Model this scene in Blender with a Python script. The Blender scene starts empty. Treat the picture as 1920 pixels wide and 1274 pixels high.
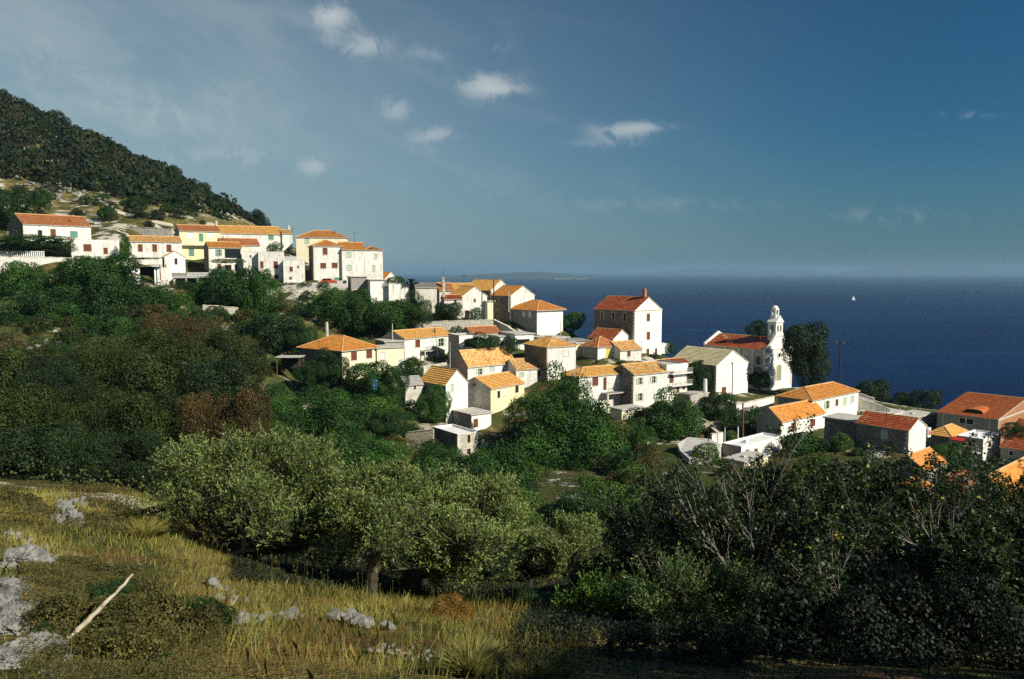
import bpy, math, random
import numpy as np
from mathutils import Vector, Matrix

SC = bpy.context.scene
COL = SC.collection
R = math.radians
PI = math.pi

# ------------------------------------------------------------------ camera
FPX, CX, CY, HOR = 1493.3, 960.0, 637.0, 509.0
PITCH = math.atan((CY - HOR) / FPX)
cam_d = bpy.data.cameras.new('camera'); cam = bpy.data.objects.new('camera', cam_d)
COL.objects.link(cam); SC.camera = cam
cam_d.lens = 28.0; cam_d.sensor_width = 36.0
cam_d.clip_start = 0.2; cam_d.clip_end = 300000
cam.rotation_euler = (PI / 2 - PITCH, 0, 0)

# ------------------------------------------------------------------ sun, sky, exposure
SUN_AZ = Vector((0.84, -0.54, 0)).normalized()       # where the sun stands, seen from the place
SUN_EL = R(34)
sun_d = bpy.data.lights.new('sun', 'SUN'); sun = bpy.data.objects.new('sun', sun_d); COL.objects.link(sun)
sun_d.energy = 5.0; sun_d.angle = R(0.55); sun_d.color = (1.0, 0.94, 0.80)
sd = Vector((SUN_AZ.x * math.cos(SUN_EL), SUN_AZ.y * math.cos(SUN_EL), math.sin(SUN_EL)))
sun.rotation_euler = (-sd).to_track_quat('-Z', 'Y').to_euler()
SC.view_settings.view_transform = 'Standard'; SC.view_settings.look = 'None'
SC.view_settings.exposure = 0.42; SC.view_settings.gamma = 1.0
SC.view_settings.use_curve_mapping = False
SC.cycles.max_bounces = 5; SC.cycles.diffuse_bounces = 2; SC.cycles.glossy_bounces = 2
SC.cycles.transmission_bounces = 3; SC.cycles.transparent_max_bounces = 4; SC.cycles.volume_bounces = 0
SC.cycles.use_denoising = False
SC.cycles.sample_clamp_indirect = 4.0

class NT:
    """tiny node-tree writer"""
    def __init__(s, tree): s.t = tree; s.n = tree.nodes; s.l = tree.links
    def node(s, typ, **kw):
        nd = s.n.new(typ)
        for k, v in kw.items():
            if k.startswith('i_'):
                key = k[2:]; key = int(key) if key.isdigit() else key.replace('_', ' ')
                s.put(nd.inputs[key], v)
            else: setattr(nd, k, v)
        return nd
    def put(s, sock, v):
        if isinstance(v, bpy.types.NodeSocket): s.l.new(v, sock)
        elif isinstance(v, bpy.types.Node): s.l.new(v.outputs[0], sock)
        else:
            if isinstance(v, (tuple, list)) and sock.type == 'RGBA' and len(v) == 3: v = (*v, 1)
            sock.default_value = v
    def math(s, op, a, b=0.0, c=None, clamp=False):
        nd = s.n.new('ShaderNodeMath'); nd.operation = op; nd.use_clamp = clamp
        s.put(nd.inputs[0], a); s.put(nd.inputs[1], b)
        if c is not None: s.put(nd.inputs[2], c)
        return nd.outputs[0]
    def mix(s, f, a, b, typ='MIX'):
        nd = s.n.new('ShaderNodeMix'); nd.data_type = 'RGBA'; nd.blend_type = typ
        s.put(nd.inputs[0], f); s.put(nd.inputs[6], a); s.put(nd.inputs[7], b)
        return nd.outputs[2]
    def ramp(s, f, stops):
        nd = s.n.new('ShaderNodeValToRGB'); s.put(nd.inputs[0], f)
        e = nd.color_ramp.elements
        while len(e) > 1: e.remove(e[-1])
        e[0].position = stops[0][0]; e[0].color = (*stops[0][1], 1) if len(stops[0][1]) == 3 else stops[0][1]
        for p, c in stops[1:]:
            q = e.new(p); q.color = (*c, 1)
        return nd.outputs[0]
    def step(s, f, lo, hi):
        nd = s.n.new('ShaderNodeMapRange'); nd.interpolation_type = 'SMOOTHSTEP'
        s.put(nd.inputs[0], f); nd.inputs[1].default_value = lo; nd.inputs[2].default_value = hi
        return nd.outputs[0]
    def noise(s, vec, scale, detail=4, rough=0.55, dist=0.0):
        return s.node('ShaderNodeTexNoise', i_Vector=vec, i_Scale=scale, i_Detail=detail, i_Roughness=rough, i_Distortion=dist).outputs[0]
    def mapping(s, vec, scale=(1, 1, 1), rot=(0, 0, 0), loc=(0, 0, 0)):
        return s.node('ShaderNodeMapping', i_Vector=vec, i_Scale=scale, i_Rotation=rot, i_Location=loc).outputs[0]

world = bpy.data.worlds.new('World'); SC.world = world; world.use_nodes = True
w = NT(world.node_tree); w.n.clear()
tc = w.node('ShaderNodeTexCoord').outputs['Generated']
sky = w.node('ShaderNodeTexSky', sky_type='NISHITA', sun_disc=False, sun_elevation=SUN_EL,
             sun_rotation=math.atan2(SUN_AZ.x, SUN_AZ.y), altitude=120, air_density=1.0, dust_density=0.6, ozone_density=2.0)
sep = w.node('ShaderNodeSeparateXYZ', i_Vector=tc)
dx, dy, dz = sep.outputs
# slide film under a polariser: deep blue away from the haze, pale veil where thin cloud stands over the hill
blue = w.mix(1.0, sky.outputs[0], (0.165, 0.51, 0.70), 'MULTIPLY')
up = w.step(dz, 0.0, 0.42)
veil = w.step(dx, 0.50, -0.55)
veil = w.math('MULTIPLY', veil, w.math('SUBTRACT', 1.0, w.math('MULTIPLY', up, 0.62)))
yy = w.math('MAXIMUM', dy, 0.05)
gx = w.math('DIVIDE', dx, yy); gz = w.math('DIVIDE', dz, yy)
along = w.math('ADD', w.math('MULTIPLY', gx, 0.93), w.math('MULTIPLY', gz, -0.36))
across = w.math('ADD', w.math('MULTIPLY', gx, 0.36), w.math('MULTIPLY', gz, 0.93))
cvec = w.node('ShaderNodeCombineXYZ', i_0=w.math('MULTIPLY', along, 1.5), i_1=w.math('MULTIPLY', across, 6.5), i_2=0.3).outputs[0]
cn = w.noise(cvec, 1.3, 6, 0.55, 0.6)
cn2 = w.noise(w.mapping(cvec, (1, 1, 1), (0, 0, R(8)), (3, 5, 1)), 2.2, 7, 0.6, 0.8)
leftw = w.step(gx, 0.05, -0.5)
cir = w.math('MULTIPLY', w.step(cn, 0.38, 0.70), leftw)
cir = w.math('MULTIPLY_ADD', w.step(cn2, 0.50, 0.78), w.math('MULTIPLY', w.step(gx, 0.5, -0.15), 0.22), cir)
cir = w.math('MULTIPLY', cir, w.step(dy, 0.02, 0.3))
upper = w.step(dz, 0.75, 0.28)
cirF = w.math('MULTIPLY', w.math('MULTIPLY', cir, upper), 0.42, clamp=True)
veilF = w.math('MULTIPLY', w.math('MULTIPLY', veil, w.math('MULTIPLY_ADD', upper, 0.8, 0.2)), 0.72, clamp=True)
hz = w.step(dz, 0.17, -0.02)
hzF = w.math('MULTIPLY', hz, 0.60)
VEIL = (5.6, 7.3, 7.3)
base = w.mix(hzF, blue, (1.55, 2.6, 3.45))
base = w.mix(veilF, base, VEIL)
base = w.mix(cirF, base, (7.0, 8.0, 7.9))
# small fair-weather clouds in gnomonic direction coordinates about the +Y axis
front = w.step(dy, 0.05, 0.2)
puffN = w.noise(tc, 24.0, 8, 0.68, 0.7)
def pix_dir(px, py):
    cp, sp = math.cos(PITCH), math.sin(PITCH)
    a, b = (px - CX) / FPX, (CY - py) / FPX
    return Vector((a, cp + b * sp, -sp + b * cp))
tot = None
for (px, py, sx, sy, amp) in [(622, 30, 36, 21, 1.15), (688, 86, 44, 19, .8), (620, 76, 26, 18, .35), (912, 160, 46, 23, 1.1), (958, 168, 40, 8, .4),
                              (803, 103, 32, 16, .45), (744, 206, 32, 20, .62), (820, 250, 34, 14, .6), (790, 262, 40, 10, .3), (592, 314, 30, 14, .75),
                              (420, 292, 110, 18, .5), (1160, 246, 52, 14, .75), (1215, 238, 42, 9, .6), (1130, 268, 60, 8, .35), (800, 282, 30, 9, .3),
                              (1150, 385, 220, 14, .16), (900, 350, 160, 20, .16), (1650, 405, 130, 16, .25), (1820, 216, 50, 7, .3),
                              (330, 210, 180, 46, .34), (130, 120, 150, 60, .32), (934, 92, 24, 10, .3), (1310, 380, 110, 9, .1)]:
    d = pix_dir(px, py)
    ex = w.math('POWER', w.math('MULTIPLY', w.math('SUBTRACT', gx, d.x / d.y), FPX / sx), 2.0)
    ez = w.math('POWER', w.math('MULTIPLY', w.math('SUBTRACT', gz, d.z / d.y), FPX / sy), 2.0)
    g = w.math('MULTIPLY', w.math('EXPONENT', w.math('MULTIPLY', w.math('ADD', ex, ez), -0.8)), amp)
    tot = g if tot is None else w.math('ADD', tot, g)
pf = w.math('MULTIPLY', tot, w.step(w.math('ADD', puffN, w.math('MULTIPLY', tot, 0.22)), 0.47, 0.70))
pf = w.math('MULTIPLY', w.math('MULTIPLY', pf, front), 0.66, clamp=True)
base = w.mix(pf, base, (8.0, 8.8, 8.9))
bg = w.node('ShaderNodeBackground', i_Color=base, i_Strength=0.052)
wo = w.node('ShaderNodeOutputWorld'); w.l.new(bg.outputs[0], wo.inputs['Surface'])

# ------------------------------------------------------------------ pixel <-> place
YA, YB = [0, 45, 62, 84, 100, 122, 150, 178, 205, 1e6], [0, 45, 78, 116, 136, 152, 169, 184, 206, 1e6]
def far(Y): return float(np.interp(Y, YA, YB))
def at(px, py, Y):
    d = pix_dir(px, py); return d * (far(Y) / d.y)
def zat(py, Y): return at(960, py, Y).z

# ------------------------------------------------------------------ materials
MAT = {}
def mat(name, rough=0.85, spec=0.2):
    m = bpy.data.materials.new(name); m.use_nodes = True
    t = NT(m.node_tree); t.n.clear()
    b = t.node('ShaderNodeBsdfPrincipled'); b.inputs['Roughness'].default_value = rough
    b.inputs['Specular IOR Level'].default_value = spec
    o = t.node('ShaderNodeOutputMaterial'); t.l.new(b.outputs[0], o.inputs['Surface'])
    MAT[name] = m
    return m, t, b
def bump(t, b, h, strength=0.5, dist=0.02):
    n = t.node('ShaderNodeBump', i_Height=h, i_Strength=strength, i_Distance=dist)
    t.l.new(n.outputs[0], b.inputs['Normal'])
def plain(name, col, rough=0.7, var=0.12, scale=3.0, spec=0.2, metal=0.0):
    m, t, b = mat(name, rough, spec)
    oc = t.node('ShaderNodeTexCoord').outputs['Object']
    n = t.noise(oc, scale, 4)
    c = t.mix(n, tuple(x * (1 - var * 2) for x in col), tuple(min(1, x * (1 + var)) for x in col))
    t.put(b.inputs['Base Color'], c); b.inputs['Metallic'].default_value = metal
    return m

def plaster(name, col, stain=(0.25, 0.215, 0.16), amount=0.5, stone=0.25):
    """lime wash over rubble: washed-out streaks, patches where the masonry shows"""
    m, t, b = mat(name, 0.92, 0.1)
    oi = t.node('ShaderNodeObjectInfo')
    oc0 = t.node('ShaderNodeTexCoord').outputs['Object']
    add = t.node('ShaderNodeVectorMath', operation='ADD'); t.l.new(oc0, add.inputs[0])
    cmb = t.node('ShaderNodeCombineXYZ', i_0=t.math('MULTIPLY', oi.outputs['Random'], 50.0), i_1=t.math('MULTIPLY', oi.outputs['Random'], 31.0))
    t.l.new(cmb.outputs[0], add.inputs[1]); oc = add.outputs[0]
    n1 = t.noise(oc, 0.45, 5, 0.6)
    n2 = t.noise(t.mapping(oc, (2.2, 2.2, 0.28)), 1.0, 5, 0.65)
    n3 = t.noise(oc, 7.0, 3, 0.6)
    vo = t.node('ShaderNodeTexVoronoi', i_Vector=t.mapping(oc, (1, 1, 1.7)), i_Scale=2.7, feature='DISTANCE_TO_EDGE')
    vc = t.node('ShaderNodeTexVoronoi', i_Vector=t.mapping(oc, (1, 1, 1.7)), i_Scale=2.7)
    joint = t.step(vo.outputs['Distance'], 0.09, 0.0)
    st = t.mix(t.node('ShaderNodeSeparateColor', i_Color=vc.outputs['Color']).outputs[0], tuple(x * 0.62 for x in col), tuple(x * 1.0 for x in col))
    st = t.mix(t.math('MULTIPLY', joint, 0.55), st, stain)
    c = t.mix(t.math('MULTIPLY', t.step(n2, 0.46, 0.74), amount), col, stain)
    c = t.mix(t.math('MULTIPLY', t.step(n3, 0.55, 0.8), amount * 0.5), c, stain)
    c = t.mix(t.math('MULTIPLY', t.step(n1, 0.62 - stone * 0.5, 0.78 - stone * 0.4), min(1.0, 0.35 + stone)), c, st)
    t.put(b.inputs['Base Color'], c)
    bump(t, b, t.math('SUBTRACT', n3, joint), 0.5, 0.03)
    return m

def masonry(name, lo, hi, mortar, scale=2.6, course=1.6, jw=0.07):
    m, t, b = mat(name, 0.95, 0.08)
    oc = t.node('ShaderNodeTexCoord').outputs['Object']
    mp = t.mapping(oc, (1, 1, course))
    vo = t.node('ShaderNodeTexVoronoi', i_Vector=mp, i_Scale=scale, feature='DISTANCE_TO_EDGE', i_Randomness=0.85)
    vc = t.node('ShaderNodeTexVoronoi', i_Vector=mp, i_Scale=scale, i_Randomness=0.85)
    joint = t.step(vo.outputs['Distance'], jw, jw * 0.2)
    n = t.noise(oc, 0.5, 5, 0.6); n3 = t.noise(oc, 11, 3)
    c = t.mix(t.node('ShaderNodeSeparateColor', i_Color=vc.outputs['Color']).outputs[0], lo, hi)
    c = t.mix(t.math('MULTIPLY', t.step(n, 0.45, 0.72), 0.45), c, mortar)
    c = t.mix(t.math('MULTIPLY', joint, 0.8), c, tuple(x * 0.55 for x in mortar))
    c = t.mix(t.math('MULTIPLY', n3, 0.35), c, (0.12, 0.10, 0.07))
    t.put(b.inputs['Base Color'], c)
    bump(t, b, t.math('SUBTRACT', t.math('MULTIPLY', n3, 0.3), joint), 0.8, 0.05)
    return m

def tiles(name, lo, hi, old=(0.20, 0.10, 0.05), mott=0.4, cw=0.30, ch=0.45, lich=(0.42, 0.33, 0.17), la=0.25):
    m, t, b = mat(name, 0.85, 0.12)
    uv = t.node('ShaderNodeTexCoord').outputs['UV']
    s = t.node('ShaderNodeSeparateXYZ', i_Vector=uv)
    fu = t.math('FLOOR', t.math('DIVIDE', s.outputs[0], cw)); fv = t.math('FLOOR', t.math('DIVIDE', s.outputs[1], ch))
    cv = t.node('ShaderNodeCombineXYZ', i_0=fu, i_1=fv)
    wn = t.node('ShaderNodeTexWhiteNoise', noise_dimensions='3D'); t.l.new(cv.outputs[0], wn.inputs['Vector'])
    oc = t.node('ShaderNodeTexCoord').outputs['Object']
    oi = t.node('ShaderNodeObjectInfo')
    add = t.node('ShaderNodeVectorMath', operation='ADD'); t.l.new(oc, add.inputs[0])
    cmb = t.node('ShaderNodeCombineXYZ', i_0=t.math('MULTIPLY', oi.outputs['Random'], 50.0)); t.l.new(cmb.outputs[0], add.inputs[1])
    n = t.noise(add.outputs[0], 0.8, 5, 0.6); n2 = t.noise(add.outputs[0], 3.1, 4, 0.6)
    c = t.mix(wn.outputs['Value'], lo, hi)
    c = t.mix(t.math('MULTIPLY', t.step(n2, 0.48, 0.72), mott), c, old)
    c = t.mix(t.math('MULTIPLY', t.step(n, 0.5, 0.75), la), c, lich)
    c = t.mix(t.math('MULTIPLY', t.step(wn.outputs['Value'], 0.93, 0.95), mott), c, lich)
    t.put(b.inputs['Base Color'], c)
    return m

WHITE = plaster('white_limewash', (0.80, 0.77, 0.70), amount=0.85, stone=0.42)
CLEANW = plaster('fresh_white_plaster', (0.84, 0.81, 0.74), amount=0.55, stone=0.0)
CREAM = plaster('cream_plaster', (0.80, 0.72, 0.50), (0.42, 0.34, 0.2), 0.35, -0.2)
YELLOW = plaster('yellow_plaster', (0.78, 0.69, 0.42), (0.30, 0.30, 0.2), 0.4, -0.3)
PATCHY = plaster('weathered_plaster_over_stone', (0.68, 0.64, 0.56), amount=0.6, stone=0.55)
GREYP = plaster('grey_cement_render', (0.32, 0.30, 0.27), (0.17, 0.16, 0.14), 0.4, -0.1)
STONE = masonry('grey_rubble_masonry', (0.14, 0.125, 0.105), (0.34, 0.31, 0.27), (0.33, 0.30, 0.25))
STONEL = masonry('pale_limestone_masonry', (0.50, 0.46, 0.38), (0.74, 0.70, 0.60), (0.60, 0.55, 0.46))
DRYST = masonry('dry_stone_walling', (0.42, 0.38, 0.28), (0.70, 0.64, 0.50), (0.22, 0.19, 0.13), 3.0, 1.5, 0.1)
BRICKW = masonry('hollow_orange_brick', (0.42, 0.17, 0.08), (0.55, 0.24, 0.11), (0.5, 0.36, 0.26), 4.0, 1.8, 0.04)
T_ORANGE = tiles('orange_clay_tile', (0.50, 0.18, 0.035), (0.72, 0.315, 0.07), (0.36, 0.12, 0.04), 0.5)
T_GOLD = tiles('golden_clay_tile', (0.60, 0.29, 0.07), (0.82, 0.46, 0.13), (0.42, 0.18, 0.06), 0.5, la=0.4, lich=(0.62, 0.42, 0.16))
T_MOTT = tiles('mottled_old_clay_tile', (0.52, 0.24, 0.07), (0.88, 0.56, 0.22), (0.34, 0.12, 0.05), 0.8, lich=(0.72, 0.52, 0.24), la=0.45)
T_RED = tiles('dark_red_clay_tile', (0.27, 0.055, 0.022), (0.42, 0.10, 0.035), (0.16, 0.05, 0.03), 0.5)
T_ORED = tiles('new_red_orange_tile', (0.36, 0.085, 0.028), (0.54, 0.15, 0.045), (0.26, 0.07, 0.03), 0.3)
T_BROWN = tiles('weathered_brown_red_tile', (0.38, 0.125, 0.05), (0.62, 0.24, 0.09), (0.30, 0.11, 0.05), 0.5)
T_SLAB = tiles('pale_stone_slab', (0.46, 0.41, 0.24), (0.64, 0.58, 0.36), (0.18, 0.15, 0.09), 0.5, 0.65, 0.55, (0.50, 0.44, 0.26), 0.3)
T_CAP = plain('pale_ridge_mortar', (0.62, 0.38, 0.18), 0.9, 0.2, 2.0)
CONC = plain('pale_concrete', (0.50, 0.48, 0.43), 0.9, 0.22, 1.3)
CONCW = plain('whitewashed_slab', (0.78, 0.77, 0.74), 0.9, 0.12, 0.9)
CONCD = plain('grey_concrete', (0.27, 0.26, 0.24), 0.9, 0.25, 1.1)
SURR = plain('pale_stone_surround', (0.66, 0.61, 0.51), 0.9, 0.12, 4)
BROWN = plain('red_brown_shutter_paint', (0.16, 0.055, 0.028), 0.6, 0.25, 6)
GREEN = plain('green_shutter_paint', (0.12, 0.27, 0.20), 0.6, 0.2, 6)
PGREEN = plain('pale_green_shutter_paint', (0.46, 0.55, 0.42), 0.6, 0.15, 6)
PBLUE = plain('pale_blue_shutter_paint', (0.42, 0.52, 0.55), 0.6, 0.15, 6)
WSHUT = plain('white_shutter_paint', (0.78, 0.77, 0.74), 0.6, 0.08, 6)
YSHUT = plain('yellow_door_paint', (0.75, 0.52, 0.08), 0.6, 0.12, 6)
GLASS = plain('dark_window_glass', (0.016, 0.018, 0.020), 0.12, 0.2, 2, 0.5)
IRON = plain('dark_iron', (0.05, 0.045, 0.04), 0.6, 0.3, 4)
PIPE = plain('galvanised_pipe', (0.55, 0.52, 0.45), 0.5, 0.2, 4)
POLEW = plain('creosoted_pole_wood', (0.17, 0.085, 0.04), 0.85, 0.35, 5)
POLED = plain('dark_pole_wood', (0.045, 0.035, 0.028), 0.85, 0.3, 5)
REDM = plain('red_painted_metal', (0.50, 0.05, 0.03), 0.4, 0.1, 3, 0.4)

# ------------------------------------------------------------------ mesh helpers
def link(name, me, m=None, parent=None):
    o = bpy.data.objects.new(name, me); COL.objects.link(o)
    if m is not None: me.materials.append(m)
    if parent is not None: o.parent = parent
    return o
def tag(o, label, cat=None, group=None, kind=None):
    if label: o['label'] = label
    if cat: o['category'] = cat
    if group: o['group'] = group
    if kind: o['kind'] = kind
    return o
def empty(name, loc, rz=0.0):
    o = bpy.data.objects.new(name, None); COL.objects.link(o)
    o.location = loc; o.rotation_euler = (0, 0, rz); o.empty_display_size = 0.5
    return o

class MB:
    def __init__(s): s.v = []; s.f = []; s.uv = []; s.has = False
    def face(s, pts, uvs=None):
        i = len(s.v); s.v += [tuple(p) for p in pts]; s.f.append(list(range(i, i + len(pts))))
        if uvs: s.has = True
        s.uv += uvs if uvs else [(0, 0)] * len(pts)
    def box(s, a, b, M=None):
        x0, y0, z0 = a; x1, y1, z1 = b
        c = [(x0, y0, z0), (x1, y0, z0), (x1, y1, z0), (x0, y1, z0), (x0, y0, z1), (x1, y0, z1), (x1, y1, z1), (x0, y1, z1)]
        if M is not None: c = [tuple(M @ Vector(p)) for p in c]
        for q in ((0, 3, 2, 1), (4, 5, 6, 7), (0, 1, 5, 4), (1, 2, 6, 5), (2, 3, 7, 6), (3, 0, 4, 7)):
            s.face([c[k] for k in q])
    def tube(s, pts, rads, n=6, cap=True):
        pts = [Vector(p) for p in pts]; rings = []
        for i, p in enumerate(pts):
            d = (pts[min(i + 1, len(pts) - 1)] - pts[max(i - 1, 0)])
            d = d.normalized() if d.length > 1e-6 else Vector((0, 0, 1))
            ref = Vector((1, 0, 0)) if abs(d.x) < 0.8 else Vector((0, 1, 0))
            u = d.cross(ref).normalized(); v = d.cross(u)
            r = rads[i] if isinstance(rads, (list, tuple)) else rads
            rings.append([p + (u * math.cos(2 * PI * k / n) + v * math.sin(2 * PI * k / n)) * r for k in range(n)])
        i0 = len(s.v)
        for rg in rings: s.v += [tuple(q) for q in rg]
        for i in range(len(rings) - 1):
            for k in range(n):
                a = i0 + i * n + k; b = i0 + i * n + (k + 1) % n
                s.f.append([a, b, b + n, a + n]); s.uv += [(0, 0)] * 4
        if cap:
            s.f.append([i0 + k for k in range(n)][::-1]); s.f.append([i0 + (len(rings) - 1) * n + k for k in range(n)]); s.uv += [(0, 0)] * (2 * n)
    def mesh(s, name, smooth=False):
        me = bpy.data.meshes.new(name); me.from_pydata(s.v, [], s.f)
        if s.has:
            l = me.uv_layers.new(name='UVMap'); l.data.foreach_set('uv', np.array(s.uv, dtype=np.float32).ravel())
        if smooth: me.polygons.foreach_set('use_smooth', [True] * len(me.polygons))
        me.update(); return me
    def build(s, name, m, parent=None, smooth=False):
        return link(name, s.mesh(name, smooth), m, parent)

def np_mesh(name, V, k, rnd=None, smooth=False):
    """V (N*k,3): N separate k-gons"""
    n = len(V) // k
    me = bpy.data.meshes.new(name)
    me.vertices.add(len(V)); me.vertices.foreach_set('co', np.asarray(V, np.float32).ravel())
    me.loops.add(len(V)); me.loops.foreach_set('vertex_index', np.arange(len(V), dtype=np.int32))
    me.polygons.add(n); me.polygons.foreach_set('loop_start', np.arange(0, len(V), k, dtype=np.int32))
    if rnd is not None:
        a = me.attributes.new('rnd', 'FLOAT', 'POINT'); a.data.foreach_set('value', np.repeat(rnd, k).astype(np.float32))
    me.update(calc_edges=True); return me

# ------------------------------------------------------------------ smooth value noise
_rs = np.random.RandomState(5); _TAB = _rs.rand(256, 256)
def vnoise(x, y):
    xi = np.floor(x).astype(int); yi = np.floor(y).astype(int); fx = x - xi; fy = y - yi
    fx = fx * fx * (3 - 2 * fx); fy = fy * fy * (3 - 2 * fy)
    g = lambda a, b: _TAB[a % 256, b % 256]
    return (g(xi, yi) * (1 - fx) + g(xi + 1, yi) * fx) * (1 - fy) + (g(xi, yi + 1) * (1 - fx) + g(xi + 1, yi + 1) * fx) * fy
def fbm(x, y, o=4):
    s = 0; a = 0.5
    for k in range(o): s = s + a * (vnoise(x * 2 ** k + 17 * k, y * 2 ** k + 9 * k) - 0.5); a *= 0.5
    return s

# ------------------------------------------------------------------ houses: measured data
# C: corner between the two visible walls at the eaves (px,py), Y its distance; Rr: far end of the wall facing the sun;
# L: px of the far end of the wall in shade; base: py of the ground at C
H = []
def HS(label, C, Y, Rr, L, base, roof='gu', ap=None, yaw=None, rm=None, wm=None, wl=None, wins=(), oh=0.28, D=None, pitch=24,
       cat='house', chim=(), inset=None, par=0.0, name='stone_house', extra=None, foot=3.0, cap=True):
    H.append(dict(label=label, C=C, Y=Y, R=Rr, L=L, base=base, roof=roof, ap=ap, yaw=yaw, rm=rm or T_ORANGE, wm=wm or WHITE, wl=wl,
                  wins=wins, oh=oh, D=D, pitch=pitch, cat=cat, chim=chim, inset=inset, par=par, name=name, extra=extra, foot=foot, cap=cap))

# --- upper village under the hill
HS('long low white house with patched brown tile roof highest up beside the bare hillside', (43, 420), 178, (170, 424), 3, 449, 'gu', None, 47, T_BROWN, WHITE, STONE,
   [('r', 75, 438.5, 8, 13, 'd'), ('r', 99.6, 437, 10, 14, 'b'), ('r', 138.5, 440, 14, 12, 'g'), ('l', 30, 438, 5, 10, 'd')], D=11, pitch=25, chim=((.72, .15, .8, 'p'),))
HS('flat roofed white annex with one brown window below the long low house', (133, 451), 172, (223, 448), 124, 482, 'flat', yaw=28, wm=WHITE,
   wins=[('r', 164, 465, 15, 13, 'b'), ('r', 198, 471, 8, 12, 'D')], D=6, par=0.15, rm=CONC)
HS('single storey white house with three red shutters and mottled orange roof', (240.6, 452.5), 180, (340.6, 452.5), 233, 490, 'gu', (234, 435), 31, T_MOTT, WHITE, STONE,
   [('r', 263, 465.5, 9, 14, 'b'), ('r', 290, 465.5, 9, 14, 'b'), ('r', 316.7, 466, 9, 14, 'b')], D=6, chim=((.1, .5, .5, 'p'),))
HS('two storey yellow house with a balcony and pale shutters under a brown tile roof', (336, 432.6), 195, (412.6, 433), 325, 487, 'gu', (327, 416), 31, T_BROWN, YELLOW, GREYP,
   [('r', 357, 442, 10, 12, 'w'), ('r', 377, 446, 8, 15, 'g'), ('r', 394, 441, 10, 11, 'w'), ('r', 359, 474, 10, 14, 'g'), ('r', 387, 474, 9, 12, 'w')], D=7, extra='balcony', chim=((.98, .5, 1.0, 'c'),))
HS('tall white house with a long golden roof and one small dark window', (413, 437), 203, (529, 435.5), 405, 478, 'gu', None, 28, T_GOLD, WHITE, WHITE,
   [('r', 508, 445, 10, 10, 'g')], D=8, pitch=27)
HS('small white end house with a lean roof and chimney behind the long golden roof', (529, 438), 210, (548, 437), 520, 475, 'gu', None, 28, T_GOLD, WHITE, WHITE, [('r', 541, 470, 5, 8, 'g')], D=6, pitch=20, chim=((.9, .5, .9, 'c'),))
HS('white house with a faded red roof behind the green shuttered house', (415, 459.5), 188, (487, 459.5), 405, 484, 'gu', None, 30, T_BROWN, WHITE, WHITE,
   [('r', 464, 468.5, 7, 9, 'y2')], D=7, pitch=26, chim=((.1, .35, .9, 'p'),))
HS('white house with green shutters, a loggia and a vine pergola, bright orange roof', (391, 464), 180, (453, 464), 379, 512, 'gu', (384, 447.5), 31, T_ORANGE, WHITE, STONE,
   [('r', 410, 474, 5, 12, 'o'), ('r', 437, 476, 31, 17, 'd'), ('r', 411, 502, 7, 14, 'D'), ('r', 428, 503, 12, 12, 'd'), ('r', 443, 503, 6, 14, 'd')], D=6)
HS('narrow blocky white building with a flat roof between the pergola house and the white cube', (456, 474), 182, (486, 474), 450, 515, 'flat', yaw=14, wm=WHITE, wins=[('r', 481, 505, 4, 5, 'd'), ('r', 470, 481, 3, 4, 'd')], D=6, par=0.2, rm=CONC)
HS('cubic white building with a flat roof and four brown windows on two floors', (484, 474.5), 181, (531, 475), 478, 526, 'flat', yaw=14, wm=WHITE,
   wins=[('r', 491, 497, 6, 13, 'b'), ('r', 517, 497, 8, 13, 'b'), ('r', 493, 520, 7, 7, 'b'), ('r', 518, 519.5, 9, 8, 'b')], D=7, par=0.25, rm=CONC)
HS('grey white building with a balustraded roof terrace and two small brown windows', (531, 489), 180, (571, 490), 527, 526, 'flat', yaw=14, wm=GREYP if False else WHITE,
   wins=[('r', 546, 505, 6, 9, 'b'), ('r', 545, 522, 5, 5, 'b'), ('r', 559, 501, 3, 4, 'd')], D=7, par=0.1, rm=CONC, extra='balustrade')
HS('cream house with a wide double hipped orange roof behind the tall block', (555, 444.5), 202, (650, 445.5), 550, 484, 'hip', None, 10, T_ORANGE, CREAM, CREAM,
   [('r', 575.5, 452, 8, 9, 'pg')], D=9, pitch=22, chim=((.75, .3, .8, 'p'),))
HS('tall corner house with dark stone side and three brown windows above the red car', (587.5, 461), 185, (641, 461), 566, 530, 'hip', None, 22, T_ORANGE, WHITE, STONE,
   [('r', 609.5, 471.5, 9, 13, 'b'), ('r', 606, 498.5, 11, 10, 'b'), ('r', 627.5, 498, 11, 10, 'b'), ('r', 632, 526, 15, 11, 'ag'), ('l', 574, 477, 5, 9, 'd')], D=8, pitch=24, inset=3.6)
HS('tall white terrace house with pale shutters in the middle of the three storey block', (641, 468), 187, (685, 468.5), 636, 545, 'gu', None, 22, T_ORANGE, WHITE, WHITE,
   [('r', 654, 478, 9, 10, 'pg'), ('r', 654.5, 502, 9, 10, 'pg')], D=8, pitch=24)
HS('end house of the three storey block, white, with two small pale green windows', (685, 468.5), 190, (717.5, 468), 681, 560, 'hip', None, 22, T_ORANGE, WHITE, WHITE,
   [('r', 704, 481.5, 6, 10, 'pg'), ('r', 700.5, 503, 5, 10, 'pg')], D=8, pitch=22, inset=3.2)
HS('light grey concrete garage with a dark opening under the three storey block', (658, 520), 176, (688, 520), 648, 560, 'flat', yaw=20, wm=GREYP, wl=GREYP,
   wins=[('r', 674, 551, 25, 14, 'd')], D=5, rm=CONC, cat='garage', name='concrete_garage')
HS('tall pale concrete box of a garage at the corner of the upper road', (694, 526), 172, (729, 527), 688, 574, 'flat', yaw=20, wm=CLEANW, D=5, rm=CONC, cat='garage', name='concrete_garage')
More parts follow.
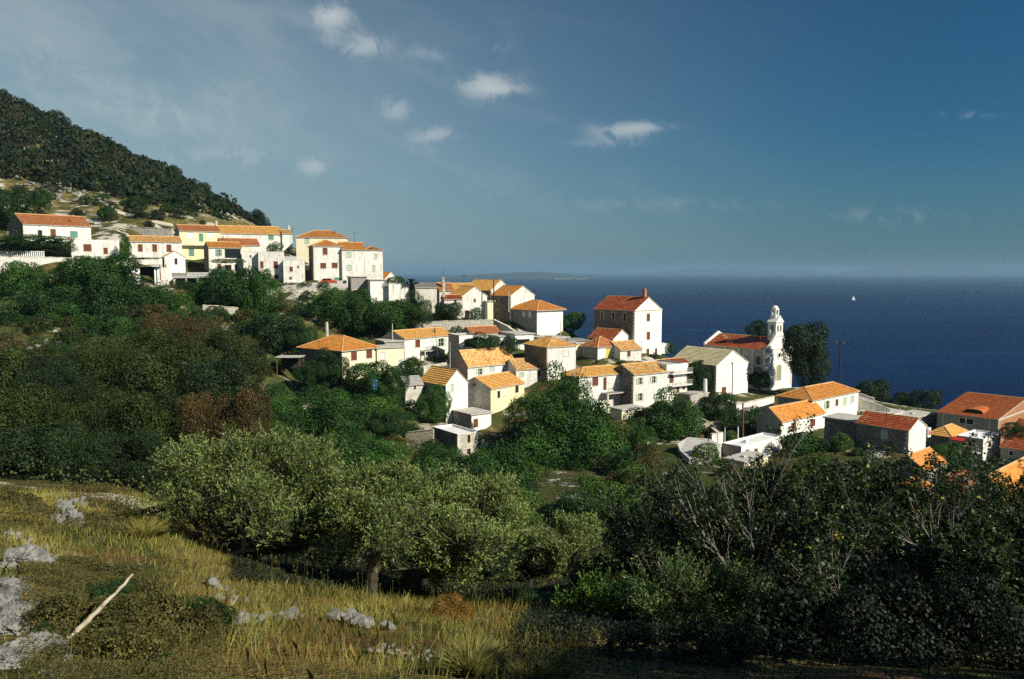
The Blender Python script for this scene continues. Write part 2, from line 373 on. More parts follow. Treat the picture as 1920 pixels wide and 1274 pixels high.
HS('tiny house with an orange roof peeping out behind the end of the tall block', (721, 524), 205, (745, 521), 718, 545, 'gv', (738, 511), 50, T_ORANGE, WHITE, WHITE, D=5, pitch=24)
HS('small tall white house with a gable window and orange roof above the concrete terrace', (308, 482), 172, (347, 482), 297, 530, 'gv', (322, 471.5), 30, T_ORANGE, CLEANW, STONE,
   [('r', 330, 490.5, 5, 11, 'd')], D=4)
# --- middle village, near the sea horizon
HS('grey roofed stone building at the end of the retaining wall by the palm', (779, 539), 172, (819, 540), 775, 578, 'gu', None, 18, CONCD, PATCHY, STONE, D=4, pitch=26, name='stone_building', cap=False)
HS('old house with a thick chimney and a faded roof behind the white gable', (824, 545), 190, (850, 546), 818, 575, 'gu', None, 15, T_BROWN, WHITE, STONE, D=8, pitch=24, chim=((.35, .2, 2.2, 'c'),))
HS('pale roofed house with a white gable in the row above the white gabled house', (850, 546), 192, (892, 545), 846, 580, 'gu', None, 15, T_GOLD, WHITE, STONE, D=8, pitch=24, chim=((.6, .8, 1.2, 'p'),))
HS('white gabled house with one tiny brown attic window and a dark doorway', (867, 555.5), 175, (913, 552), 832, 600, 'gv', (889, 538), 28, T_GOLD, WHITE, STONE,
   [('r', 890, 564, 4, 6, 'b'), ('r', 876, 591, 9, 17, 'd')], D=8)
HS('low annex with a dark red roof leaning on the white gabled house', (833, 561), 172, (866, 561), 817, 592, 'gu', None, 15, T_RED, WHITE, STONE, [('r', 854, 567, 4, 8, 'd')], D=4.5, pitch=20, chim=((.03, .3, 3.2, 'c'),))
HS('narrow white annex with a lattice balcony beside the white gabled house', (913, 566), 178, (926, 566), 908, 600, 'flat', yaw=28, wm=CREAM, D=4, rm=CONC)
HS('house with a golden roof and white gable partly hidden by a tall black pole', (921, 544), 190, (957, 536), 903, 575, 'gv', (944, 525.5), 48, T_GOLD, WHITE, STONE, D=9, pitch=26, chim=())
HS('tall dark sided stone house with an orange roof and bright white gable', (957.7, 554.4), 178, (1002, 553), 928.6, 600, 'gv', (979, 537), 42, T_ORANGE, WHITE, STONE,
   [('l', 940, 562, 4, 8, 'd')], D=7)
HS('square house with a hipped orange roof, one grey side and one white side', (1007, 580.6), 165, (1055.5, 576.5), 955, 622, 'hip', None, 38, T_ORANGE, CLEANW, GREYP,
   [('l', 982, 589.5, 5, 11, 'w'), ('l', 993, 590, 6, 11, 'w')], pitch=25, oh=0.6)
HS('two storey house with a golden roof, white doors above and an arched door below', (758, 636), 135, (847, 628), 736, 680, 'gu', (736, 611), None, T_GOLD, WHITE, GREYP,
   [('r', 783, 644.5, 9, 14, 'b'), ('r', 798, 651, 6, 18, 'w'), ('r', 809, 651, 6, 18, 'w'), ('r', 827, 642, 9, 14, 'go'), ('r', 829, 672, 12, 11, 'ab'), ('r', 777, 675, 9, 8, 'b')], extra='stair_balcony', chim=((.72, .2, .8, 'p'),), D=6.5)
HS('grey sided flat roofed house with a white loggia and roof terrace', (861, 631), 133, (897, 628), 847, 675, 'flat', yaw=26, wm=CLEANW, wl=GREYP, wins=[('r', 876, 643, 10, 13, 'b'), ('r', 889, 643, 12, 14, 'd')], D=6, par=0.1, rm=CONC)
HS('low old house with a very mottled rusty roof behind the roof terrace', (884, 627), 146, (940, 625), 862, 650, 'gu', (880, 609), 25, T_BROWN, WHITE, STONE, D=6)
HS('white cottage wall with a small dark window behind the shrubs', (936, 632), 143, (964, 630), 930, 655, 'flat', yaw=26, wm=WHITE, wins=[('r', 942, 644, 5, 8, 'd')], D=5, rm=CONC, cat='cottage', name='small_cottage')
HS('flat roofed store with a wide dark opening and a white end pillar', (966, 628), 140, (1001, 626), 958, 655, 'flat', yaw=26, wm=CLEANW, wins=[('r', 981, 641, 24, 9, 'd')], D=7, rm=CONC, cat='store', name='flat_store')
HS('square tower like house with a hipped golden roof and a windowless white wall', (1026, 651), 122, (1079.6, 649), 983, 712, 'hip', None, 30, T_GOLD, WHITE, STONE, pitch=24, oh=0.25, wins=[('r', 1062, 663, 9, 10, 'w')])
HS('white annex with a flat concrete roof beside the hipped orange roof', (1026, 636), 150, (1066, 630), 1008, 655, 'flat', yaw=38, wm=CLEANW, wl=GREYP, D=6, rm=CONC)
HS('long white cottage with a golden mottled roof, grey gable and blue shutters', (877, 687), 118, (966, 679), 847, 722, 'gu', (861, 658), None, T_MOTT, WHITE, GREYP,
   [('r', 900, 697, 7, 11, 'go'), ('r', 923, 692, 8, 10, 'pb'), ('r', 945, 690, 7, 11, 'pb')])
HS('low cottage with a yellow mottled roof against the tower like house', (968, 693), 121, (1016, 690), 962, 714, 'gu', None, 25, T_MOTT, WHITE, WHITE, [('r', 978, 703, 8, 8, 'pg'), ('r', 1011, 701, 7, 11, 'd')], D=6.5, pitch=26)
HS('square cream house with a large bright orange hipped roof at the garden edge', (641, 657), 112, (708, 646), 562, 720, 'hip', None, 54, T_ORANGE, CREAM, STONE,
   [('r', 663.5, 668, 11, 16, 'b'), ('r', 692, 664, 11, 16, 'b'), ('l', 594, 663, 5, 6, 'd')], pitch=25, oh=0.45)
HS('yellowish flat roofed annex with a pale blue door beside the hipped house', (707, 654), 121, (757, 650), 700, 692, 'flat', yaw=28, wm=CREAM, wins=[('r', 718, 668, 8, 13, 'w'), ('r', 751, 683, 7, 16, 'pb')], D=5, rm=CONC)
HS('lean-to with a thin grey slab roof behind the yellowish annex', (722, 642), 131, (757, 641), 690, 672, 'flat', yaw=28, wm=GREYP, D=6, rm=CONC, cat='shed', name='lean_to')
HS('old stone barn with a grey slab roof and an arched doorway in its gable', (760, 722), 110, (793, 717), 743, 762, 'gu', (746, 703), 24, CONC, PATCHY, STONE, [('r', 778, 726, 4, 8, 'd'), ('l', 752, 739, 6, 24, 'ad')], D=5.5, name='stone_barn', cat='barn', cap=False)
HS('white house with a plain orange roof of clear tile rows and one green window', (836, 721), 106, (877, 716), 790, 788, 'gv', (859, 694), 40, T_GOLD, CLEANW, GREYP, [('r', 847.5, 728, 5, 14, 'pg')])
HS('house with a patchy grey gable and long yellow side under an orange roof', (920, 729), 108, (983, 711), 870.5, 772, 'gu', (890, 708), 52, T_GOLD, YELLOW, PATCHY,
   [('r', 935, 740, 5, 13, 'd'), ('r', 948, 735, 5, 12, 'w'), ('r', 969, 730, 6, 13, 'd'), ('l', 890, 722, 4, 5, 'd')])
HS('low annex with a flat concrete slab roof and a brown door under the yellow house', (884, 779), 101, (921, 763), 850, 812, 'flat', yaw=38, wm=CLEANW, wl=STONEL, wins=[('r', 892, 794, 8, 16, 'D')], rm=CONC, par=0, cat='annex', name='flat_annex')
HS('small roofless looking rubble cottage with a dark stone side and two window holes', (858, 817), 91, (897, 805), 811, 856, 'flat', yaw=36, wm=STONEL, wl=STONE, wins=[('r', 879, 823, 6, 15, 'd'), ('r', 879, 847, 7, 11, 'd')], rm=CONCW, par=0.12, cat='cottage', name='rubble_cottage')
HS('big white two storey house with a balcony facing the huge dark tree', (1086, 707), 103, (1188, 699), 1051, 772, 'hip', None, 33, T_GOLD, WHITE, STONE,
   [('r', 1116, 715.7, 11, 16, 'b'), ('r', 1134, 720, 6, 24, 'D'), ('r', 1170, 712, 8, 12, 'b')], pitch=23, inset=3.0, extra='balcony2')
HS('white house with four small green framed windows and a mottled golden roof', (1188, 702.6), 106, (1253, 699), 1180, 784, 'gu', None, 33, T_MOTT, WHITE, STONE,
   [('r', 1200, 714.5, 6, 12, 'go'), ('r', 1225.6, 712, 6, 12, 'go'), ('r', 1200, 744.5, 7, 13, 'go'), ('r', 1238, 741.5, 6, 13, 'g')], D=6.5, pitch=24)
HS('terrace building with a concrete roof slab and brown garage door below the balcony', (1166, 770), 98.5, (1206, 767), 1152, 790, 'flat', yaw=33, wm=CREAM, wins=[('r', 1196, 778, 13, 14, 'b')], D=3, rm=CONC, cat='store', name='terrace_store')
HS('flat roofed white house with stacked balconies next to the green framed windows', (1250, 686), 112, (1289, 684), 1244, 745, 'flat', yaw=35, wm=CLEANW, wins=[('r', 1259, 708, 8, 22, 'b'), ('r', 1271, 730, 5, 12, 'b'), ('r', 1282, 728, 5, 5, 'd')], D=7, rm=CONC, par=.1, extra='balcony3')
HS('low rusty red roofed house with a white gable before the tall stone house', (1150, 636), 146, (1182, 634), 1105, 660, 'gv', (1166, 619), 42, T_RED, CLEANW, STONE, D=7, pitch=26)
HS('small white house with a steep hipped roof and a tall yellow door', (1120.6, 650.5), 135, (1161, 648), 1091, 675, 'hip', None, 32, T_BROWN, CLEANW, GREYP, [('r', 1140, 663, 8, 21, 'y')], pitch=32, oh=.3)
HS('little white house with a pale yellow tile roof against the tall stone house', (1163, 657), 135, (1203, 654), 1158, 678, 'gu', None, 30, T_MOTT, WHITE, WHITE, [('r', 1179, 664, 6, 9, 'b')], D=6, pitch=26)
HS('tall three storey stone house with a bright white gable end and red roof', (1190, 583), 150, (1241, 582.5), 1114, 670, 'gv', (1215.5, 558), 40, T_RED, CLEANW, STONE,
   [('l', 1129, 592, 5, 15, 'd'), ('l', 1150, 594, 5, 15, 'd'), ('l', 1171.5, 595.5, 5, 15, 'd'), ('r', 1215.5, 595.5, 6, 14, 'b'), ('r', 1215.5, 630, 6, 15, 'b'), ('r', 1214.6, 660, 5, 12, 'ab'), ('r', 1230, 659.5, 4, 12, 'ab')],
   oh=.15, extra='cornice', chim=((.5, .1, 1.5, 'r'), (.3, .95, 1.3, 'p')))
HS('barn like building with a pale stone slab roof and blank white gable', (1343, 686), 120, (1403, 682), 1258, 747, 'gv', (1375, 657), 38, T_SLAB, CLEANW, STONE,
   [('r', 1357, 734, 8, 16, 'D')], oh=.12, name='slab_roofed_barn', cat='barn', cap=False, extra='downpipe')
HS('small plain yellow box of a house beside the tower like house', (1080, 645), 142, (1092, 643.5), 1076, 668, 'flat', yaw=38, wm=YELLOW, D=3, rm=CONC)
HS('grey flat concrete roof of a low store beyond the yellow box', (1064, 641), 148, (1106, 636), 1058, 656, 'flat', yaw=34, wm=GREYP, wl=GREYP, D=5, rm=CONCD, cat='store', name='flat_store')
HS('flat grey roofed byre in front of the house with white doors', (838, 692), 124, (876, 684), 822, 704, 'flat', yaw=38, wm=GREYP, wl=PATCHY, D=6, rm=CONCD, cat='store', name='flat_store')
HS('narrow outhouse with a rusty red lean roof behind the stacked balconies', (1244, 684), 121, (1292, 680), 1224, 700, 'gu', None, 35, T_RED, STONEL, STONE, D=4, pitch=18, cat='shed', name='outhouse')
HS('low rough stone hut between the pale stone slab barn and the balconies', (1300, 742), 110, (1327, 737), 1292, 766, 'flat', yaw=38, wm=STONEL, wl=STONE, wins=[('r', 1315, 752, 4, 7, 'd')], D=3, rm=CONC, cat='cottage', name='stone_hut')
HS('little grey hut with a sloping slab by the stone barn arch', (730, 745), 108, (742, 742), 722, 764, 'flat', yaw=30, wm=PATCHY, wl=STONE, D=2.5, rm=CONC, cat='shed', name='stone_hut')
HS('low white outbuilding below the brown windowed orange roof house', (1395, 868), 80, (1440, 858), 1384, 884, 'flat', yaw=42, wm=CREAM, wl=STONEL, D=3, rm=CONC, cat='shed', name='outbuilding')
HS('low pale roofed shed behind the dark red roof near the globe lamp', (1648, 778), 112, (1692, 776), 1640, 792, 'flat', yaw=30, wm=CLEANW, wl=GREYP, D=4, rm=CONC, cat='shed', name='outbuilding')
HS('small grey slabbed shed beside the golden hipped stone house', (1716, 784), 112, (1752, 781), 1708, 800, 'flat', yaw=36, wm=GREYP, wl=STONE, D=4, rm=CONC, cat='shed', name='outbuilding')
HS('white walled yard room between the cube building and the corner house', (540, 531), 177, (572, 531), 534, 542, 'flat', yaw=16, wm=PATCHY, D=3, rm=CONC, cat='shed', name='outbuilding')
# --- lower village
HS('big white house with a wide hipped orange roof and green shutters by the street', (1522.6, 750), 100, (1608, 732.6), 1459, 800, 'hip', None, None, T_ORANGE, CLEANW, GREYP,
   [('r', 1551, 759, 5, 14, 'go'), ('r', 1569, 755, 5, 12, 'b'), ('r', 1583.5, 752.5, 6, 13, 'pg'), ('r', 1597, 749, 6, 13, 'pg'), ('r', 1549, 790, 5, 14, 'g'), ('r', 1568.6, 786, 6, 13, 'o')], pitch=25, oh=.35, extra='string')
HS('white house with an orange gabled roof and two brown windows before the big hipped house', (1464.5, 790), 93, (1546, 773), 1418.6, 826, 'gu', (1442, 765), None, T_ORANGE, CLEANW, GREYP,
   [('r', 1487.5, 800, 9, 14, 'b'), ('r', 1523.7, 793, 9, 13, 'b')], foot=4)
HS('flat white roofed low building with small brown windows behind the fig branches', (1390, 839), 84, (1466, 823), 1353, 864, 'flat', yaw=42, wm=CLEANW, wl=GREYP, wins=[('r', 1401, 848, 7, 9, 'b'), ('r', 1417, 846, 6, 9, 'b')], rm=CONCW, par=.05, name='flat_white_building', cat='building')
HS('dark stone store with a concrete roof at the corner of the street', (1605, 792), 88, (1632, 790), 1581, 845, 'flat', yaw=42, wm=STONE, wl=STONE, rm=CONC, D=5, cat='store', name='stone_store')
HS('stone house with a dark red roof and small white gable in the lower street', (1704, 808), 82, (1737, 799), 1605, 853, 'gv', (1722.5, 785), 40, T_RED, CLEANW, STONE,
   [('l', 1658, 815, 10, 14, 'pb'), ('l', 1636.5, 842.5, 12, 13, 'pb'), ('l', 1664, 848, 10, 18, 'd')], oh=.12, extra='sign')
HS('small stone house with a golden hipped roof next to the white gable', (1785, 820), 92, (1815, 806), 1738, 850, 'hip', None, 42, T_GOLD, CLEANW, STONE, pitch=32, oh=.15)
HS('modern flat roofed house with a whitewashed slab and a red awning', (1844, 825), 86, (1877, 811), 1793, 866, 'flat', yaw=40, wm=CREAM if False else CLEANW, wl=GREYP, wins=[('r', 1855.5, 833, 5, 12, 'b'), ('r', 1862, 857, 3, 12, 'd'), ('r', 1869, 853, 3, 12, 'd'), ('l', 1812, 838, 20, 14, 'd')], rm=CONCW, par=.02, name='flat_roofed_house', extra='awning')
HS('large unfinished brick house with a broad dark orange roof and arched dormer', (1872, 787), 100, (1965, 776), 1757, 836, 'gv', (1916, 750.6), 42, T_ORED, BRICKW, GREYP, oh=.3, name='brick_house', wins=[('l', 1812, 790, 26, 10, 'd')], extra='dormer')
HS('grey white house with a dark orange roof cut off by the picture edge', (1930, 845), 84, (1990, 838), 1876, 880, 'gv', None, 40, T_RED, CLEANW, GREYP, wins=[('l', 1896, 850, 8, 8, 'd')], pitch=24)
HS('shed like house with a plain orange roof below the white gable', (1735, 884), 73, (1774, 876), 1661, 915, 'gu', (1702, 855), 42, T_ORANGE, PATCHY, STONE, oh=.2)
HS('house with a two sided orange and red roof half hidden by fig branches', (1679, 948), 63, (1752, 928), 1622, 985, 'hip', None, 42, T_ORANGE, WHITE, STONE, pitch=38)
HS('grey gabled house with a bright orange roof deep among the fig leaves', (1898, 968), 58, (1975, 945), 1800, 1010, 'gu', (1854, 892), 42, T_ORANGE, WHITE, GREYP)
HS('little house with a dull red roof behind the fig top', (1806, 930), 66, (1848, 918), 1784, 950, 'gu', None, 42, T_RED, PATCHY, STONE, D=5, pitch=28)

def ray_local(px, py, O, yaw):
    d = pix_dir(px, py); c, s = math.cos(-yaw), math.sin(-yaw)
    rot = lambda v: Vector((c * v.x - s * v.y, s * v.x + c * v.y, v.z))
    return rot(-O), rot(d)
def hit_axis(px, py, O, yaw, axis):
    """point where the sight line meets the local plane y=0 (axis 1) or x=0 (axis 0)"""
    o, d = ray_local(px, py, O, yaw); t = -o[axis] / d[axis]; return o + d * t

CTRL = []
for h in H:
    O = at(*h['C'], h['Y']); zE = O.z
    if h['yaw'] is None:
        d = pix_dir(*h['R']); P = d * (zE / d.z); yaw = math.atan2(P.y - O.y, P.x - O.x)
    else: yaw = R(h['yaw'])
    h['yawr'] = yaw
    W = hit_axis(h['R'][0], h['R'][1], O, yaw, 1).x
    D = h['D'] or hit_axis(h['L'], h['C'][1], O, yaw, 0).y
    hr = None
    if h['ap']:
        ap = h['ap']
        if h['roof'] == 'gu':
            p = hit_axis(ap[0], ap[1], O, yaw, 0)
            if not h['D']: D = 2 * p.y
            else:
                o, dd = ray_local(ap[0], ap[1], O, yaw)
            hr = p.z if not h['D'] else None
        else:
            p = hit_axis(ap[0], ap[1], O, yaw, 1); hr = p.z
    if hr is None:
        span = D if h['roof'] == 'gu' else (W if h['roof'] == 'gv' else min(W, D)); hr = math.tan(R(h['pitch'])) * span / 2
    zb = zat(h['base'], h['Y'])
    h.update(O=O, zE=zE, W=W, D=D, hr=hr, zb=zb)
    print('HOUSE %-60s yaw %5.1f W %5.1f D %5.1f hr %4.1f eave %4.1f' % (h['label'][:60], math.degrees(yaw), W, D, hr, zE - zb))
    ca, sa = math.cos(yaw), math.sin(yaw)
    for (u, v) in ((-.8, -.8), (W + .5, -.8), (-.8, D + .5), (W + .5, D + .5), (W / 2, D / 2)):
        CTRL.append((O.x + ca * u - sa * v, O.y + sa * u + ca * v, zb))

# church data
CH = dict(O=at(1437, 655, 137), yaw=R(38))

# ------------------------------------------------------------------ the ground
G = [(0, 1274, 5.6), (0, 1100, 9), (0, 960, 20), (0, 935, 26), (100, 930, 26), (250, 925, 29), (130, 1190, 6.6), (400, 1274, 5.8), (400, 1150, 11), (300, 1000, 18), (150, 1010, 15),
     (430, 1085, 21.5), (560, 1105, 20), (700, 1125, 18.5), (800, 1274, 5.8), (800, 1180, 10), (900, 1150, 15), (1000, 1274, 6.2), (1000, 1125, 18), (1150, 1120, 18), (1150, 1274, 6.4),
     (1300, 1274, 6.6), (1500, 1220, 11), (1900, 1274, 6.8), (1900, 1200, 11), (1500, 1130, 16), (1800, 1140, 16), (-300, 1100, 9), (-300, 960, 22), (2200, 1200, 9), (2200, 1130, 16),
     (380, 935, 42), (100, 905, 42), (-200, 880, 42), (700, 960, 55), (600, 930, 62), (1000, 960, 62), (900, 925, 70), (1110, 925, 72), (1250, 900, 70), (1400, 945, 60), (900, 1090, 32), (1100, 1080, 32), (1400, 1100, 28), (700, 1080, 32), (500, 1010, 36),
     (1700, 1100, 26), (1900, 1090, 28), (1500, 1000, 45), (1800, 1000, 42), (2150, 1050, 40),
     (300, 800, 60), (60, 790, 60), (-150, 760, 60), (450, 800, 72), (600, 840, 78), (740, 860, 80), (0, 700, 84), (200, 690, 88), (400, 720, 88), (-200, 640, 95), (60, 645, 108), (150, 650, 105), (250, 600, 130), (400, 650, 118), (480, 660, 118),
     (540, 738, 106), (500, 745, 100), (600, 745, 104), (560, 790, 92), (700, 790, 95), (660, 765, 102), (790, 800, 97), (780, 830, 90), (0, 560, 142), (120, 560, 145), (0, 512, 166), (-100, 500, 170), (220, 545, 150), (350, 560, 150), (420, 590, 145),
     (550, 546, 168), (540, 600, 145), (620, 532, 179), (580, 530, 179), (540, 528, 176), (760, 575, 163), (600, 612, 148), (700, 628, 150), (700, 575, 165), (800, 605, 160), (840, 600, 168),
     (1240, 860, 84), (1300, 890, 76), (1300, 845, 86), (1350, 845, 88), (1560, 840, 89), (1590, 880, 78), (1590, 826, 94), (1860, 880, 76), (1700, 960, 58), (1900, 880, 80), (1950, 860, 90),
     (1480, 733, 134), (1400, 735, 130), (1440, 745, 122), (1330, 790, 108), (1290, 780, 106), (1250, 810, 98), (1160, 830, 95), (1700, 790, 110), (1700, 775, 125), (1640, 790, 112), (1560, 735, 140),
     (1060, 870, 90), (960, 850, 94), (1150, 880, 84), (925, 820, 97),
     # the slope beyond the village falls away to the sea
     (1280, 690, 170), (1100, 660, 190), (1450, 730, 180), (1640, 765, 190), (1750, 790, 190), (1900, 800, 180), (850, 580, 215), (1000, 600, 220), (760, 545, 225), (2100, 810, 170),
     (1100, 750, 260), (1500, 800, 250), (1900, 850, 240), (850, 680, 270), (1200, 860, 360), (1600, 900, 340), (2100, 900, 320), (900, 800, 380), (740, 600, 300),
     (1000, 950, 420), (1400, 1000, 380), (2300, 900, 300), (700, 760, 420), (800, 800, 520), (1000, 900, 620), (2600, 900, 420),
     # the wooded hill
     (0, 430, 205), (100, 408, 215), (200, 425, 205), (300, 425, 215), (400, 418, 240), (480, 440, 230), (560, 470, 240), (650, 500, 240), (0, 375, 240), (130, 385, 240), (250, 390, 250), (330, 405, 260), (100, 350, 275), (0, 330, 290),
     (220, 365, 280), (400, 410, 290), (0, 258, 370), (150, 300, 370), (300, 360, 350), (420, 410, 350), (0, 192, 480), (70, 218, 470), (150, 258, 460), (220, 292, 450), (300, 328, 440), (400, 380, 430), (470, 416, 425), (510, 438, 422), (580, 490, 420), (640, 540, 420),
     (-200, 100, 480), (-400, 60, 480), (-300, 300, 300), (-300, 420, 200), (-500, 380, 200), (-300, 500, 150), (0, 300, 640), (200, 380, 640), (400, 500, 640), (-300, 150, 640), (600, 640, 640), (0, 480, 900), (-400, 400, 900), (500, 640, 900)]
for g in G:
    p = at(*g); CTRL.append((p.x, p.y, p.z))
for p in [(0, 0, -1.7), (-4, 0, -1.6), (4, 0, -2.0), (-12, 0, -1.6), (12, 0, -3.4), (0, 3, -2.3), (-3, 4, -2.3), (3, 4, -2.7), (0, -6, -.5), (-12, -12, 1.5), (12, -12, .5), (30, 0, -7), (-30, 0, -2), (0, -60, 12), (-70, -50, 14), (60, -50, 0),
          (-70, 20, -3), (75, 20, -14), (110, 60, -24), (150, 110, -34), (200, 40, -60), (-120, 60, 0), (-160, 120, 14), (250, 200, -110), (330, 330, -128), (150, 450, -128), (320, 60, -120), (50, 650, -128), (200, 700, -128), (450, 300, -130), (-100, 960, -128), (200, 900, -130), (450, 800, -130), (450, 0, -128), (300, -60, -90), (-420, 300, 60), (-450, 600, 90), (-500, 100, 50), (-400, -60, 60)]:
    CTRL.append(p)
CTRL = np.array(CTRL)
_P = CTRL[:, :2]; _Z = CTRL[:, 2]; _n = len(_P)
_d = np.sqrt(((_P[:, None] - _P[None]) ** 2).sum(-1) + 1.0)
_A = np.zeros((_n + 3, _n + 3)); _A[:_n, :_n] = -_d + 0 * _d; _A[:_n, :_n] -= 0
_A[:_n, :_n] += -np.eye(_n) * (-0.35)
_A[:_n, _n] = 1; _A[:_n, _n + 1:] = _P; _A[_n, :_n] = 1; _A[_n + 1:, :_n] = _P.T
_b = np.concatenate([_Z, np.zeros(3)]); _w = np.linalg.solve(_A, _b)
def height(x, y):
    x = np.atleast_1d(np.asarray(x, float)); y = np.atleast_1d(np.asarray(y, float)); out = np.empty(len(x))
    for i in range(0, len(x), 20000):
        X = x[i:i + 20000]; Yq = y[i:i + 20000]
        d = np.sqrt((X[:, None] - _P[None, :, 0]) ** 2 + (Yq[:, None] - _P[None, :, 1]) ** 2 + 1.0)
        out[i:i + 20000] = -d @ _w[:_n] + _w[_n] + X * _w[_n + 1] + Yq * _w[_n + 2]
    r = np.hypot(x, y)
    s = np.clip(r / 60, 0.05, 1)
    out += fbm(x * .9, y * .9, 3) * 0.28 * np.clip(r / 8, .4, 1) + fbm(x / 9, y / 9, 4) * 1.5 * s + fbm(x / 45 + 3, y / 45, 4) * np.clip((r - 190) / 120, 0, 1) * 9
    return out
def hz1(x, y): return float(height([x], [y])[0])
def ground_hit(px, py, y0=3.0, y1=700.0):
    Ys = np.geomspace(y0, y1, 500); d = pix_dir(px, py)
    X = Ys * d.x / d.y; Z = Ys * d.z / d.y; hh = height(X, Ys)
    k = np.argmax(hh >= Z)
    if hh[k] < Z[k]: return None
    return Vector((X[k], Ys[k], hh[k]))
def ground_hits(PX, PY, y0=3.0, y1=700.0, n=160):
    """vectorised version on a coarse ladder, for scattering"""
    out = []
    Ys = np.geomspace(y0, y1, n)
    D = [pix_dir(a, b) for a, b in zip(PX, PY)]
    ax = np.array([d.x / d.y for d in D]); az = np.array([d.z / d.y for d in D])
    X = Ys[None] * ax[:, None]; Z = Ys[None] * az[:, None]; YY = np.broadcast_to(Ys[None], X.shape)
    Hh = height(X.ravel(), YY.ravel()).reshape(X.shape)
    hit = Hh >= Z; k = hit.argmax(1); ok = hit.any(1)
    for i in range(len(PX)):
        out.append(Vector((X[i, k[i]], Ys[k[i]], Hh[i, k[i]])) if ok[i] else None)
    return out

rows = np.concatenate([np.linspace(-60, 1.0, 26), np.geomspace(1.4, 1000, 400)])
cs = np.linspace(-1, 1, 330); cs = np.sign(cs) * np.abs(cs) ** 1.25
gx_, gy_ = [], []
V = np.empty((len(rows), len(cs), 3))
for i, y in enumerate(rows):
    wdt = 26 + 0.98 * max(y, 0) if y > 0 else 26 + abs(y) * 1.0
    V[i, :, 0] = cs * wdt; V[i, :, 1] = y
V[:, :, 2] = height(V[:, :, 0].ravel(), V[:, :, 1].ravel()).reshape(len(rows), len(cs))
nr, nc = len(rows), len(cs)
idx = np.arange(nr * nc).reshape(nr, nc)
F = np.stack([idx[:-1, :-1], idx[:-1, 1:], idx[1:, 1:], idx[1:, :-1]], -1).reshape(-1, 4)
me = bpy.data.meshes.new('hillside'); me.vertices.add(nr * nc); me.vertices.foreach_set('co', V.reshape(-1, 3).astype(np.float32).ravel())
me.loops.add(F.size); me.loops.foreach_set('vertex_index', F.astype(np.int32).ravel()); me.polygons.add(len(F)); me.polygons.foreach_set('loop_start', np.arange(0, F.size, 4, dtype=np.int32))
me.polygons.foreach_set('use_smooth', np.ones(len(F), bool)); me.update(calc_edges=True)

m, t, b = mat('dry_karst_ground', 0.97, 0.05)
oc = t.node('ShaderNodeTexCoord').outputs['Object']
n1 = t.noise(oc, 0.05, 6, 0.6); n2 = t.noise(oc, 0.35, 6, 0.62); n3 = t.noise(oc, 3.0, 5, 0.65); n4 = t.noise(oc, 14.0, 3, 0.6)
sp_ = t.node('ShaderNodeSeparateXYZ', i_Vector=oc)
straw = t.mix(n3, (0.10, 0.08, 0.025), (0.30, 0.23, 0.085))
green = t.mix(n3, (0.030, 0.045, 0.012), (0.09, 0.10, 0.03))
soil = t.mix(n4, (0.09, 0.045, 0.022), (0.22, 0.13, 0.07))
lime = t.mix(n3, (0.33, 0.30, 0.24), (0.66, 0.62, 0.52))
zone = t.math('MULTIPLY', t.step(sp_.outputs[1], 34.0, 50.0), t.step(sp_.outputs[1], 235.0, 190.0))
c = t.mix(t.step(t.math('ADD', n2, t.math('MULTIPLY', zone, 0.13)), 0.42, 0.60), straw, green)
c = t.mix(t.step(t.noise(t.mapping(oc, loc=(7, 3, 0)), 0.5, 5, 0.6), 0.55, 0.66), c, soil)
# pale rock shows on the hillside above the village, terraces and in scattered patches
sp = t.node('ShaderNodeSeparateXYZ', i_Vector=oc)
farY = t.step(sp.outputs[1], 120.0, 210.0)
rockn = t.math('ADD', t.noise(oc, 0.16, 7, 0.66), t.math('MULTIPLY', farY, 0.045))
c = t.mix(t.step(rockn, 0.58, 0.63), c, lime)
c = t.mix(t.math('MULTIPLY', t.step(n4, 0.66, 0.72), 0.5), c, lime)
t.put(b.inputs['Base Color'], c)
bump(t, b, t.math('ADD', n3, t.math('MULTIPLY', n4, .4)), 0.9, 0.25)
tag(link('ground', me, m), 'dry limestone hillside with straw grass and pale rock', kind='structure')

# ------------------------------------------------------------------ sea
SEA = -120.0
sb = MB()
S = 90000
sb.face([(-S, -1500, SEA), (S, -1500, SEA), (S, S, SEA), (-S, S, SEA)])
m, t, b = mat('deep_blue_sea', 0.45, 0.03)
b.inputs['IOR'].default_value = 1.33
oc = t.node('ShaderNodeTexCoord').outputs['Object']
big = t.noise(t.mapping(oc, (0.0006, 0.0022, 1), (0, 0, R(8))), 1.0, 5, 0.6)
sm = t.noise(t.mapping(oc, (0.018, 0.05, 1), (0, 0, R(-12))), 1.0, 5, 0.7)
c = t.mix(t.step(big, 0.35, 0.7), (0.0005, 0.009, 0.046), (0.001, 0.015, 0.066))
c = t.mix(t.math('MULTIPLY', t.step(sm, 0.4, 0.8), 0.35), c, (0.004, 0.028, 0.085))
cur = t.noise(t.mapping(oc, (0.00035, 0.004, 1), (0, 0, R(-5))), 1.0, 6, 0.65, 0.5)
c = t.mix(t.math('MULTIPLY', t.step(cur, 0.55, 0.68), 0.55), c, (0.008, 0.045, 0.120))
t.put(b.inputs['Base Color'], c)
bump(t, b, sm, 0.5, 3.0)
tag(sb.build('sea', m), 'calm deep blue sea reaching the hazy horizon', kind='structure')

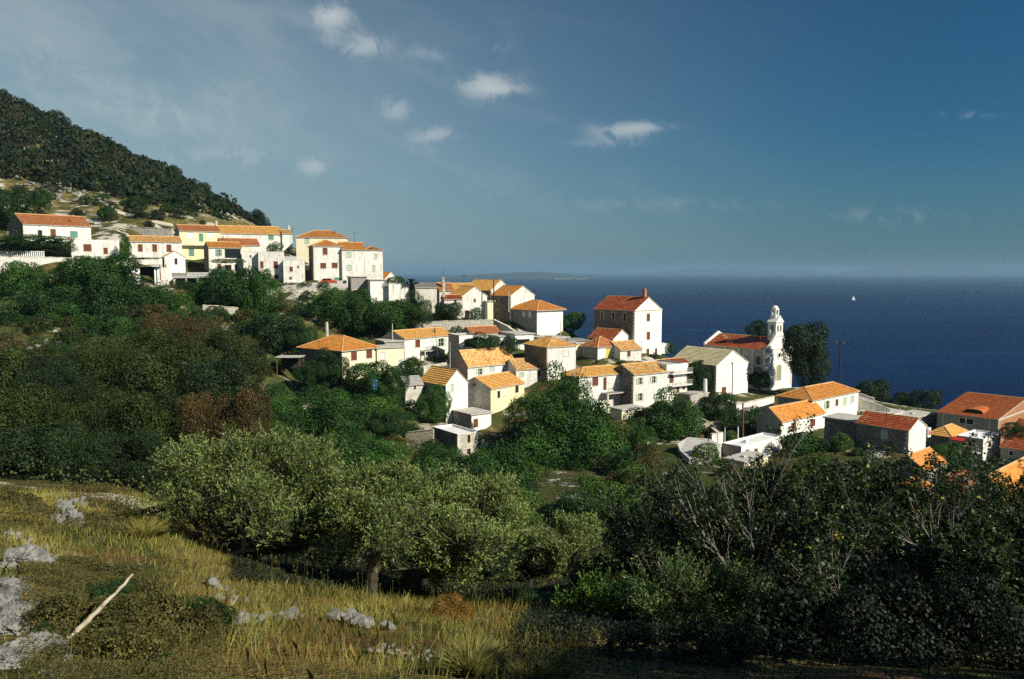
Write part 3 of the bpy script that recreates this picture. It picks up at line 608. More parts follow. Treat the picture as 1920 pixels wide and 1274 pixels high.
# islands on the horizon
def island(name, label, prof, Y, depth, col):
    bm = MB(); ring = []
    xs = np.linspace(prof[0][0], prof[-1][0], 70)
    pts = np.interp(xs, [p[0] for p in prof], [p[1] for p in prof])
    n = len(xs); rowsv = []
    for k, (f, s) in enumerate([(0, 0), (.12, .45), (.35, .85), (.6, 1), (.85, .5), (1, 0)]):
        r = []
        for x, py in zip(xs, pts):
            X = at(x, HOR, Y).x; zt = max(zat(py, Y + depth * .5) - SEA, 0)
            r.append((X + depth * .1 * k, Y + depth * f, SEA - 1 + (zt + 8 * math.sin(x * .35 + k)) * s if s else SEA - 2))
        rowsv.append(r)
    for k in range(5):
        for i in range(n - 1): bm.face([rowsv[k][i], rowsv[k][i + 1], rowsv[k + 1][i + 1], rowsv[k + 1][i]])
    return tag(bm.build(name, col, smooth=False), label, 'island')
ISL = plain('far_island_maquis', (0.05, 0.07, 0.035), 0.95, 0.5, 0.004)
ISR = plain('pale_shore_rock', (0.62, 0.58, 0.48), 0.95, 0.2, 0.01)
io = island('island', 'low hazy island with a pale rocky point on the horizon behind the roofs', [(770, 524), (800, 518.5), (840, 516), (880, 513), (925, 511), (975, 510.5), (1010, 514), (1050, 519), (1075, 521), (1104, 524)], 12500, 1500, ISL)
sh = MB()
for x0, x1 in ((1040, 1075), (1078, 1100)):
    a = at(x0, HOR, 12300).x; b_ = at(x1, HOR, 12300).x
    sh.box((a, 12300, SEA - 1), (b_, 12420, SEA + 5))
sh.build('rocky_shore', ISR, io)
island('island', 'faint long island almost lost in haze above the right hand sea', [(1560, 512), (1620, 503), (1690, 497), (1760, 499), (1840, 498), (1990, 505)], 26000, 3000, ISL)
island('island', 'very faint low island behind the church belfry line', [(1180, 512), (1270, 504), (1400, 503), (1500, 506), (1560, 511)], 27500, 3000, ISL)

# ------------------------------------------------------------------ haze over the sea
hb = MB(); hb.box((-95000, -2000, SEA - 60), (95000, 95000, 150))
mh = bpy.data.materials.new('sea_haze'); mh.use_nodes = True
t = NT(mh.node_tree); t.n.clear()
pv = t.node('ShaderNodeVolumePrincipled'); pv.inputs['Color'].default_value = (0.29, 0.49, 0.68, 1); pv.inputs['Density'].default_value = 0.00007; pv.inputs['Anisotropy'].default_value = 0.0
o = t.node('ShaderNodeOutputMaterial'); t.l.new(pv.outputs[0], o.inputs['Volume'])
tag(hb.build('haze', mh), 'thin blue haze lying over the sea', kind='stuff')

# ------------------------------------------------------------------ building houses
def slope(mb, P0, P1, Q0, Q1, cw=0.30, ch=0.45, amp=0.04, lift=0.07):
    """tile courses: zigzag barrels across, each course lapping the one below"""
    P0, P1, Q0, Q1 = map(Vector, (P0, P1, Q0, Q1))
    e = (P1 - P0).normalized(); m_ = (Q0 + Q1) / 2 - (P0 + P1) / 2
    upv = (m_ - e * m_.dot(e)); Ls = upv.length; upn = upv.normalized(); nrm = e.cross(upn)
    n = max(1, int(round(Ls / ch))); W = (P1 - P0).length
    q0 = (Q0 - P0).dot(e); q1 = (Q1 - P0).dot(e)
    for j in range(n):
        t0, t1 = j / n, (j + 1) / n
        a0, a1 = q0 * t0, W + (q1 - W) * t0; b0, b1 = q0 * t1, W + (q1 - W) * t1
        k0 = math.floor(min(a0, b0) / (cw / 2)); k1 = math.ceil(max(a1, b1) / (cw / 2))
        for k in range(k0, k1):
            u, u2 = k * cw / 2, (k + 1) * cw / 2
            x0, x1 = min(max(u, a0), a1), min(max(u2, a0), a1); y0, y1 = min(max(u, b0), b1), min(max(u2, b0), b1)
            if x1 - x0 < 1e-4 and y1 - y0 < 1e-4: continue
            ha, hb2 = (amp, 0) if k % 2 == 0 else (0, amp)
            pt = lambda uu, tt, hh: tuple(P0 + e * uu + upn * (Ls * tt) + nrm * hh)
            mb.face([pt(x0, t0, ha + lift), pt(x1, t0, hb2 + lift), pt(y1, t1, hb2), pt(y0, t1, ha)],
                    [(u, t0 * Ls + .02), (u2 - .01, t0 * Ls + .02), (u2 - .01, t1 * Ls - .02), (u, t1 * Ls - .02)])

def wall_with_holes(mb, w0, w1, z0, z1, holes, axis, deep=0.16):
    """wall in local plane y=0 (axis 1) or x=0 (axis 0); holes are (a0,a1,b0,b1); reveals run inwards"""
    P = (lambda a, z, d=0.0: (a, d, z)) if axis == 1 else (lambda a, z, d=0.0: (d, a, z))
    us = sorted({w0, w1, *[max(w0, h[0]) for h in holes], *[min(w1, h[1]) for h in holes]})
    zs = sorted({z0, z1, *[max(z0, h[2]) for h in holes], *[min(z1, h[3]) for h in holes]})
    for i in range(len(us) - 1):
        for j in range(len(zs) - 1):
            cu, cz = (us[i] + us[i + 1]) / 2, (zs[j] + zs[j + 1]) / 2
            if any(h[0] < cu < h[1] and h[2] < cz < h[3] for h in holes): continue
            mb.face([P(us[i], zs[j]), P(us[i + 1], zs[j]), P(us[i + 1], zs[j + 1]), P(us[i], zs[j + 1])])
    for h in holes:
        a0, a1, b0, b1 = h
        mb.face([P(a0, b0), P(a1, b0), P(a1, b0, deep), P(a0, b0, deep)]); mb.face([P(a0, b1), P(a1, b1), P(a1, b1, deep), P(a0, b1, deep)])
        mb.face([P(a0, b0), P(a0, b1), P(a0, b1, deep), P(a0, b0, deep)]); mb.face([P(a1, b0), P(a1, b1), P(a1, b1, deep), P(a1, b0, deep)])

KM = {'b': BROWN, 'D': BROWN, 'g': GREEN, 'pg': PGREEN, 'pb': PBLUE, 'w': WSHUT, 'y': YSHUT, 'y2': CREAM}
def add_window(root, axis, hole, kind):
    a0, a1, b0, b1 = hole; arch = kind[0] == 'a' and len(kind) > 1
    k = kind[1:] if arch else kind
    T = (lambda x, y, z: (x, y, z)) if axis == 1 else (lambda x, y, z: (y, x, z))
    def bx(mb, p, q):
        p, q = T(*p), T(*q); mb.box(tuple(map(min, p, q)), tuple(map(max, p, q)))
    isdoor = (b1 - b0) > 1.65 or kind == 'D'
    f = MB(); s = 0.10; pr = 0.035
    bx(f, (a0 - s, -pr, b0 - s), (a0 + .002, .10, b1 + s)); bx(f, (a1 - .002, -pr, b0 - s), (a1 + s, .10, b1 + s))
    bx(f, (a0 + .003, -pr - .012, b1), (a1 - .003, .10, b1 + s * 1.2))
    if not isdoor: bx(f, (a0 + .003, -pr - .05, b0 - s), (a1 - .003, .10, b0))
    fo = f.build('door' if isdoor else 'window', SURR, root)
    if arch:
        ar = MB(); r = (a1 - a0) / 2; cxx = (a0 + a1) / 2
        pts = [T(cxx + r * math.cos(i * PI / 10), -.02, b1 - r * .9 + r * .9 * math.sin(i * PI / 10)) for i in range(11)]
        for i in range(10):
            e0 = pts[i]; e1 = pts[i + 1]; cn = T(a1 if i < 5 else a0, -.02, b1)
            ar.face([e0, e1, cn])
        ar.build('arch_spandrel', SURR, fo)
    if k in KM:
        p = MB(); mid = (a0 + a1) / 2; d = 0.05
        bx(p, (a0 + .003, d, b0 + .003), (mid - .012, d + .04, b1 - .003)); bx(p, (mid + .012, d, b0 + .003), (a1 - .003, d + .04, b1 - .003))
        nz = max(2, int((b1 - b0) / .35))
        for i in range(nz):
            z = b0 + (b1 - b0) * (i + .5) / nz
            bx(p, (a0 + .06, d - .015, z - .04), (mid - .06, d - .001, z + .04)); bx(p, (mid + .06, d - .015, z - .04), (a1 - .06, d - .001, z + .04))
        p.build('door_leaf' if isdoor else 'shutter', KM[k], fo)
        q = MB(); bx(q, (a0, .155, b0), (a1, .165, b1)); q.build('pane', GLASS, fo)
    else:
        q = MB(); bx(q, (a0, .13, b0), (a1, .14, b1)); q.build('pane', GLASS, fo)
        if (a1 - a0) < 1.6:
            g = MB(); mid = (a0 + a1) / 2
            bx(g, (mid - .03, .09, b0), (mid + .03, .128, b1)); bx(g, (a0, .092, (b0 + b1) / 2 - .02), (a1, .126, (b0 + b1) / 2 + .02))
            g.build('glazing_bar', BROWN if k == 'd' else WSHUT, fo)
        if k in ('o', 'go'):
            wd = (a1 - a0) * .48
            for side in (-1, 1):
                p = MB(); e = a0 - s if side < 0 else a1 + s
                bx(p, (min(e, e + side * wd), -.09, b0), (max(e, e + side * wd), -.05, b1)); p.build('shutter', GREEN if k == 'o' else PGREEN, fo)

def chimney(root, x, y, z, hgt, kind):
    c = MB()
    if kind == 'p':
        c.tube([(x, y, z - .6), (x, y, z + hgt)], .09, 7); o = c.build('chimney_pipe', IRON, root)
        k = MB(); k.tube([(x, y, z + hgt), (x, y, z + hgt + .12)], .17, 7); k.build('cowl', IRON, o)
    else:
        s = .3 if kind == 'c' else .34
        c.box((x - s, y - s, z - 1), (x + s, y + s, z + hgt)); o = c.build('chimney', {'c': STONEL, 'r': BRICKW}[kind], root)
        k = MB(); k.box((x - s - .08, y - s - .08, z + hgt + .002), (x + s + .08, y + s + .08, z + hgt + .1))
        k.box((x - s * .6, y - s * .6, z + hgt + .102), (x + s * .6, y + s * .6, z + hgt + .35)); k.build('chimney_cap', {'c': CONC, 'r': BRICKW}[kind], o)

def build_house(h):
    O, yaw, W, D, hr = h['O'], h['yawr'], h['W'], h['D'], h['hr']
    root = empty(h['name'], (O.x, O.y, h['zb']), yaw); tag(root, h['label'], h['cat'])
    E = h['zE'] - h['zb']; zf = -h['foot']; oh = h['oh']; rt = h['roof']
    base = Vector((O.x, O.y, 0)); O0 = Vector((O.x, O.y, h['zb']))
    holes = {0: [], 1: []}; todo = []
    for (wl, px, py, pw, ph, kind) in h['wins']:
        ax = 1 if wl == 'r' else 0; o = 0 if ax == 1 else 1
        p = hit_axis(px, py, O0, yaw, ax); pa = hit_axis(px - pw / 2, py, O0, yaw, ax); pb_ = hit_axis(px + pw / 2, py, O0, yaw, ax)
        pt, pbm = hit_axis(px, py - ph / 2, O0, yaw, ax), hit_axis(px, py + ph / 2, O0, yaw, ax)
        a0, a1 = sorted((pa[o], pb_[o])); b0, b1 = sorted((pbm.z, pt.z))
        lim = W if ax == 1 else D
        a0 = max(a0, .25); a1 = min(a1, lim - .25); b0 = max(b0, .0)
        if a1 - a0 < .25 or b1 - b0 < .25: continue
        if b0 > E - .05 or b1 > E - .02:
            if b0 < E - .4: b1 = E - .06
        hole = (a0, a1, b0, b1)
        todo.append((ax, hole, kind))
        if b1 < E - .01: holes[ax].append(hole)
    top = E + h['par']
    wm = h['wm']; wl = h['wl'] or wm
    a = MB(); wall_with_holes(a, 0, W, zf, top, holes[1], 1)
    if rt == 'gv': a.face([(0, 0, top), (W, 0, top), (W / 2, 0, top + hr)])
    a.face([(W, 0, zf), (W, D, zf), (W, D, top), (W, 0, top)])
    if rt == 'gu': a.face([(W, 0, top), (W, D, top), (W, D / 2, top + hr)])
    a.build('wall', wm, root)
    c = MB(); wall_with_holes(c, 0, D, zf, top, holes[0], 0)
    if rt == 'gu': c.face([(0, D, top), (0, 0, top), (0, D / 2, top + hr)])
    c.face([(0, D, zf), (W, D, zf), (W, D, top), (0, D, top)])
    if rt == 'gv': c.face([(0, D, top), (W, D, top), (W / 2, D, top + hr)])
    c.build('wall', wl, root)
    # quoins on the shaded corner of rough stone walls
    if wl in (STONE,) and wm is not STONE:
        q = MB(); z = 0.0; k = 0
        while z < E - .4:
            ln = .5 if k % 2 else .3
            q.box((-.025, -.025, z), (ln, .0, z + .34)); q.box((-.025, .001, z), (.0, .8 - ln, z + .34)); z += .36; k += 1
        q.build('corner_quoins', SURR, root)
    for ax, hole, kind in todo:
        if hole[3] < E - .01: add_window(root, ax, hole, kind)
        else:   # opening in a gable: a framed dark pane set on the masonry
            T = (lambda x, y, z: (x, y, z)) if ax == 1 else (lambda x, y, z: (y, x, z))
            a0, a1, b0, b1 = hole
            f = MB(); p, q = T(a0 - .08, -.04, b0 - .08), T(a1 + .08, .02, b1 + .08); f.box(tuple(map(min, p, q)), tuple(map(max, p, q)))
            fo = f.build('window', SURR, root); g = MB(); p, q = T(a0, -.05, b0), T(a1, -.042, b1); g.box(tuple(map(min, p, q)), tuple(map(max, p, q)))
            g.build('shutter' if kind == 'b' else 'pane', BROWN if kind == 'b' else GLASS, fo)
    # roof
    rm = h['rm']; zt = top + .03; r = MB(); cap = MB(); und = MB()
    if rt == 'flat':
        if h['par'] > 0:
            r.face([(.2, .2, E - .1), (W - .2, .2, E - .1), (W - .2, D - .2, E - .1), (.2, D - .2, E - .1)])
            for p, q in (((0, 0, top + .002), (W, .2, top + .08)), ((0, D - .2, top + .002), (W, D, top + .08)), ((0, .202, top + .002), (.2, D - .202, top + .08)), ((W - .2, .202, top + .002), (W, D - .202, top + .08))):
                r.box(p, q)
            for p, q in (((.2, .2, E - .12), (W - .2, .202, top)), ((.2, D - .202, E - .12), (W - .2, D - .2, top)), ((.2, .2, E - .12), (.202, D - .2, top)), ((W - .202, .2, E - .12), (W - .2, D - .2, top))):
                r.box(p, q)
        else: r.box((-oh, -oh, top + .002), (W + oh, D + oh, top + .2))
        if W > 6:
            r.box((W * .3, D * .4, top + .201 if h['par'] <= 0 else E - .099), (W * .3 + .7, D * .4 + .5, top + .45 if h['par'] <= 0 else E + .35))
        r.build('roof', rm, root)
    elif rt in ('gu', 'gv'):
        half = (D if rt == 'gu' else W) / 2; tn = hr / half; ze = zt - oh * tn; zr = zt + hr; o2 = .12
        if rt == 'gu':
            slope(r, (-o2, -oh, ze), (W + o2, -oh, ze), (-o2, half, zr), (W + o2, half, zr))
            P = [(-o2, -oh, ze - .07), (W + o2, -oh, ze - .07), (W + o2, half, zr - .07), (-o2, half, zr - .07)]
            Q = [(W + o2, D + oh, ze), (-o2, D + oh, ze), (-o2, half, zr + .02), (W + o2, half, zr + .02)]
            cap.tube([(-o2, half, zr + .03), (W + o2, half, zr + .03)], .11, 6)
            Q2 = [(x, y, z - .07) for x, y, z in Q]; ends = ((P[0], P[3], Q2[1]), (P[1], P[2], Q2[0]))
        else:
            slope(r, (-oh, D + o2, ze), (-oh, -o2, ze), (half, D + o2, zr), (half, -o2, zr))
            slope(r, (W + oh, -o2, ze), (W + oh, D + o2, ze), (half, -o2, zr), (half, D + o2, zr))
            P = [(-oh, D + o2, ze - .07), (-oh, -o2, ze - .07), (half, -o2, zr - .07), (half, D + o2, zr - .07)]
            Q = [(W + oh, -o2, ze - .07), (W + oh, D + o2, ze - .07), (half, D + o2, zr - .07), (half, -o2, zr - .07)]; Q2 = None
            cap.tube([(half, -o2, zr + .03), (half, D + o2, zr + .03)], .11, 6)
        und.face(P); und.face(Q)
        # verge strips closing the edge of the tiles
        if rt == 'gu':
            for x in (-o2, W + o2):
                for (y0, z0, y1, z1) in ((-oh, ze, half, zr), (D + oh, ze, half, zr)):
                    und.face([(x, y0, z0 - .07), (x, y0, z0 + .03), (x, y1, z1 + .03), (x, y1, z1 - .07)])
            und.face([(-o2, -oh - .001, ze - .07), (W + o2, -oh - .001, ze - .07), (W + o2, -oh - .001, ze + .02), (-o2, -oh - .001, ze + .02)])
        else:
            for y in (-o2, D + o2):
                for (x0, z0, x1, z1) in ((-oh, ze, half, zr), (W + oh, ze, half, zr)):
                    und.face([(x0, y, z0 - .07), (x0, y, z0 + .03), (x1, y, z1 + .03), (x1, y, z1 - .07)])
            for x in (-oh - .001, W + oh + .001): und.face([(x, -o2, ze - .07), (x, D + o2, ze - .07), (x, D + o2, ze + .02), (x, -o2, ze + .02)])
        ro = r.build('roof', rm, root); und.build('roof_underside', SURR, ro)
        if h['cap']: cap.build('ridge_cap', T_CAP, ro)
    elif rt == 'hip':
        longx = W >= D; half = min(W, D) / 2; ins = h['inset'] or half * .98; ins = min(ins, max(W, D) / 2 - .02) if max(W, D) / 2 > .1 else ins
        tn = hr / half; ze = zt - oh * tn; zr = zt + hr
        A, B_, C_, D_ = (-oh, -oh, ze), (W + oh, -oh, ze), (W + oh, D + oh, ze), (-oh, D + oh, ze)
        if longx: R0, R1 = (ins, half, zr), (W - ins, half, zr)
        else: R0, R1 = (half, ins, zr), (half, D - ins, zr)
        if longx:
            slope(r, A, B_, R0, R1); slope(r, D_, A, R0, R0); slope(r, B_, C_, R1, R1); und.face([C_, D_, R0, R1])
        else:
            slope(r, A, B_, R0, R0); slope(r, D_, A, R1, R0); slope(r, B_, C_, R0, R1); und.face([C_, D_, R1])
        L_ = [(x, y, z - .07) for x, y, z in (A, B_, C_, D_)]; und.face(L_)
        for i in range(4):
            p, q = (A, B_, C_, D_)[i], (A, B_, C_, D_)[(i + 1) % 4]
            und.face([(p[0], p[1], p[2] - .07), (q[0], q[1], q[2] - .07), (q[0], q[1], q[2] + .02), (p[0], p[1], p[2] + .02)])
        up = lambda p, d=.04: (p[0], p[1], p[2] + d)
        cap.tube([up(R0), up(R1)], .11, 6)
        nb = {True: ((A, R0), (B_, R1), (C_, R1), (D_, R0)), False: ((A, R0), (B_, R0), (C_, R1), (D_, R1))}[longx]
        for p, q in nb: cap.tube([up(p), up(q)], .10, 6)
        ro = r.build('roof', rm, root); und.build('roof_underside', SURR, ro); cap.build('ridge_cap', T_CAP, ro)
    for (fu, fv, hg, kd) in h['chim']:
        x, y = fu * W, fv * D
        if rt == 'gu': z = zt + hr * (1 - abs(y - D / 2) / (D / 2))
        elif rt == 'gv': z = zt + hr * (1 - abs(x - W / 2) / (W / 2))
        elif rt == 'hip': z = zt + hr * .45
        else: z = zt
        chimney(root, x, y, z, hg, kd)
    ex = h['extra']
    def railing(x0, x1, y, z, hgt=.9, m_=IRON, name='railing', n=None):
        g = MB(); g.box((x0, y - .03, z + hgt - .04), (x1, y + .03, z + hgt)); g.box((x0, y - .02, z + .08), (x1, y + .02, z + .12))
        n = n or int((x1 - x0) / .16)
        for i in range(n + 1):
            x = x0 + (x1 - x0) * i / n; g.box((x - .014, y - .014, z + .12), (x + .014, y + .014, z + hgt - .04))
        g.build(name, m_, root)
    if ex == 'balcony':
        g = MB(); g.box((.3, -1.1, E * .5 - .15), (W - .3, -.001, E * .5)); g.build('balcony_slab', CONC, root); railing(.3, W - .3, -1.05, E * .5, m_=YELLOW)
    if ex == 'balustrade':
        g = MB(); g.box((0, .02, top + .75), (W * .75, .18, top + .85)); n = 16
        for i in range(n): x = W * .75 * (i + .5) / n; g.box((x - .07, .05, top + .081), (x + .07, .15, top + .75))
        g.build('balustrade', CONCW, root)
    if ex == 'stair_balcony':
        z = 2.0; x0 = W * .32; x1 = W * .62
        g = MB(); g.box((x0, -1.3, z - .15), (x1, -.001, z)); g.build('balcony_slab', CONC, root); railing(x0, x1, -1.25, z)
        g = MB(); g.box((x0 + .1, -1.25, 0), (x0 + .3, -1.05, z - .151)); g.box((x1 - .3, -1.25, 0), (x1 - .1, -1.05, z - .151)); g.build('balcony_pillar', SURR, root)
        g = MB(); n = 10
        for i in range(n): g.box((x1 + i * .28, -1.2, 0), (x1 + i * .28 + .279, -.02, z - .2 * i - .05)) if z - .2 * i > .1 else None
        g.build('outside_stair', CONC, root)
    if ex == 'balcony2':
        p = hit_axis(1127, 733, O0, yaw, 1); q = hit_axis(1168, 733, O0, yaw, 1); z = p.z - .3
        g = MB(); g.box((p.x, -1.8, z - .18), (q.x, -.001, z)); g.build('balcony_slab', CONC, root); railing(p.x, q.x, -1.75, z)
        g = MB(); g.box((p.x + .1, -1.7, z - 3), (p.x + .35, -1.45, z - .181)); g.box((q.x - .35, -1.7, z - 3), (q.x - .1, -1.45, z - .181)); g.build('balcony_pillar', SURR, root)
    if ex == 'balcony3':
        for zz in (E * .36, E * .74):
            g = MB(); g.box((.6, -1.0, zz - .15), (W + .4, -.001, zz)); g.build('balcony_slab', CONCW, root); railing(.6, W + .4, -.95, zz, m_=PIPE)
    if ex == 'cornice':
        g = MB(); g.box((-.02, -.14, E - .05), (W + .1, -.001, E + .12)); n = int(W / .35)
        for i in range(n): g.box((i * .35 + .05, -.12, E - .17), (i * .35 + .2, -.001, E - .051))
        g.build('cornice', SURR, root)
        g = MB(); g.box((0, -.05, E * .56), (W, -.001, E * .56 + .1)); g.build('string_course', SURR, root)
        g = MB(); g.box((W + .001, .5, 0), (W + 3.5, 4.5, 2.2)); g.build('side_annex', WHITE, root)
    if ex == 'string':
        g = MB(); g.box((0, -.04, E * .5), (W, -.001, E * .5 + .08)); g.build('string_course', SURR, root)
        g = MB(); g.box((W + .001, 1, 0), (W + 2.5, 4, E * .8)); g.build('side_annex', CREAM, root)
    if ex == 'downpipe':
        g = MB(); g.tube([(W * .5, -.1, 0), (W * .5, -.1, E + .1)], .06, 6); g.tube([(W * .5, -.1, E + .1), (W * .5 - .4, -.1, E + .3)], .05, 5); g.build('downpipe', IRON, root)
    if ex == 'awning':
        p = hit_axis(1799, 824, O0, yaw, 0)
        g = MB(); y1, y0 = p.y + .9, p.y - .9; z = p.z
        g.face([(-.02, y0, z + .35), (-.02, y1, z + .35), (-1.1, y1, z), (-1.1, y0, z)]); g.face([(-1.1, y0, z), (-1.1, y1, z), (-1.1, y1, z - .2), (-1.1, y0, z - .2)])
        g.face([(-.02, y0, z + .35), (-1.1, y0, z), (-1.1, y0, z - .02), (-.02, y0, z + .3)]); g.build('awning', REDM, root)
        g = MB(); g.box((-1.5, .2, E * .42 - .15), (-.001, D - .3, E * .42)); g.build('balcony_slab', CONC, root)
        g = MB()
        for i in range(16): y = .2 + (D - .5) * i / 15; g.box((-1.48, y - .015, E * .42), (-1.45, y + .015, E * .42 + .9))
        g.box((-1.5, .2, E * .42 + .9), (-1.43, D - .3, E * .42 + .95)); g.build('railing', PIPE, root)
    if ex == 'sign':
        g = MB(); z = E * .50; x = W + .05
        g.box((x, -.3, z), (x + .9, .2, z + 1.4)); so = g.build('hanging_sign_box', CONCW, root)
        k = MB(); k.box((x + .12, -.32, z + .35), (x + .78, -.302, z + 1.1)); k.build('red_panel', REDM, so)
        k = MB(); k.box((x + .3, -.34, z + .8), (x + .6, -.322, z + 1.0)); k.build('yellow_mark', YSHUT, so)
    if ex == 'dormer':
        # arched dormer on the shaded slope, half way up, opening to -x
        half = W / 2; tn = hr / half; yc = D * .45; wd = D * .15; x0 = half * .12; zb0 = zt + x0 * tn; zt0 = zt + hr * .62
        g = MB(); n = 10; pts = [(yc + wd * math.cos(i * PI / n), zb0 + .35 + .42 * math.sin(i * PI / n)) for i in range(n + 1)]
        for i in range(n):
            (y0, z0), (y1, z1) = pts[i], pts[i + 1]; xb0 = (z0 - zt) / tn; xb1 = (z1 - zt) / tn
            g.face([(x0, y0, z0), (x0, y1, z1), (xb1, y1, z1), (xb0, y0, z0)])
        g.face([(x0, yc - wd, zb0), (x0, yc - wd, zb0 + .35), ((zb0 + .35 - zt) / tn, yc - wd, zb0 + .35)]); g.face([(x0, yc + wd, zb0), (x0, yc + wd, zb0 + .35), ((zb0 + .35 - zt) / tn, yc + wd, zb0 + .35)])
        do = g.build('dormer', rm, root)
        k = MB(); k.face([(x0 + .3, y, z) for y, z in pts] + [(x0 + .3, yc - wd, zb0 + .1), (x0 + .3, yc + wd, zb0 + .1)]); k.build('pane', GLASS, do)
        k = MB(); k.tube([(x0 - .03, y, z) for y, z in pts], .07, 5); k.build('dormer_edge', T_CAP, do)
        g = MB()
        for y in (D * .12, D * .5, D * .88): g.box((-.03, y, -.2), (-.001, y + .3, E))
        g.build('concrete_frame', CONC, root)
        g = MB(); g.box((-.02, -.03, E - .3), (W, -.001, E)); g.box((W * .5 - .15, -.03, E + .001), (W * .5 + .15, -.001, E + hr * .9)); g.box((0, -.031, 0), (.3, -.001, E - .301)); g.build('concrete_frame', CONC, root)
    return root
for h in H: build_house(h)

# ------------------------------------------------------------------ church with a bell gable tower
def church():
    Y = 137; C = at(1437, 657, Y); yaw = R(40); zb = zat(718, Y)
    root = empty('church', (C.x, C.y, zb), yaw); tag(root, 'small white church with a red roof and a slender open belfry above its facade', 'church')
    O0 = Vector((C.x, C.y, zb)); E = C.z - zb
    W = hit_axis(1484, 657, O0, yaw, 1).x; D = hit_axis(1321, 642, O0, yaw, 0).y
    D = min(D, 22); hr = 2.1
    STC = plaster('church_grey_render', (0.55, 0.52, 0.45), amount=0.3, stone=-.2)
    win = hit_axis(1422, 676, O0, yaw, 0)
    holes = [(win.y - .55, win.y + .55, win.z - .8, win.z + .9), (win.y + 4.5, win.y + 5.6, win.z - .8, win.z + .9), (win.y + 10, win.y + 11.1, win.z - .8, win.z + .9)]
    a = MB(); wall_with_holes(a, 0, D, -3, E, holes, 0); a.face([(0, D, -3), (W, D, -3), (W, D, E), (0, D, E)]); a.face([(W, D, -3), (W, .5, -3), (W, .5, E), (W, D, E)])
    a.build('nave_wall', STC, root)
    for hh in holes:
        add_window(root, 0, hh, 'ad')
    g = MB(); g.box((-.12, .5, E - .1), (-.001, D, E + .12)); g.build('cornice', SURR, root)
    for i, y in enumerate((D * .2, D * .42, D * .64, D * .86)):
        g = MB(); g.box((-.15, y - .3, -2), (-.001, y + .3, E - .11)); g.build('pilaster', CREAM, root)
    r = MB(); half = W / 2; ze = E + .14
    slope(r, (-.25, D - .4, ze - .1), (-.25, .45, ze - .1), (half, D - .4, ze + hr), (half, .45, ze + hr))
    slope(r, (W + .25, .45, ze - .1), (W + .25, D - .4, ze - .1), (half, .45, ze + hr), (half, D - .4, ze + hr))
    ro = r.build('roof', T_RED, root)
    k = MB(); k.tube([(half, .45, ze + hr + .03), (half, D - .4, ze + hr + .03)], .12, 6); k.build('ridge_cap', T_CAP, ro)
    # rear parapet gable
    g = MB(); th = .4
    prof = [(-.3, E - .2), (-.3, E + .5), (half, E + hr + .75), (W + .3, E + .5), (W + .3, E - .2)]
    def prism(mb, prof, y0, y1):
        mb.face([(x, y0, z) for x, z in prof]); mb.face([(x, y1, z) for x, z in prof][::-1])
        for i in range(len(prof)):
            (x0, z0), (x1, z1) = prof[i], prof[(i + 1) % len(prof)]; mb.face([(x0, y0, z0), (x0, y1, z0), (x1, y1, z1), (x1, y0, z1)])
    prism(g, prof, D - .39, D + .02); g.build('rear_parapet', CLEANW, root)
    # facade with swept shoulders
    pf = [(-.35, -3), (W + .35, -3), (W + .35, E + .1)]
    n = 8
    for i in range(n + 1):
        t_ = i / n; pf.append((W + .2 - (half - .9) * t_, E + .35 + (hr + 1.0) * t_ ** 1.8))
    for i in range(n + 1):
        t_ = 1 - i / n; pf.append((-.2 + (half - .9) * t_, E + .35 + (hr + 1.0) * t_ ** 1.8))
    pf.append((-.35, E + .1))
    g = MB(); prism(g, pf, -.02, .49); g.build('facade', CLEANW, root)
    g = MB(); g.box((-.45, -.12, E * .98), (W + .45, -.021, E + .14)); g.build('facade_cornice', SURR, root)
    for x in (-.3, W - .25):
        g = MB(); g.box((x, -.1, -1), (x + .55, -.021, E * .97)); g.build('pilaster', SURR, root)
    # door with arched head, rose window
    cx_ = half; dw = .85; dh = 2.5
    g = MB(); pts = [(cx_ - dw, 0)] + [(cx_ - dw * math.cos(i * PI / 12), dh + dw * math.sin(i * PI / 12)) for i in range(13)] + [(cx_ + dw, 0)]
    big = [(cx_ + (x - cx_) * 1.3, z if z < .01 else z + .25) for x, z in pts]
    for i in range(len(pts) - 1):
        (x0, z0), (x1, z1), (X0, Z0), (X1, Z1) = pts[i], pts[i + 1], big[i], big[i + 1]
        g.face([(x0, -.09, z0), (x1, -.09, z1), (X1, -.09, Z1), (X0, -.09, Z0)]); g.face([(X0, -.09, Z0), (X1, -.09, Z1), (X1, -.021, Z1), (X0, -.021, Z0)])
    do = g.build('door', SURR, root); k = MB(); k.face([(x, -.03, z) for x, z in pts]); k.build('door_leaf', plain('olive_door_paint', (.30, .30, .18), .6), do)
    def ring(cx0, cz0, r0, r1, y, n=20):
        m_ = MB()
        for i in range(n):
            a0, a1 = 2 * PI * i / n, 2 * PI * (i + 1) / n
            p = lambda r_, a_, yy: (cx0 + r_ * math.cos(a_), yy, cz0 + r_ * math.sin(a_))
            m_.face([p(r0, a0, y), p(r0, a1, y), p(r1, a1, y), p(r1, a0, y)]); m_.face([p(r1, a0, y), p(r1, a1, y), p(r1, a1, y + .1), p(r1, a0, y + .1)])
        return m_
    rw = ring(cx_, E * .80, .45, .72, -.12).build('rose_window', SURR, root)
    k = MB(); k.face([(cx_ + .45 * math.cos(i * PI / 8), -.03, E * .80 + .45 * math.sin(i * PI / 8)) for i in range(16)]); k.build('pane', GLASS, rw)
    # belfry: square block with twin arched openings on the front, one on the side, pediment, lantern, cross
    bw = 2.6; x0, x1 = half - bw / 2, half + bw / 2; y0, y1 = .1, 1.95; z0 = E + hr + .3; z1 = z0 + 3.0
    pier = MB()
    pier.box((x0, y0, z0 - 2.5), (x1, y1, z0 + .9))
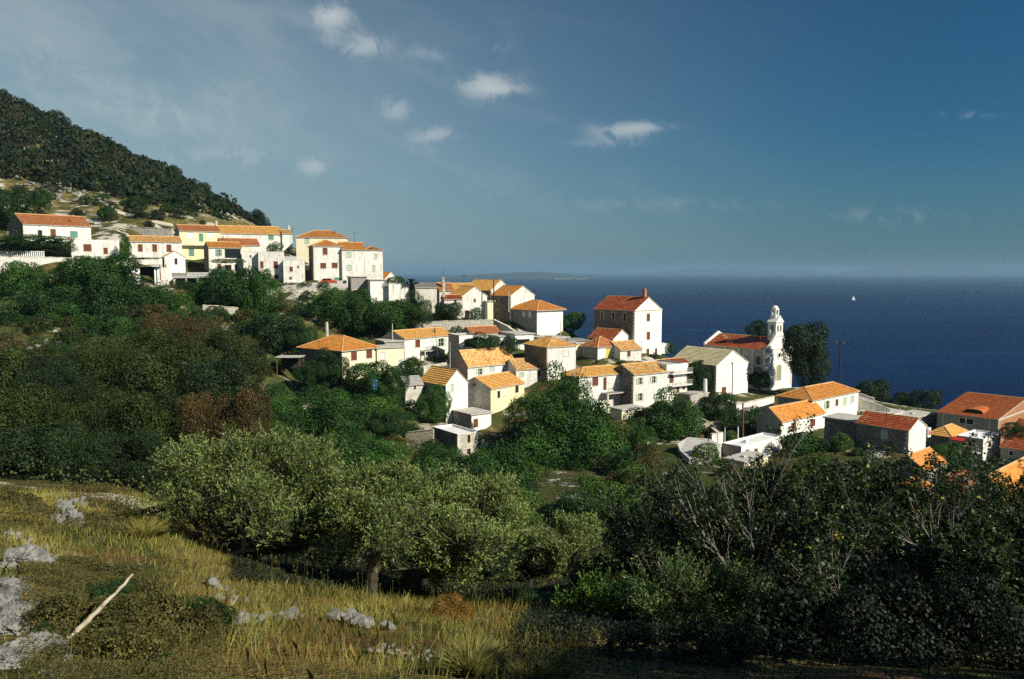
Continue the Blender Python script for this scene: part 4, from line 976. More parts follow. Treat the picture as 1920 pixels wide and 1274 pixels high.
    for px_, py_ in ((x0, y0), (x1 - .45, y0), (x0, y1 - .45), (x1 - .45, y1 - .45)): pier.box((px_, py_, z0 + .9), (px_ + .45, py_ + .45, z1 - .5))
    pier.box((half - .2, y0, z0 + .9), (half + .2, y0 + .4, z1 - .5))
    pier.box((x0, y0, z1 - .5), (x1, y1, z1))
    bo = pier.build('belfry', CLEANW, root)
    for xc in ((x0 + .45 + half - .2) / 2, (x1 - .45 + half + .2) / 2):
        w2 = (half - .2 - x0 - .45) / 2; k = MB(); zz = z1 - .5
        for i in range(8):
            a0, a1 = i * PI / 8, (i + 1) * PI / 8
            k.face([(xc + w2 * math.cos(a0), y0 + .02, zz - w2 + w2 * math.sin(a0)), (xc + w2 * math.cos(a1), y0 + .02, zz - w2 + w2 * math.sin(a1)), (xc + (w2 if i < 4 else -w2), y0 + .02, zz)])
        k.build('arch_spandrel', CLEANW, bo)
        k = MB(); k.tube([(xc, y0 + .5, zz - .5), (xc, y0 + .5, zz - .65), (xc, y0 + .5, zz - 1.0), (xc, y0 + .5, zz - 1.1)], [.06, .16, .24, .32], 10); k.build('bell', IRON, bo)
    g = MB(); g.box((x0 - .18, y0 - .18, z1 + .001), (x1 + .18, y1 + .18, z1 + .16)); g.box((x0 - .12, y0 - .12, z0 + .1), (x1 + .12, y0 - .001, z0 + .25)); g.box((x0 - .12, y0, z0 + .1), (x0 - .001, y1, z0 + .25)); g.build('cornice', SURR, bo)
    g = MB(); prism(g, [(x0 - .15, z1 + .162), (x1 + .15, z1 + .162), (half, z1 + 1.5)], y0 - .15, y1 + .15); g.build('pediment', CLEANW, bo)
    g = MB(); lz = z1 + .9; g.box((half - .62, .65, lz), (half + .62, 1.75, lz + .7))
    for s_ in (-1, 1):
        for yy in (.65, 1.45): g.box((half + s_ * .62 - (.22 if s_ > 0 else 0), yy, lz + .7), (half + s_ * .62 + (.22 if s_ < 0 else 0), yy + .3, lz + 1.75))
    g.box((half - .62, .65, lz + 1.75), (half + .62, 1.75, lz + 2.0)); lo = g.build('lantern', CLEANW, bo)
    g = MB(); n = 8; zc = lz + 2.02
    for j in range(3):
        r0, r1 = .68 * math.cos(j * PI / 6), .68 * math.cos((j + 1) * PI / 6); h0, h1 = .62 * math.sin(j * PI / 6), .62 * math.sin((j + 1) * PI / 6)
        for i in range(n):
            a0, a1 = 2 * PI * i / n, 2 * PI * (i + 1) / n
            g.face([(half + r0 * math.cos(a0), 1.2 + r0 * math.sin(a0), zc + h0), (half + r0 * math.cos(a1), 1.2 + r0 * math.sin(a1), zc + h0), (half + r1 * math.cos(a1), 1.2 + r1 * math.sin(a1), zc + h1), (half + r1 * math.cos(a0), 1.2 + r1 * math.sin(a0), zc + h1)])
    g.build('dome', CLEANW, lo)
    g = MB(); zc += .6; g.tube([(half, 1.2, zc), (half, 1.2, zc + .3)], .12, 6); g.box((half - .03, 1.17, zc + .3), (half + .03, 1.23, zc + 1.3)); g.box((half - .3, 1.172, zc + .9), (half + .3, 1.228, zc + .97)); g.build('cross', IRON, lo)
church()

# ------------------------------------------------------------------ walls, terraces, street, poles, car, boat
def wall_run(name, label, cat, pts, hgt, th, m_, drop=1.5):
    """pts: (px, py_top, Y) along the wall top"""
    P = [at(*p) for p in pts]; root = empty(name, P[0] - Vector((0, 0, hgt))); tag(root, label, cat)
    mb = MB()
    for i in range(len(P) - 1):
        a, b_ = P[i] - root.location, P[i + 1] - root.location; d = (b_ - a); d.z = 0; d.normalize(); n = Vector((-d.y, d.x, 0)) * th
        zl = -hgt - drop
        q = [a, b_, b_ + n, a + n]; lo = [Vector((v.x, v.y, min(a.z, b_.z) + zl)) for v in q]
        mb.face(q); mb.face([lo[0], lo[1], q[1], q[0]]); mb.face([lo[2], lo[3], q[3], q[2]]); mb.face([lo[1], lo[2], q[2], q[1]]); mb.face([lo[3], lo[0], q[0], q[3]])
    mb.build('wall', m_, root)
    cp = MB()
    for i in range(len(P) - 1):
        a, b_ = P[i] - root.location, P[i + 1] - root.location; L = (b_ - a).length; k = max(1, int(L / .6)); d = (b_ - a) / k; n = Vector((-d.y, d.x, 0)).normalized()
        for j in range(k):
            rr = random.Random(j * 7 + i); p = a + d * j; q = a + d * (j + .93); o1 = n * (-.05 - rr.random() * .05); o2 = n * (th + .05); z = Vector((0, 0, .06 + rr.random() * .08))
            c = [p + o1, q + o1, q + o2, p + o2]
            cp.face([v + z for v in c]); cp.face([c[0], c[1], c[1] + z, c[0] + z]); cp.face([c[1], c[2], c[2] + z, c[1] + z]); cp.face([c[3], c[0], c[0] + z, c[3] + z])
    co = cp.build('coping', SURR if m_ is not DRYST else DRYST, root)
    return root
wall_run('retaining_wall', 'long pale retaining wall under the white fence by the annex', 'wall', [(-20, 481, 158), (60, 482, 163), (128, 484, 168), (150, 487, 169)], 4.5, .5, WHITE)
wall_run('retaining_wall', 'sunlit white stone retaining wall beside the leafy creeper', 'wall', [(252, 566, 139), (266, 575, 141), (284, 600, 142.5)], 3.4, .5, STONEL)
wall_run('retaining_wall', 'white plastered terrace wall under the dark lean-to beams', 'wall', [(238, 503, 160), (262, 505, 163)], 4, .4, WHITE)
wall_run('retaining_wall', 'narrow white wall below the small gable house', 'wall', [(289, 501, 164), (316, 503, 167)], 5, .4, WHITE)
wall_run('retaining_wall', 'high rubble wall carrying the road with the red car', 'wall', [(500, 540, 163), (545, 543, 166), (600, 541, 170), (648, 541, 173)], 3.5, .5, STONEL)
wall_run('retaining_wall', 'bright rough stone bank wall below the terrace of the pergola house', 'wall', [(380, 573, 142), (405, 574, 144), (447, 578, 146)], 2.6, .5, STONEL)
wall_run('retaining_wall', 'white parapet wall under the palm and vine', 'wall', [(729, 531, 172), (774, 533, 176)], 4, .4, WHITE)
wall_run('retaining_wall', 'long pale wall in front of the white gabled house', 'wall', [(770, 606, 158), (830, 603, 160), (925, 600, 163)], 2.2, .4, STONEL)
wall_run('retaining_wall', 'whitewashed churchyard corner wall in front of the barn', 'wall', [(1360, 750, 110), (1381, 760, 107.5), (1452, 744, 114)], 3.2, .4, CLEANW)
wall_run('garden_wall', 'small stone wall with a window hole and white pillar beside the barn', 'wall', [(1295, 745, 106), (1328, 737, 108)], 3.0, .4, STONEL)
wall_run('garden_wall', 'thin grey garden wall corner between the orchard and the stone barn', 'wall', [(676, 754, 100), (699, 763, 98)], 2.2, .3, GREYP)
wall_run('garden_wall', 'low pale coping wall running up to the stone barn', 'wall', [(699, 778, 98), (730, 765, 104)], .8, .3, STONEL)
wall_run('dry_stone_wall', 'ochre dry stone terrace wall below the vegetable garden', 'wall', [(512, 750, 101), (540, 748, 102), (578, 749, 103)], 1.3, .5, DRYST)
wall_run('dry_stone_wall', 'short ochre dry stone wall joined to the rubble cottage', 'wall', [(760, 812, 93), (812, 806, 92)], 1.6, .5, DRYST)
wall_run('dry_stone_wall', 'dry stone terrace wall below the round bushy tree', 'wall', [(1245, 775, 104), (1300, 778, 103), (1340, 800, 98)], 1.2, .4, DRYST)
wall_run('dry_stone_wall', 'grey dry stone terrace wall crossing the slope among brown grass', 'wall', [(-10, 652, 104), (50, 655, 103), (92, 662, 102)], 1.2, .5, DRYST)
wall_run('dry_stone_wall', 'tumbled terrace wall above the pine grove', 'wall', [(-10, 668, 98), (60, 672, 97)], .6, .5, DRYST)
wall_run('dry_stone_wall', 'pale dry stone wall climbing the bare slope above the mottled roof house', 'wall', [(185, 428, 205), (215, 432, 203), (238, 440, 200)], 1.2, .5, STONEL)
wall_run('dry_stone_wall', 'terrace wall on the bare slope beneath the rocky cliff', 'wall', [(95, 396, 225), (150, 400, 222), (190, 402, 220)], 1.2, .6, STONEL)
wall_run('dry_stone_wall', 'upper terrace wall leading to the yellow house', 'wall', [(225, 425, 208), (280, 428, 206), (322, 430, 205)], 2.0, .6, STONEL)
wall_run('garden_wall', 'white churchyard wall end with a terrace behind the big hipped house', 'wall', [(1600, 735, 122), (1640, 748, 120)], 1.5, .4, CLEANW)
wall_run('garden_wall', 'pale wall at the turn of the lower street', 'wall', [(1560, 850, 86), (1586, 842, 88)], 1.0, .3, CLEANW)

wall_run('garden_wall', 'long low rubble wall across the slope beneath the silver barn gable', 'wall', [(1330, 800, 99), (1345, 812, 94)], 1.0, .4, STONEL)
wall_run('garden_wall', 'pale stone steps wall rising to the dark sided stone house', 'wall', [(925, 600, 170), (950, 612, 160), (985, 636, 146)], 1.6, .4, STONEL)
wall_run('garden_wall', 'rubble wall under the cube building and its brown windows', 'wall', [(470, 530, 174), (500, 531, 175), (535, 533, 177)], 1.6, .4, PATCHY)
wall_run('garden_wall', 'yellowish bank wall above the round concrete platform', 'wall', [(1292, 800, 97), (1340, 792, 99), (1388, 800, 97)], 1.6, .5, DRYST)
wall_run('garden_wall', 'short pale wall between the round platform and the flat white roof', 'wall', [(1335, 815, 90), (1356, 812, 91)], 1.0, .3, CLEANW)
wall_run('garden_wall', 'white edge wall along the lane behind the dark red roof', 'wall', [(1612, 748, 118), (1640, 757, 116), (1670, 768, 114)], 1.0, .3, CLEANW)
wall_run('garden_wall', 'low wall in the yard below the modern flat roofed house', 'wall', [(1870, 868, 80), (1900, 880, 79), (1925, 892, 78)], 1.2, .4, STONEL)
wall_run('retaining_wall', 'crumbling pale terrace wall among the trees under the red car road', 'wall', [(560, 562, 160), (600, 566, 161), (650, 570, 162)], 2.2, .5, STONEL)
wall_run('retaining_wall', 'pale terrace wall strip above the ruined chimney stack', 'wall', [(470, 583, 150), (515, 586, 150), (560, 590, 151)], 1.4, .5, STONEL)
wall_run('garden_wall', 'white yard wall before the house with white doors', 'wall', [(762, 690, 124), (800, 686, 128), (838, 681, 131)], 1.0, .3, PATCHY)
wall_run('garden_wall', 'narrow light wall at the foot of the green windowed white house', 'wall', [(1206, 790, 97), (1240, 782, 100)], 1.2, .3, STONEL)
wall_run('dry_stone_wall', 'overgrown dry stone wall under the compact round bush', 'wall', [(740, 800, 96), (790, 797, 97), (840, 795, 98)], 1.0, .4, DRYST)
wall_run('dry_stone_wall', 'ochre terrace wall in the scrub behind the silver olives', 'wall', [(780, 905, 72), (830, 902, 73), (880, 905, 72)], .9, .4, DRYST)
wall_run('dry_stone_wall', 'old terrace wall half lost in the grove below the annex', 'wall', [(0, 596, 128), (50, 597, 129), (100, 600, 130)], 1.3, .5, DRYST)
# concrete terrace with pillars and lattice balustrade
def terrace():
    Y = 166; A = at(322, 521, Y); B_ = at(418, 521, Y + 4); root = empty('terrace', A); tag(root, 'concrete terrace on pillars with a pierced white balustrade beneath the pergola house', 'terrace')
    d = (B_ - A); d.z = 0; L = d.length; d.normalize(); yaw = math.atan2(d.y, d.x); root.rotation_euler.z = yaw
    g = MB(); g.box((0, 0, -.1), (L, 6, .35)); g.build('slab', CONC, root)
    for i, x in enumerate(np.linspace(.3, L - .6, 5)):
        g = MB(); g.box((x, .2, -3.5), (x + .35, .55, -.102)); g.build('pillar', SURR, root)
    g = MB(); g.box((0, 5.6, -4), (L, 6, -.102)); g.build('back_wall', GREYP, root)
    g = MB(); g.box((0, 0, .352), (L * .3, .15, 1.1)); g.build('parapet', GREYP, root)
    g = MB(); x0 = L * .3; n = 16; w_ = L * .42 / n
    for i in range(n):
        for j in range(2):
            a = x0 + i * w_; z = .36 + j * .36
            g.box((a, 0, z), (a + .05, .12, z + .355)); 
            for s_ in (0, 1):
                p0 = Vector((a + (w_ if s_ else 0), .06, z)); p1 = Vector((a + (0 if s_ else w_), .06, z + .355)); g.tube([p0, p1], .035, 4, False)
    g.box((x0, -.02, 1.08), (x0 + L * .42, .14, 1.16)); g.build('pierced_balustrade', CONCW, root)
terrace()
# white picket-like concrete fence on the wall
def fence():
    A = at(-8, 482, 159.2); B_ = at(84, 482, 164.6); root = empty('balustrade_fence', A); tag(root, 'white concrete baluster fence on the retaining wall below the hedge', 'fence')
    d = B_ - A; L = d.length; root.rotation_euler.z = math.atan2(d.y, d.x)
    g = MB(); g.box((0, 0, 1.15), (L, .2, 1.28)); g.box((0, 0, .02), (L, .2, .14)); g.build('rail', CONCW, root)
    base = None; n = 24
    for i in range(n):
        if base is None:
            g = MB(); g.box((-.11, .04, .141), (.11, .16, 1.149)); base = g.build('baluster', CONCW, root); o = base
        else: o = base.copy(); COL.objects.link(o); o.parent = root
        o.location = (L * (i + .5) / n, 0, 0)
fence()

def sheet(name, label, quad, m_, thick=.25, kind='structure', cat=None):
    P = [at(*q) for q in quad]; mb = MB(); mb.face(P)
    lo = [p - Vector((0, 0, thick)) for p in P]
    for i in range(len(P)): mb.face([lo[i], lo[(i + 1) % len(P)], P[(i + 1) % len(P)], P[i]])
    return tag(mb.build(name, m_), label, cat, kind=kind)
sheet('road', 'pale upper road with the parked red car', [(520, 540, 169), (596, 536, 172), (650, 538, 173), (650, 526, 181), (596, 528, 183), (560, 529, 181)], CONC, 1.2)
sheet('pavement', 'light concrete street between the hipped house and the stone house', [(1535, 850, 86), (1570, 868, 82), (1604, 852, 83), (1600, 826, 89), (1575, 812, 93), (1545, 822, 91.5)], CONC, .6)
sheet('terrace_floor', 'broad rounded concrete platform at the edge of the lower village', [(1270, 832, 86), (1275, 845, 84), (1292, 860, 81.5), (1330, 862, 81.5), (1352, 846, 84), (1352, 834, 86), (1330, 823, 88.5), (1290, 820, 89)], CONC, 1.6, None, 'platform')
sheet('pavement', 'narrow lane below the flat roofed house', [(1868, 880, 80), (1925, 900, 77), (1925, 872, 83), (1880, 862, 84)], CONC, .5)
sheet('path', 'pale dirt track curving down the bare hillside', [(212, 398, 228), (236, 405, 222), (270, 415, 217), (325, 425, 212), (325, 420, 215), (268, 408, 221), (232, 398, 227), (216, 391, 232)], plain('pale_track_dirt', (.62, .55, .40), .95, .15, .6), .5)

def pole(name, label, px, top, bot, Y, r, m_, lean=0, bars=False, cat='pole'):
    b_ = at(px, bot, Y); tz = zat(top, Y); root = empty(name, b_); tag(root, label, cat)
    g = MB(); h_ = tz - b_.z; g.tube([(0, 0, -1.5), (lean * .5, 0, h_ * .5), (lean, 0, h_)], [r, r * .85, r * .7], 8); o = g.build('post', m_, root)
    if bars:
        k = MB(); k.box((lean - .9, -.05, h_ - .5), (lean + .9, .05, h_ - .38)); k.build('crossbar', m_, o)
        for dx_ in (-.75, .75):
            k = MB(); k.tube([(lean + dx_, 0, h_ - .379), (lean + dx_, 0, h_ - .2)], .05, 6); k.build('insulator', CONCW, o)
    return root
pole('utility_pole', 'tall dark utility pole standing against the sea behind the hipped roof', 1573, 640, 722, 128, .16, POLED, bars=True)
pole('utility_pole', 'leaning brown wooden pole before the churchyard wall', 1393, 756, 815, 95, .19, POLEW, -.15)
pole('utility_pole', 'short dark pole with a lamp at the edge behind the slab roofed barn', 1272, 629, 660, 150, .09, POLED, bars=False)
pole('utility_pole', 'thin black pole between the golden roof and the orange roof gables', 926, 524, 596, 176, .17, POLED)
pole('pipe_mast', 'pale thin mast at the corner of the long golden roof', 736, 607, 642, 133, .11, PIPE, cat='mast')
pole('pipe_mast', 'slim pale pipe in front of the grey sided flat roofed house', 844, 641, 689, 121, .07, PIPE, cat='mast')
pole('pipe_mast', 'pale metal pipe standing before the dark stone and white gable house', 954, 545, 573, 168, .10, PIPE, cat='mast')
pole('pipe_mast', 'white pipe mast beside the white annex of the hipped house', 1051, 603, 640, 148, .09, PIPE, cat='mast')
pole('pipe_mast', 'short rusty mast on the tiled edge of the big balcony house', 1077, 683, 705, 104, .06, PIPE, cat='mast')
pole('pipe_mast', 'rust red pipe against the low red roofed house', 1115, 622, 645, 137, .08, REDM if False else POLEW, cat='mast')
pole('pipe_mast', 'white bollard like post behind the flat white roof', 1383.5, 801, 816, 92, .13, CONCW, cat='post')
pole('pipe_mast', 'slender white post at the far corner of the flat white roof', 1359, 802, 818, 90, .08, CONCW, cat='post')
pole('pipe_mast', 'dark slim post on the round concrete platform', 1328.5, 812, 830, 87.5, .10, POLED, cat='post')
pole('street_lamp', 'white globe lamp on a short post behind the dark red roof', 1687, 766, 778, 112, .07, CONCW, cat='lamp')
pole('masonry_pillar', 'stout white pillar beside the stone garden wall', 1322, 711, 737, 110, .42, CLEANW, cat='pillar')
pole('masonry_pillar', 'ruined white chimney stack rising from the terrace trees', 544, 594, 618, 142, .42, STONEL, cat='chimney')
pole('masonry_pillar', 'white chimney stub just above the bright hipped roof', 613, 604, 624, 132, .36, STONEL, cat='chimney')
pole('masonry_pillar', 'lone white stone pier among bushes below the red car road', 519, 552, 584, 152, .5, STONEL, cat='pillar')
def wire(label, a, b_, sag, r=.02):
    A, B_ = at(*a), at(*b_); pts = [A.lerp(B_, i / 14) - Vector((0, 0, 4 * sag * (i / 14) * (1 - i / 14))) for i in range(15)]
    g = MB(); g.tube(pts, r, 4, False); tag(g.build('power_line', IRON), label, 'wire')
wire('sagging wire from the utility pole towards the church pine', (1573, 643, 128), (1475, 640, 150), .5)
wire('loose wire from the barn pole to the church roof end', (1272, 631, 150), (1330, 642, 150), .3)
wire('wire crossing in front of the slab roofed barn gable', (1345, 688, 119), (1404, 672, 112), .2)

for k_, (px, tp, bt, Y, lb) in enumerate([(831, 508, 524, 189, 'antenna on the thick chimney of the faded roof house'), (870, 516, 532, 191, 'antenna over the pale roofed house row'), (1003, 541, 560, 178, 'antenna behind the square hipped roof'),
        (816, 612, 632, 136, 'antenna on the long golden roof with white doors'), (1020, 634, 650, 123, 'antenna on the tower like hipped house'), (1098, 655, 690, 104, 'antenna rising from the balcony house roof edge'), (1203, 640, 662, 134, 'antenna at the little pale tiled roof'),
        (1238, 668, 684, 110, 'antenna near the mottled roof of the green windowed house'), (598, 640, 655, 112, 'antenna on the bright hipped roof eave'), (1540, 700, 720, 104, 'antenna on the big hipped roof ridge'), (404, 408, 420, 196, 'antenna above the yellow house'), (549, 428, 442, 204, 'antenna on the hilltop end house'),
        (1662, 762, 782, 84, 'antenna over the dark red roof'), (1832, 790, 806, 88, 'antenna on the whitewashed slab roof'), (665, 436, 452, 190, 'antenna on the three storey block'), (945, 650, 668, 120, 'antenna behind the blue shuttered cottage roof')]):
    b_ = at(px, bt, Y); hgt_ = zat(tp, Y) - b_.z; root = empty('aerial', b_); tag(root, 'thin television ' + lb, 'antenna')
    g = MB(); g.tube([(0, 0, -.8), (0, 0, hgt_)], .035, 4); mo_ = g.build('mast', IRON, root)
    g = MB(); g.tube([(-.6, .1, hgt_ - .1), (.7, -.1, hgt_ - .1)], .025, 4)
    for i in range(6): x = -.5 + i * .22; g.tube([(x, -.35 + .03 * i, hgt_ - .1), (x, .35 - .03 * i, hgt_ - .1)], .015, 3)
    g.build('antenna_elements', IRON, mo_)
p = at(697, 712, 104); root = empty('laundry', p); tag(root, 'blue cloth hanging in the dark garden below the bright hipped house', 'laundry')
g = MB(); n = 6
for i in range(n): a, c = i / n * 1.0, (i + 1) / n * 1.0; g.face([(a, .12 * math.sin(i * 2.1), 0), (c, .12 * math.sin(i * 2.1 + 2.1), 0), (c * .9, .16 * math.sin(i * 2.1 + 2), -1.9), (a * .9, .16 * math.sin(i * 2.1), -1.9)])
g.build('blue_cloth', plain('blue_cloth_dye', (.10, .22, .50), .9, .2), root)
wire('washing line over the garden of the stone barn', (676, 712, 104), (740, 706, 106), .3, .012)
wire('wire between the two brown and pale poles by the flat white roof', (1392, 758, 95), (1464, 770, 96), .4)
wire('wire hanging across the white end of the balcony house', (1170, 690, 104), (1250, 690, 110), .3)
wire('wire from the tall dark utility pole off to the seaward pines', (1573, 643, 128), (1700, 700, 160), .8)
wire('wire crossing the stone house with the dark red roof', (1600, 800, 88), (1706, 812, 81), .2)
wire('wire from the thin black gable pole to the hipped roof', (926, 526, 176), (1060, 560, 165), .6)
# red car parked on the upper road
def car():
    p = at(617, 533.5, 178); root = empty('parked_car', p, R(8)); tag(root, 'small red hatchback parked below the tall corner house', 'car')
    prof = [(-1.9, .35), (-1.92, .75), (-1.7, .9), (-1.35, 1.35), (.35, 1.38), (.95, .92), (1.7, .8), (1.92, .6), (1.9, .35)]
    g = MB(); wy = .8
    def ins(x, z): return wy - (.14 if z > 1.2 else .0)
    L_ = [(x, -ins(x, z), z) for x, z in prof]; Rr = [(x, ins(x, z), z) for x, z in prof]
    g.face(L_); g.face(Rr[::-1])
    for i in range(len(prof)): j = (i + 1) % len(prof); g.face([L_[i], Rr[i], Rr[j], L_[j]])
    paint = plain('red_car_paint', (.50, .07, .035), .3, .05, 1, .5)
    bo = g.build('body', paint, root)
    for s_ in (-1, 1):
        for x0, x1, t0, t1 in ((-1.45, -.55, -1.22, -.52), (-.45, .62, -.45, .32)):
            k = MB(); k.face([(x0, s_ * .812, .93), (x1, s_ * .812, .93), (t1, s_ * .70, 1.31), (t0, s_ * .70, 1.31)]); k.build('side_window', GLASS, bo)
        for x in (-1.15, 1.2):
            k = MB(); k.tube([(x, s_ * .62, .3), (x, s_ * .83, .3)], .3, 14); wo_ = k.build('wheel', IRON, root)
            k = MB(); k.tube([(x, s_ * .831, .3), (x, s_ * .84, .3)], .16, 10); k.build('rim', PIPE, wo_)
    k = MB(); k.face([(.98, -.62, .95), (.98, .62, .95), (.42, .56, 1.35), (.42, -.56, 1.35)]); k.build('windscreen', GLASS, bo)
    for s_ in (-1, 1):
        k = MB(); k.box((1.84, s_ * .6 - .13, .6), (1.93, s_ * .6 + .13, .74)); k.build('headlight', CONCW, bo)
car()
# yacht
def boat():
    Y = 3300; p = at(1600, 566, Y); p.z = SEA; root = empty('sailing_yacht', p, R(25)); tag(root, 'tiny white sailing yacht alone on the blue sea', 'boat')
    g = MB(); s_ = 1.5
    sec = [(-6, 1.2, 1.4), (-2, 1.9, 1.3), (3, 1.6, 1.4), (7.5, .05, 1.8)]
    for i in range(3):
        (x0, w0, h0), (x1, w1, h1) = sec[i], sec[i + 1]
        for q in (-1, 1): g.face([(x0 * s_, q * w0 * s_, h0), (x1 * s_, q * w1 * s_, h1), (x1 * s_, q * w1 * .5, -.3), (x0 * s_, q * w0 * .5, -.3)])
        g.face([(x0 * s_, -w0 * s_, h0), (x1 * s_, -w1 * s_, h1), (x1 * s_, w1 * s_, h1), (x0 * s_, w0 * s_, h0)])
    g.face([(-9, -1.8, 1.4), (-9, 1.8, 1.4), (-9, .6, -.3), (-9, -.6, -.3)]); g.build('hull', CONCW, root)
    g = MB(); g.tube([(1, 0, 1), (1, 0, 20)], .15, 6); mo = g.build('mast', PIPE, root)
    g = MB(); g.face([(.7, .05, 3), (-7, .6, 3), (.7, .05, 19.5)]); g.face([(.7, -.02, 3), (-7, .5, 3), (.7, -.02, 19.5)]); g.build('mainsail', CONCW, mo)
    g = MB(); g.face([(1.4, 0, 17), (10.5, .3, 2.4), (2, .9, 2.6)]); g.face([(1.4, .05, 17), (10.5, .36, 2.4), (2, .97, 2.6)]); g.build('jib', CONCW, mo)
boat()

# ------------------------------------------------------------------ vegetation
RS = np.random.RandomState
def leaf_mat(name, dark, light, rough=0.6, spec=0.25, extra=None, trans=0.16):
    m, t, b = mat(name, rough, spec)
    at_ = t.node('ShaderNodeAttribute', attribute_name='rnd').outputs['Fac']
    oi = t.node('ShaderNodeObjectInfo').outputs['Random']
    oc = t.node('ShaderNodeTexCoord').outputs['Object']
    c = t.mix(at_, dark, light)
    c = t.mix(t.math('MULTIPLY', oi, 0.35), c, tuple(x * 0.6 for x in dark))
    if extra: c = t.mix(t.step(at_, extra[0], extra[0] + .01), c, extra[1])
    t.put(b.inputs['Base Color'], c)
    if trans:
        tr = t.node('ShaderNodeBsdfTranslucent', i_Color=t.mix(0.5, c, (c[0] if False else light)))
        mx = t.node('ShaderNodeMixShader', i_0=trans); t.l.new(b.outputs[0], mx.inputs[1]); t.l.new(tr.outputs[0], mx.inputs[2])
        out = [n for n in t.n if n.type == 'OUTPUT_MATERIAL'][0]; t.l.new(mx.outputs[0], out.inputs['Surface'])
    return m
L_BROAD = leaf_mat('dark_broad_leaves', (0.007, 0.032, 0.005), (0.060, 0.155, 0.018))
L_BROAD2 = leaf_mat('bottle_green_leaves', (0.006, 0.024, 0.005), (0.034, 0.090, 0.014))
L_LIGHT = leaf_mat('fresh_green_leaves', (0.028, 0.070, 0.008), (0.11, 0.19, 0.025))
L_PINE = leaf_mat('pine_needles', (0.004, 0.011, 0.002), (0.066, 0.096, 0.014), extra=(0.965, (0.10, 0.06, 0.025)))
L_PINEB = leaf_mat('browning_pine_needles', (0.012, 0.012, 0.004), (0.130, 0.085, 0.024))
L_PINED = leaf_mat('dark_pine_needles', (0.004, 0.012, 0.004), (0.036, 0.070, 0.018))
L_FOR = leaf_mat('hill_forest_leaves', (0.008, 0.018, 0.007), (0.032, 0.052, 0.016))
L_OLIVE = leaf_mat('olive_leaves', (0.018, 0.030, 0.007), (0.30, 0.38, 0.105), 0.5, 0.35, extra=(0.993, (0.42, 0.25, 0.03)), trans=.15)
L_OLIVEG = leaf_mat('young_olive_leaves', (0.030, 0.060, 0.014), (0.17, 0.25, 0.07), 0.5, 0.35, trans=.15)
L_FIG = leaf_mat('fig_leaves', (0.006, 0.017, 0.003), (0.036, 0.068, 0.010), 0.5, 0.3, extra=(0.985, (0.42, 0.36, 0.03)), trans=.12)
L_SCRUB = leaf_mat('low_scrub_leaves', (0.022, 0.026, 0.006), (0.13, 0.105, 0.026), extra=(0.95, (0.16, 0.075, 0.02)))
L_GOLD = leaf_mat('orange_brown_scrub_leaves', (0.085, 0.035, 0.006), (0.30, 0.17, 0.025))
L_GRASS = leaf_mat('dry_grass_blades', (0.050, 0.056, 0.010), (0.52, 0.46, 0.115), 0.7, 0.15, trans=.25)
L_STRAW = leaf_mat('pale_straw_blades', (0.13, 0.13, 0.03), (0.42, 0.39, 0.13), 0.7, 0.15, trans=.25)
L_RUST = leaf_mat('rusty_grass_blades', (0.06, 0.040, 0.009), (0.34, 0.20, 0.05), 0.7, 0.15, trans=.2)
def forest_mat():
    m, t, b = mat('hill_forest_foliage', .7, .15); a = t.node('ShaderNodeAttribute', attribute_name='rnd').outputs['Fac']
    n = t.noise(t.node('ShaderNodeTexCoord').outputs['Object'], .035, 5, .6)
    c = t.ramp(a, [(0, (.004, .010, .004)), (.45, (.010, .023, .007)), (.8, (.025, .038, .011)), (1, (.060, .062, .020))])
    c = t.mix(t.math('MULTIPLY', t.step(n, .48, .66), .7), c, (.036, .030, .013)); t.put(b.inputs['Base Color'], c); return m
L_FST = forest_mat()
BARK = plain('grey_brown_bark', (0.085, 0.070, 0.052), 0.95, 0.4, 5)
BARKD = plain('dark_bark', (0.035, 0.028, 0.020), 0.95, 0.4, 5)
BARKF = plain('pale_fig_bark', (0.21, 0.195, 0.165), 0.9, 0.35, 6)

def unit(v): return v / np.maximum(np.linalg.norm(v, axis=-1, keepdims=True), 1e-9)
def leaf_quads(P, A, N, L, Wd):
    """diamond leaves: base P, axis A, facing N"""
    S = unit(np.cross(A, N)); L = np.asarray(L)[:, None]; Wd = np.asarray(Wd)[:, None]
    mid = P + A * L * .5
    return np.stack([P, mid + S * Wd * .5, P + A * L, mid - S * Wd * .5], 1).reshape(-1, 3)

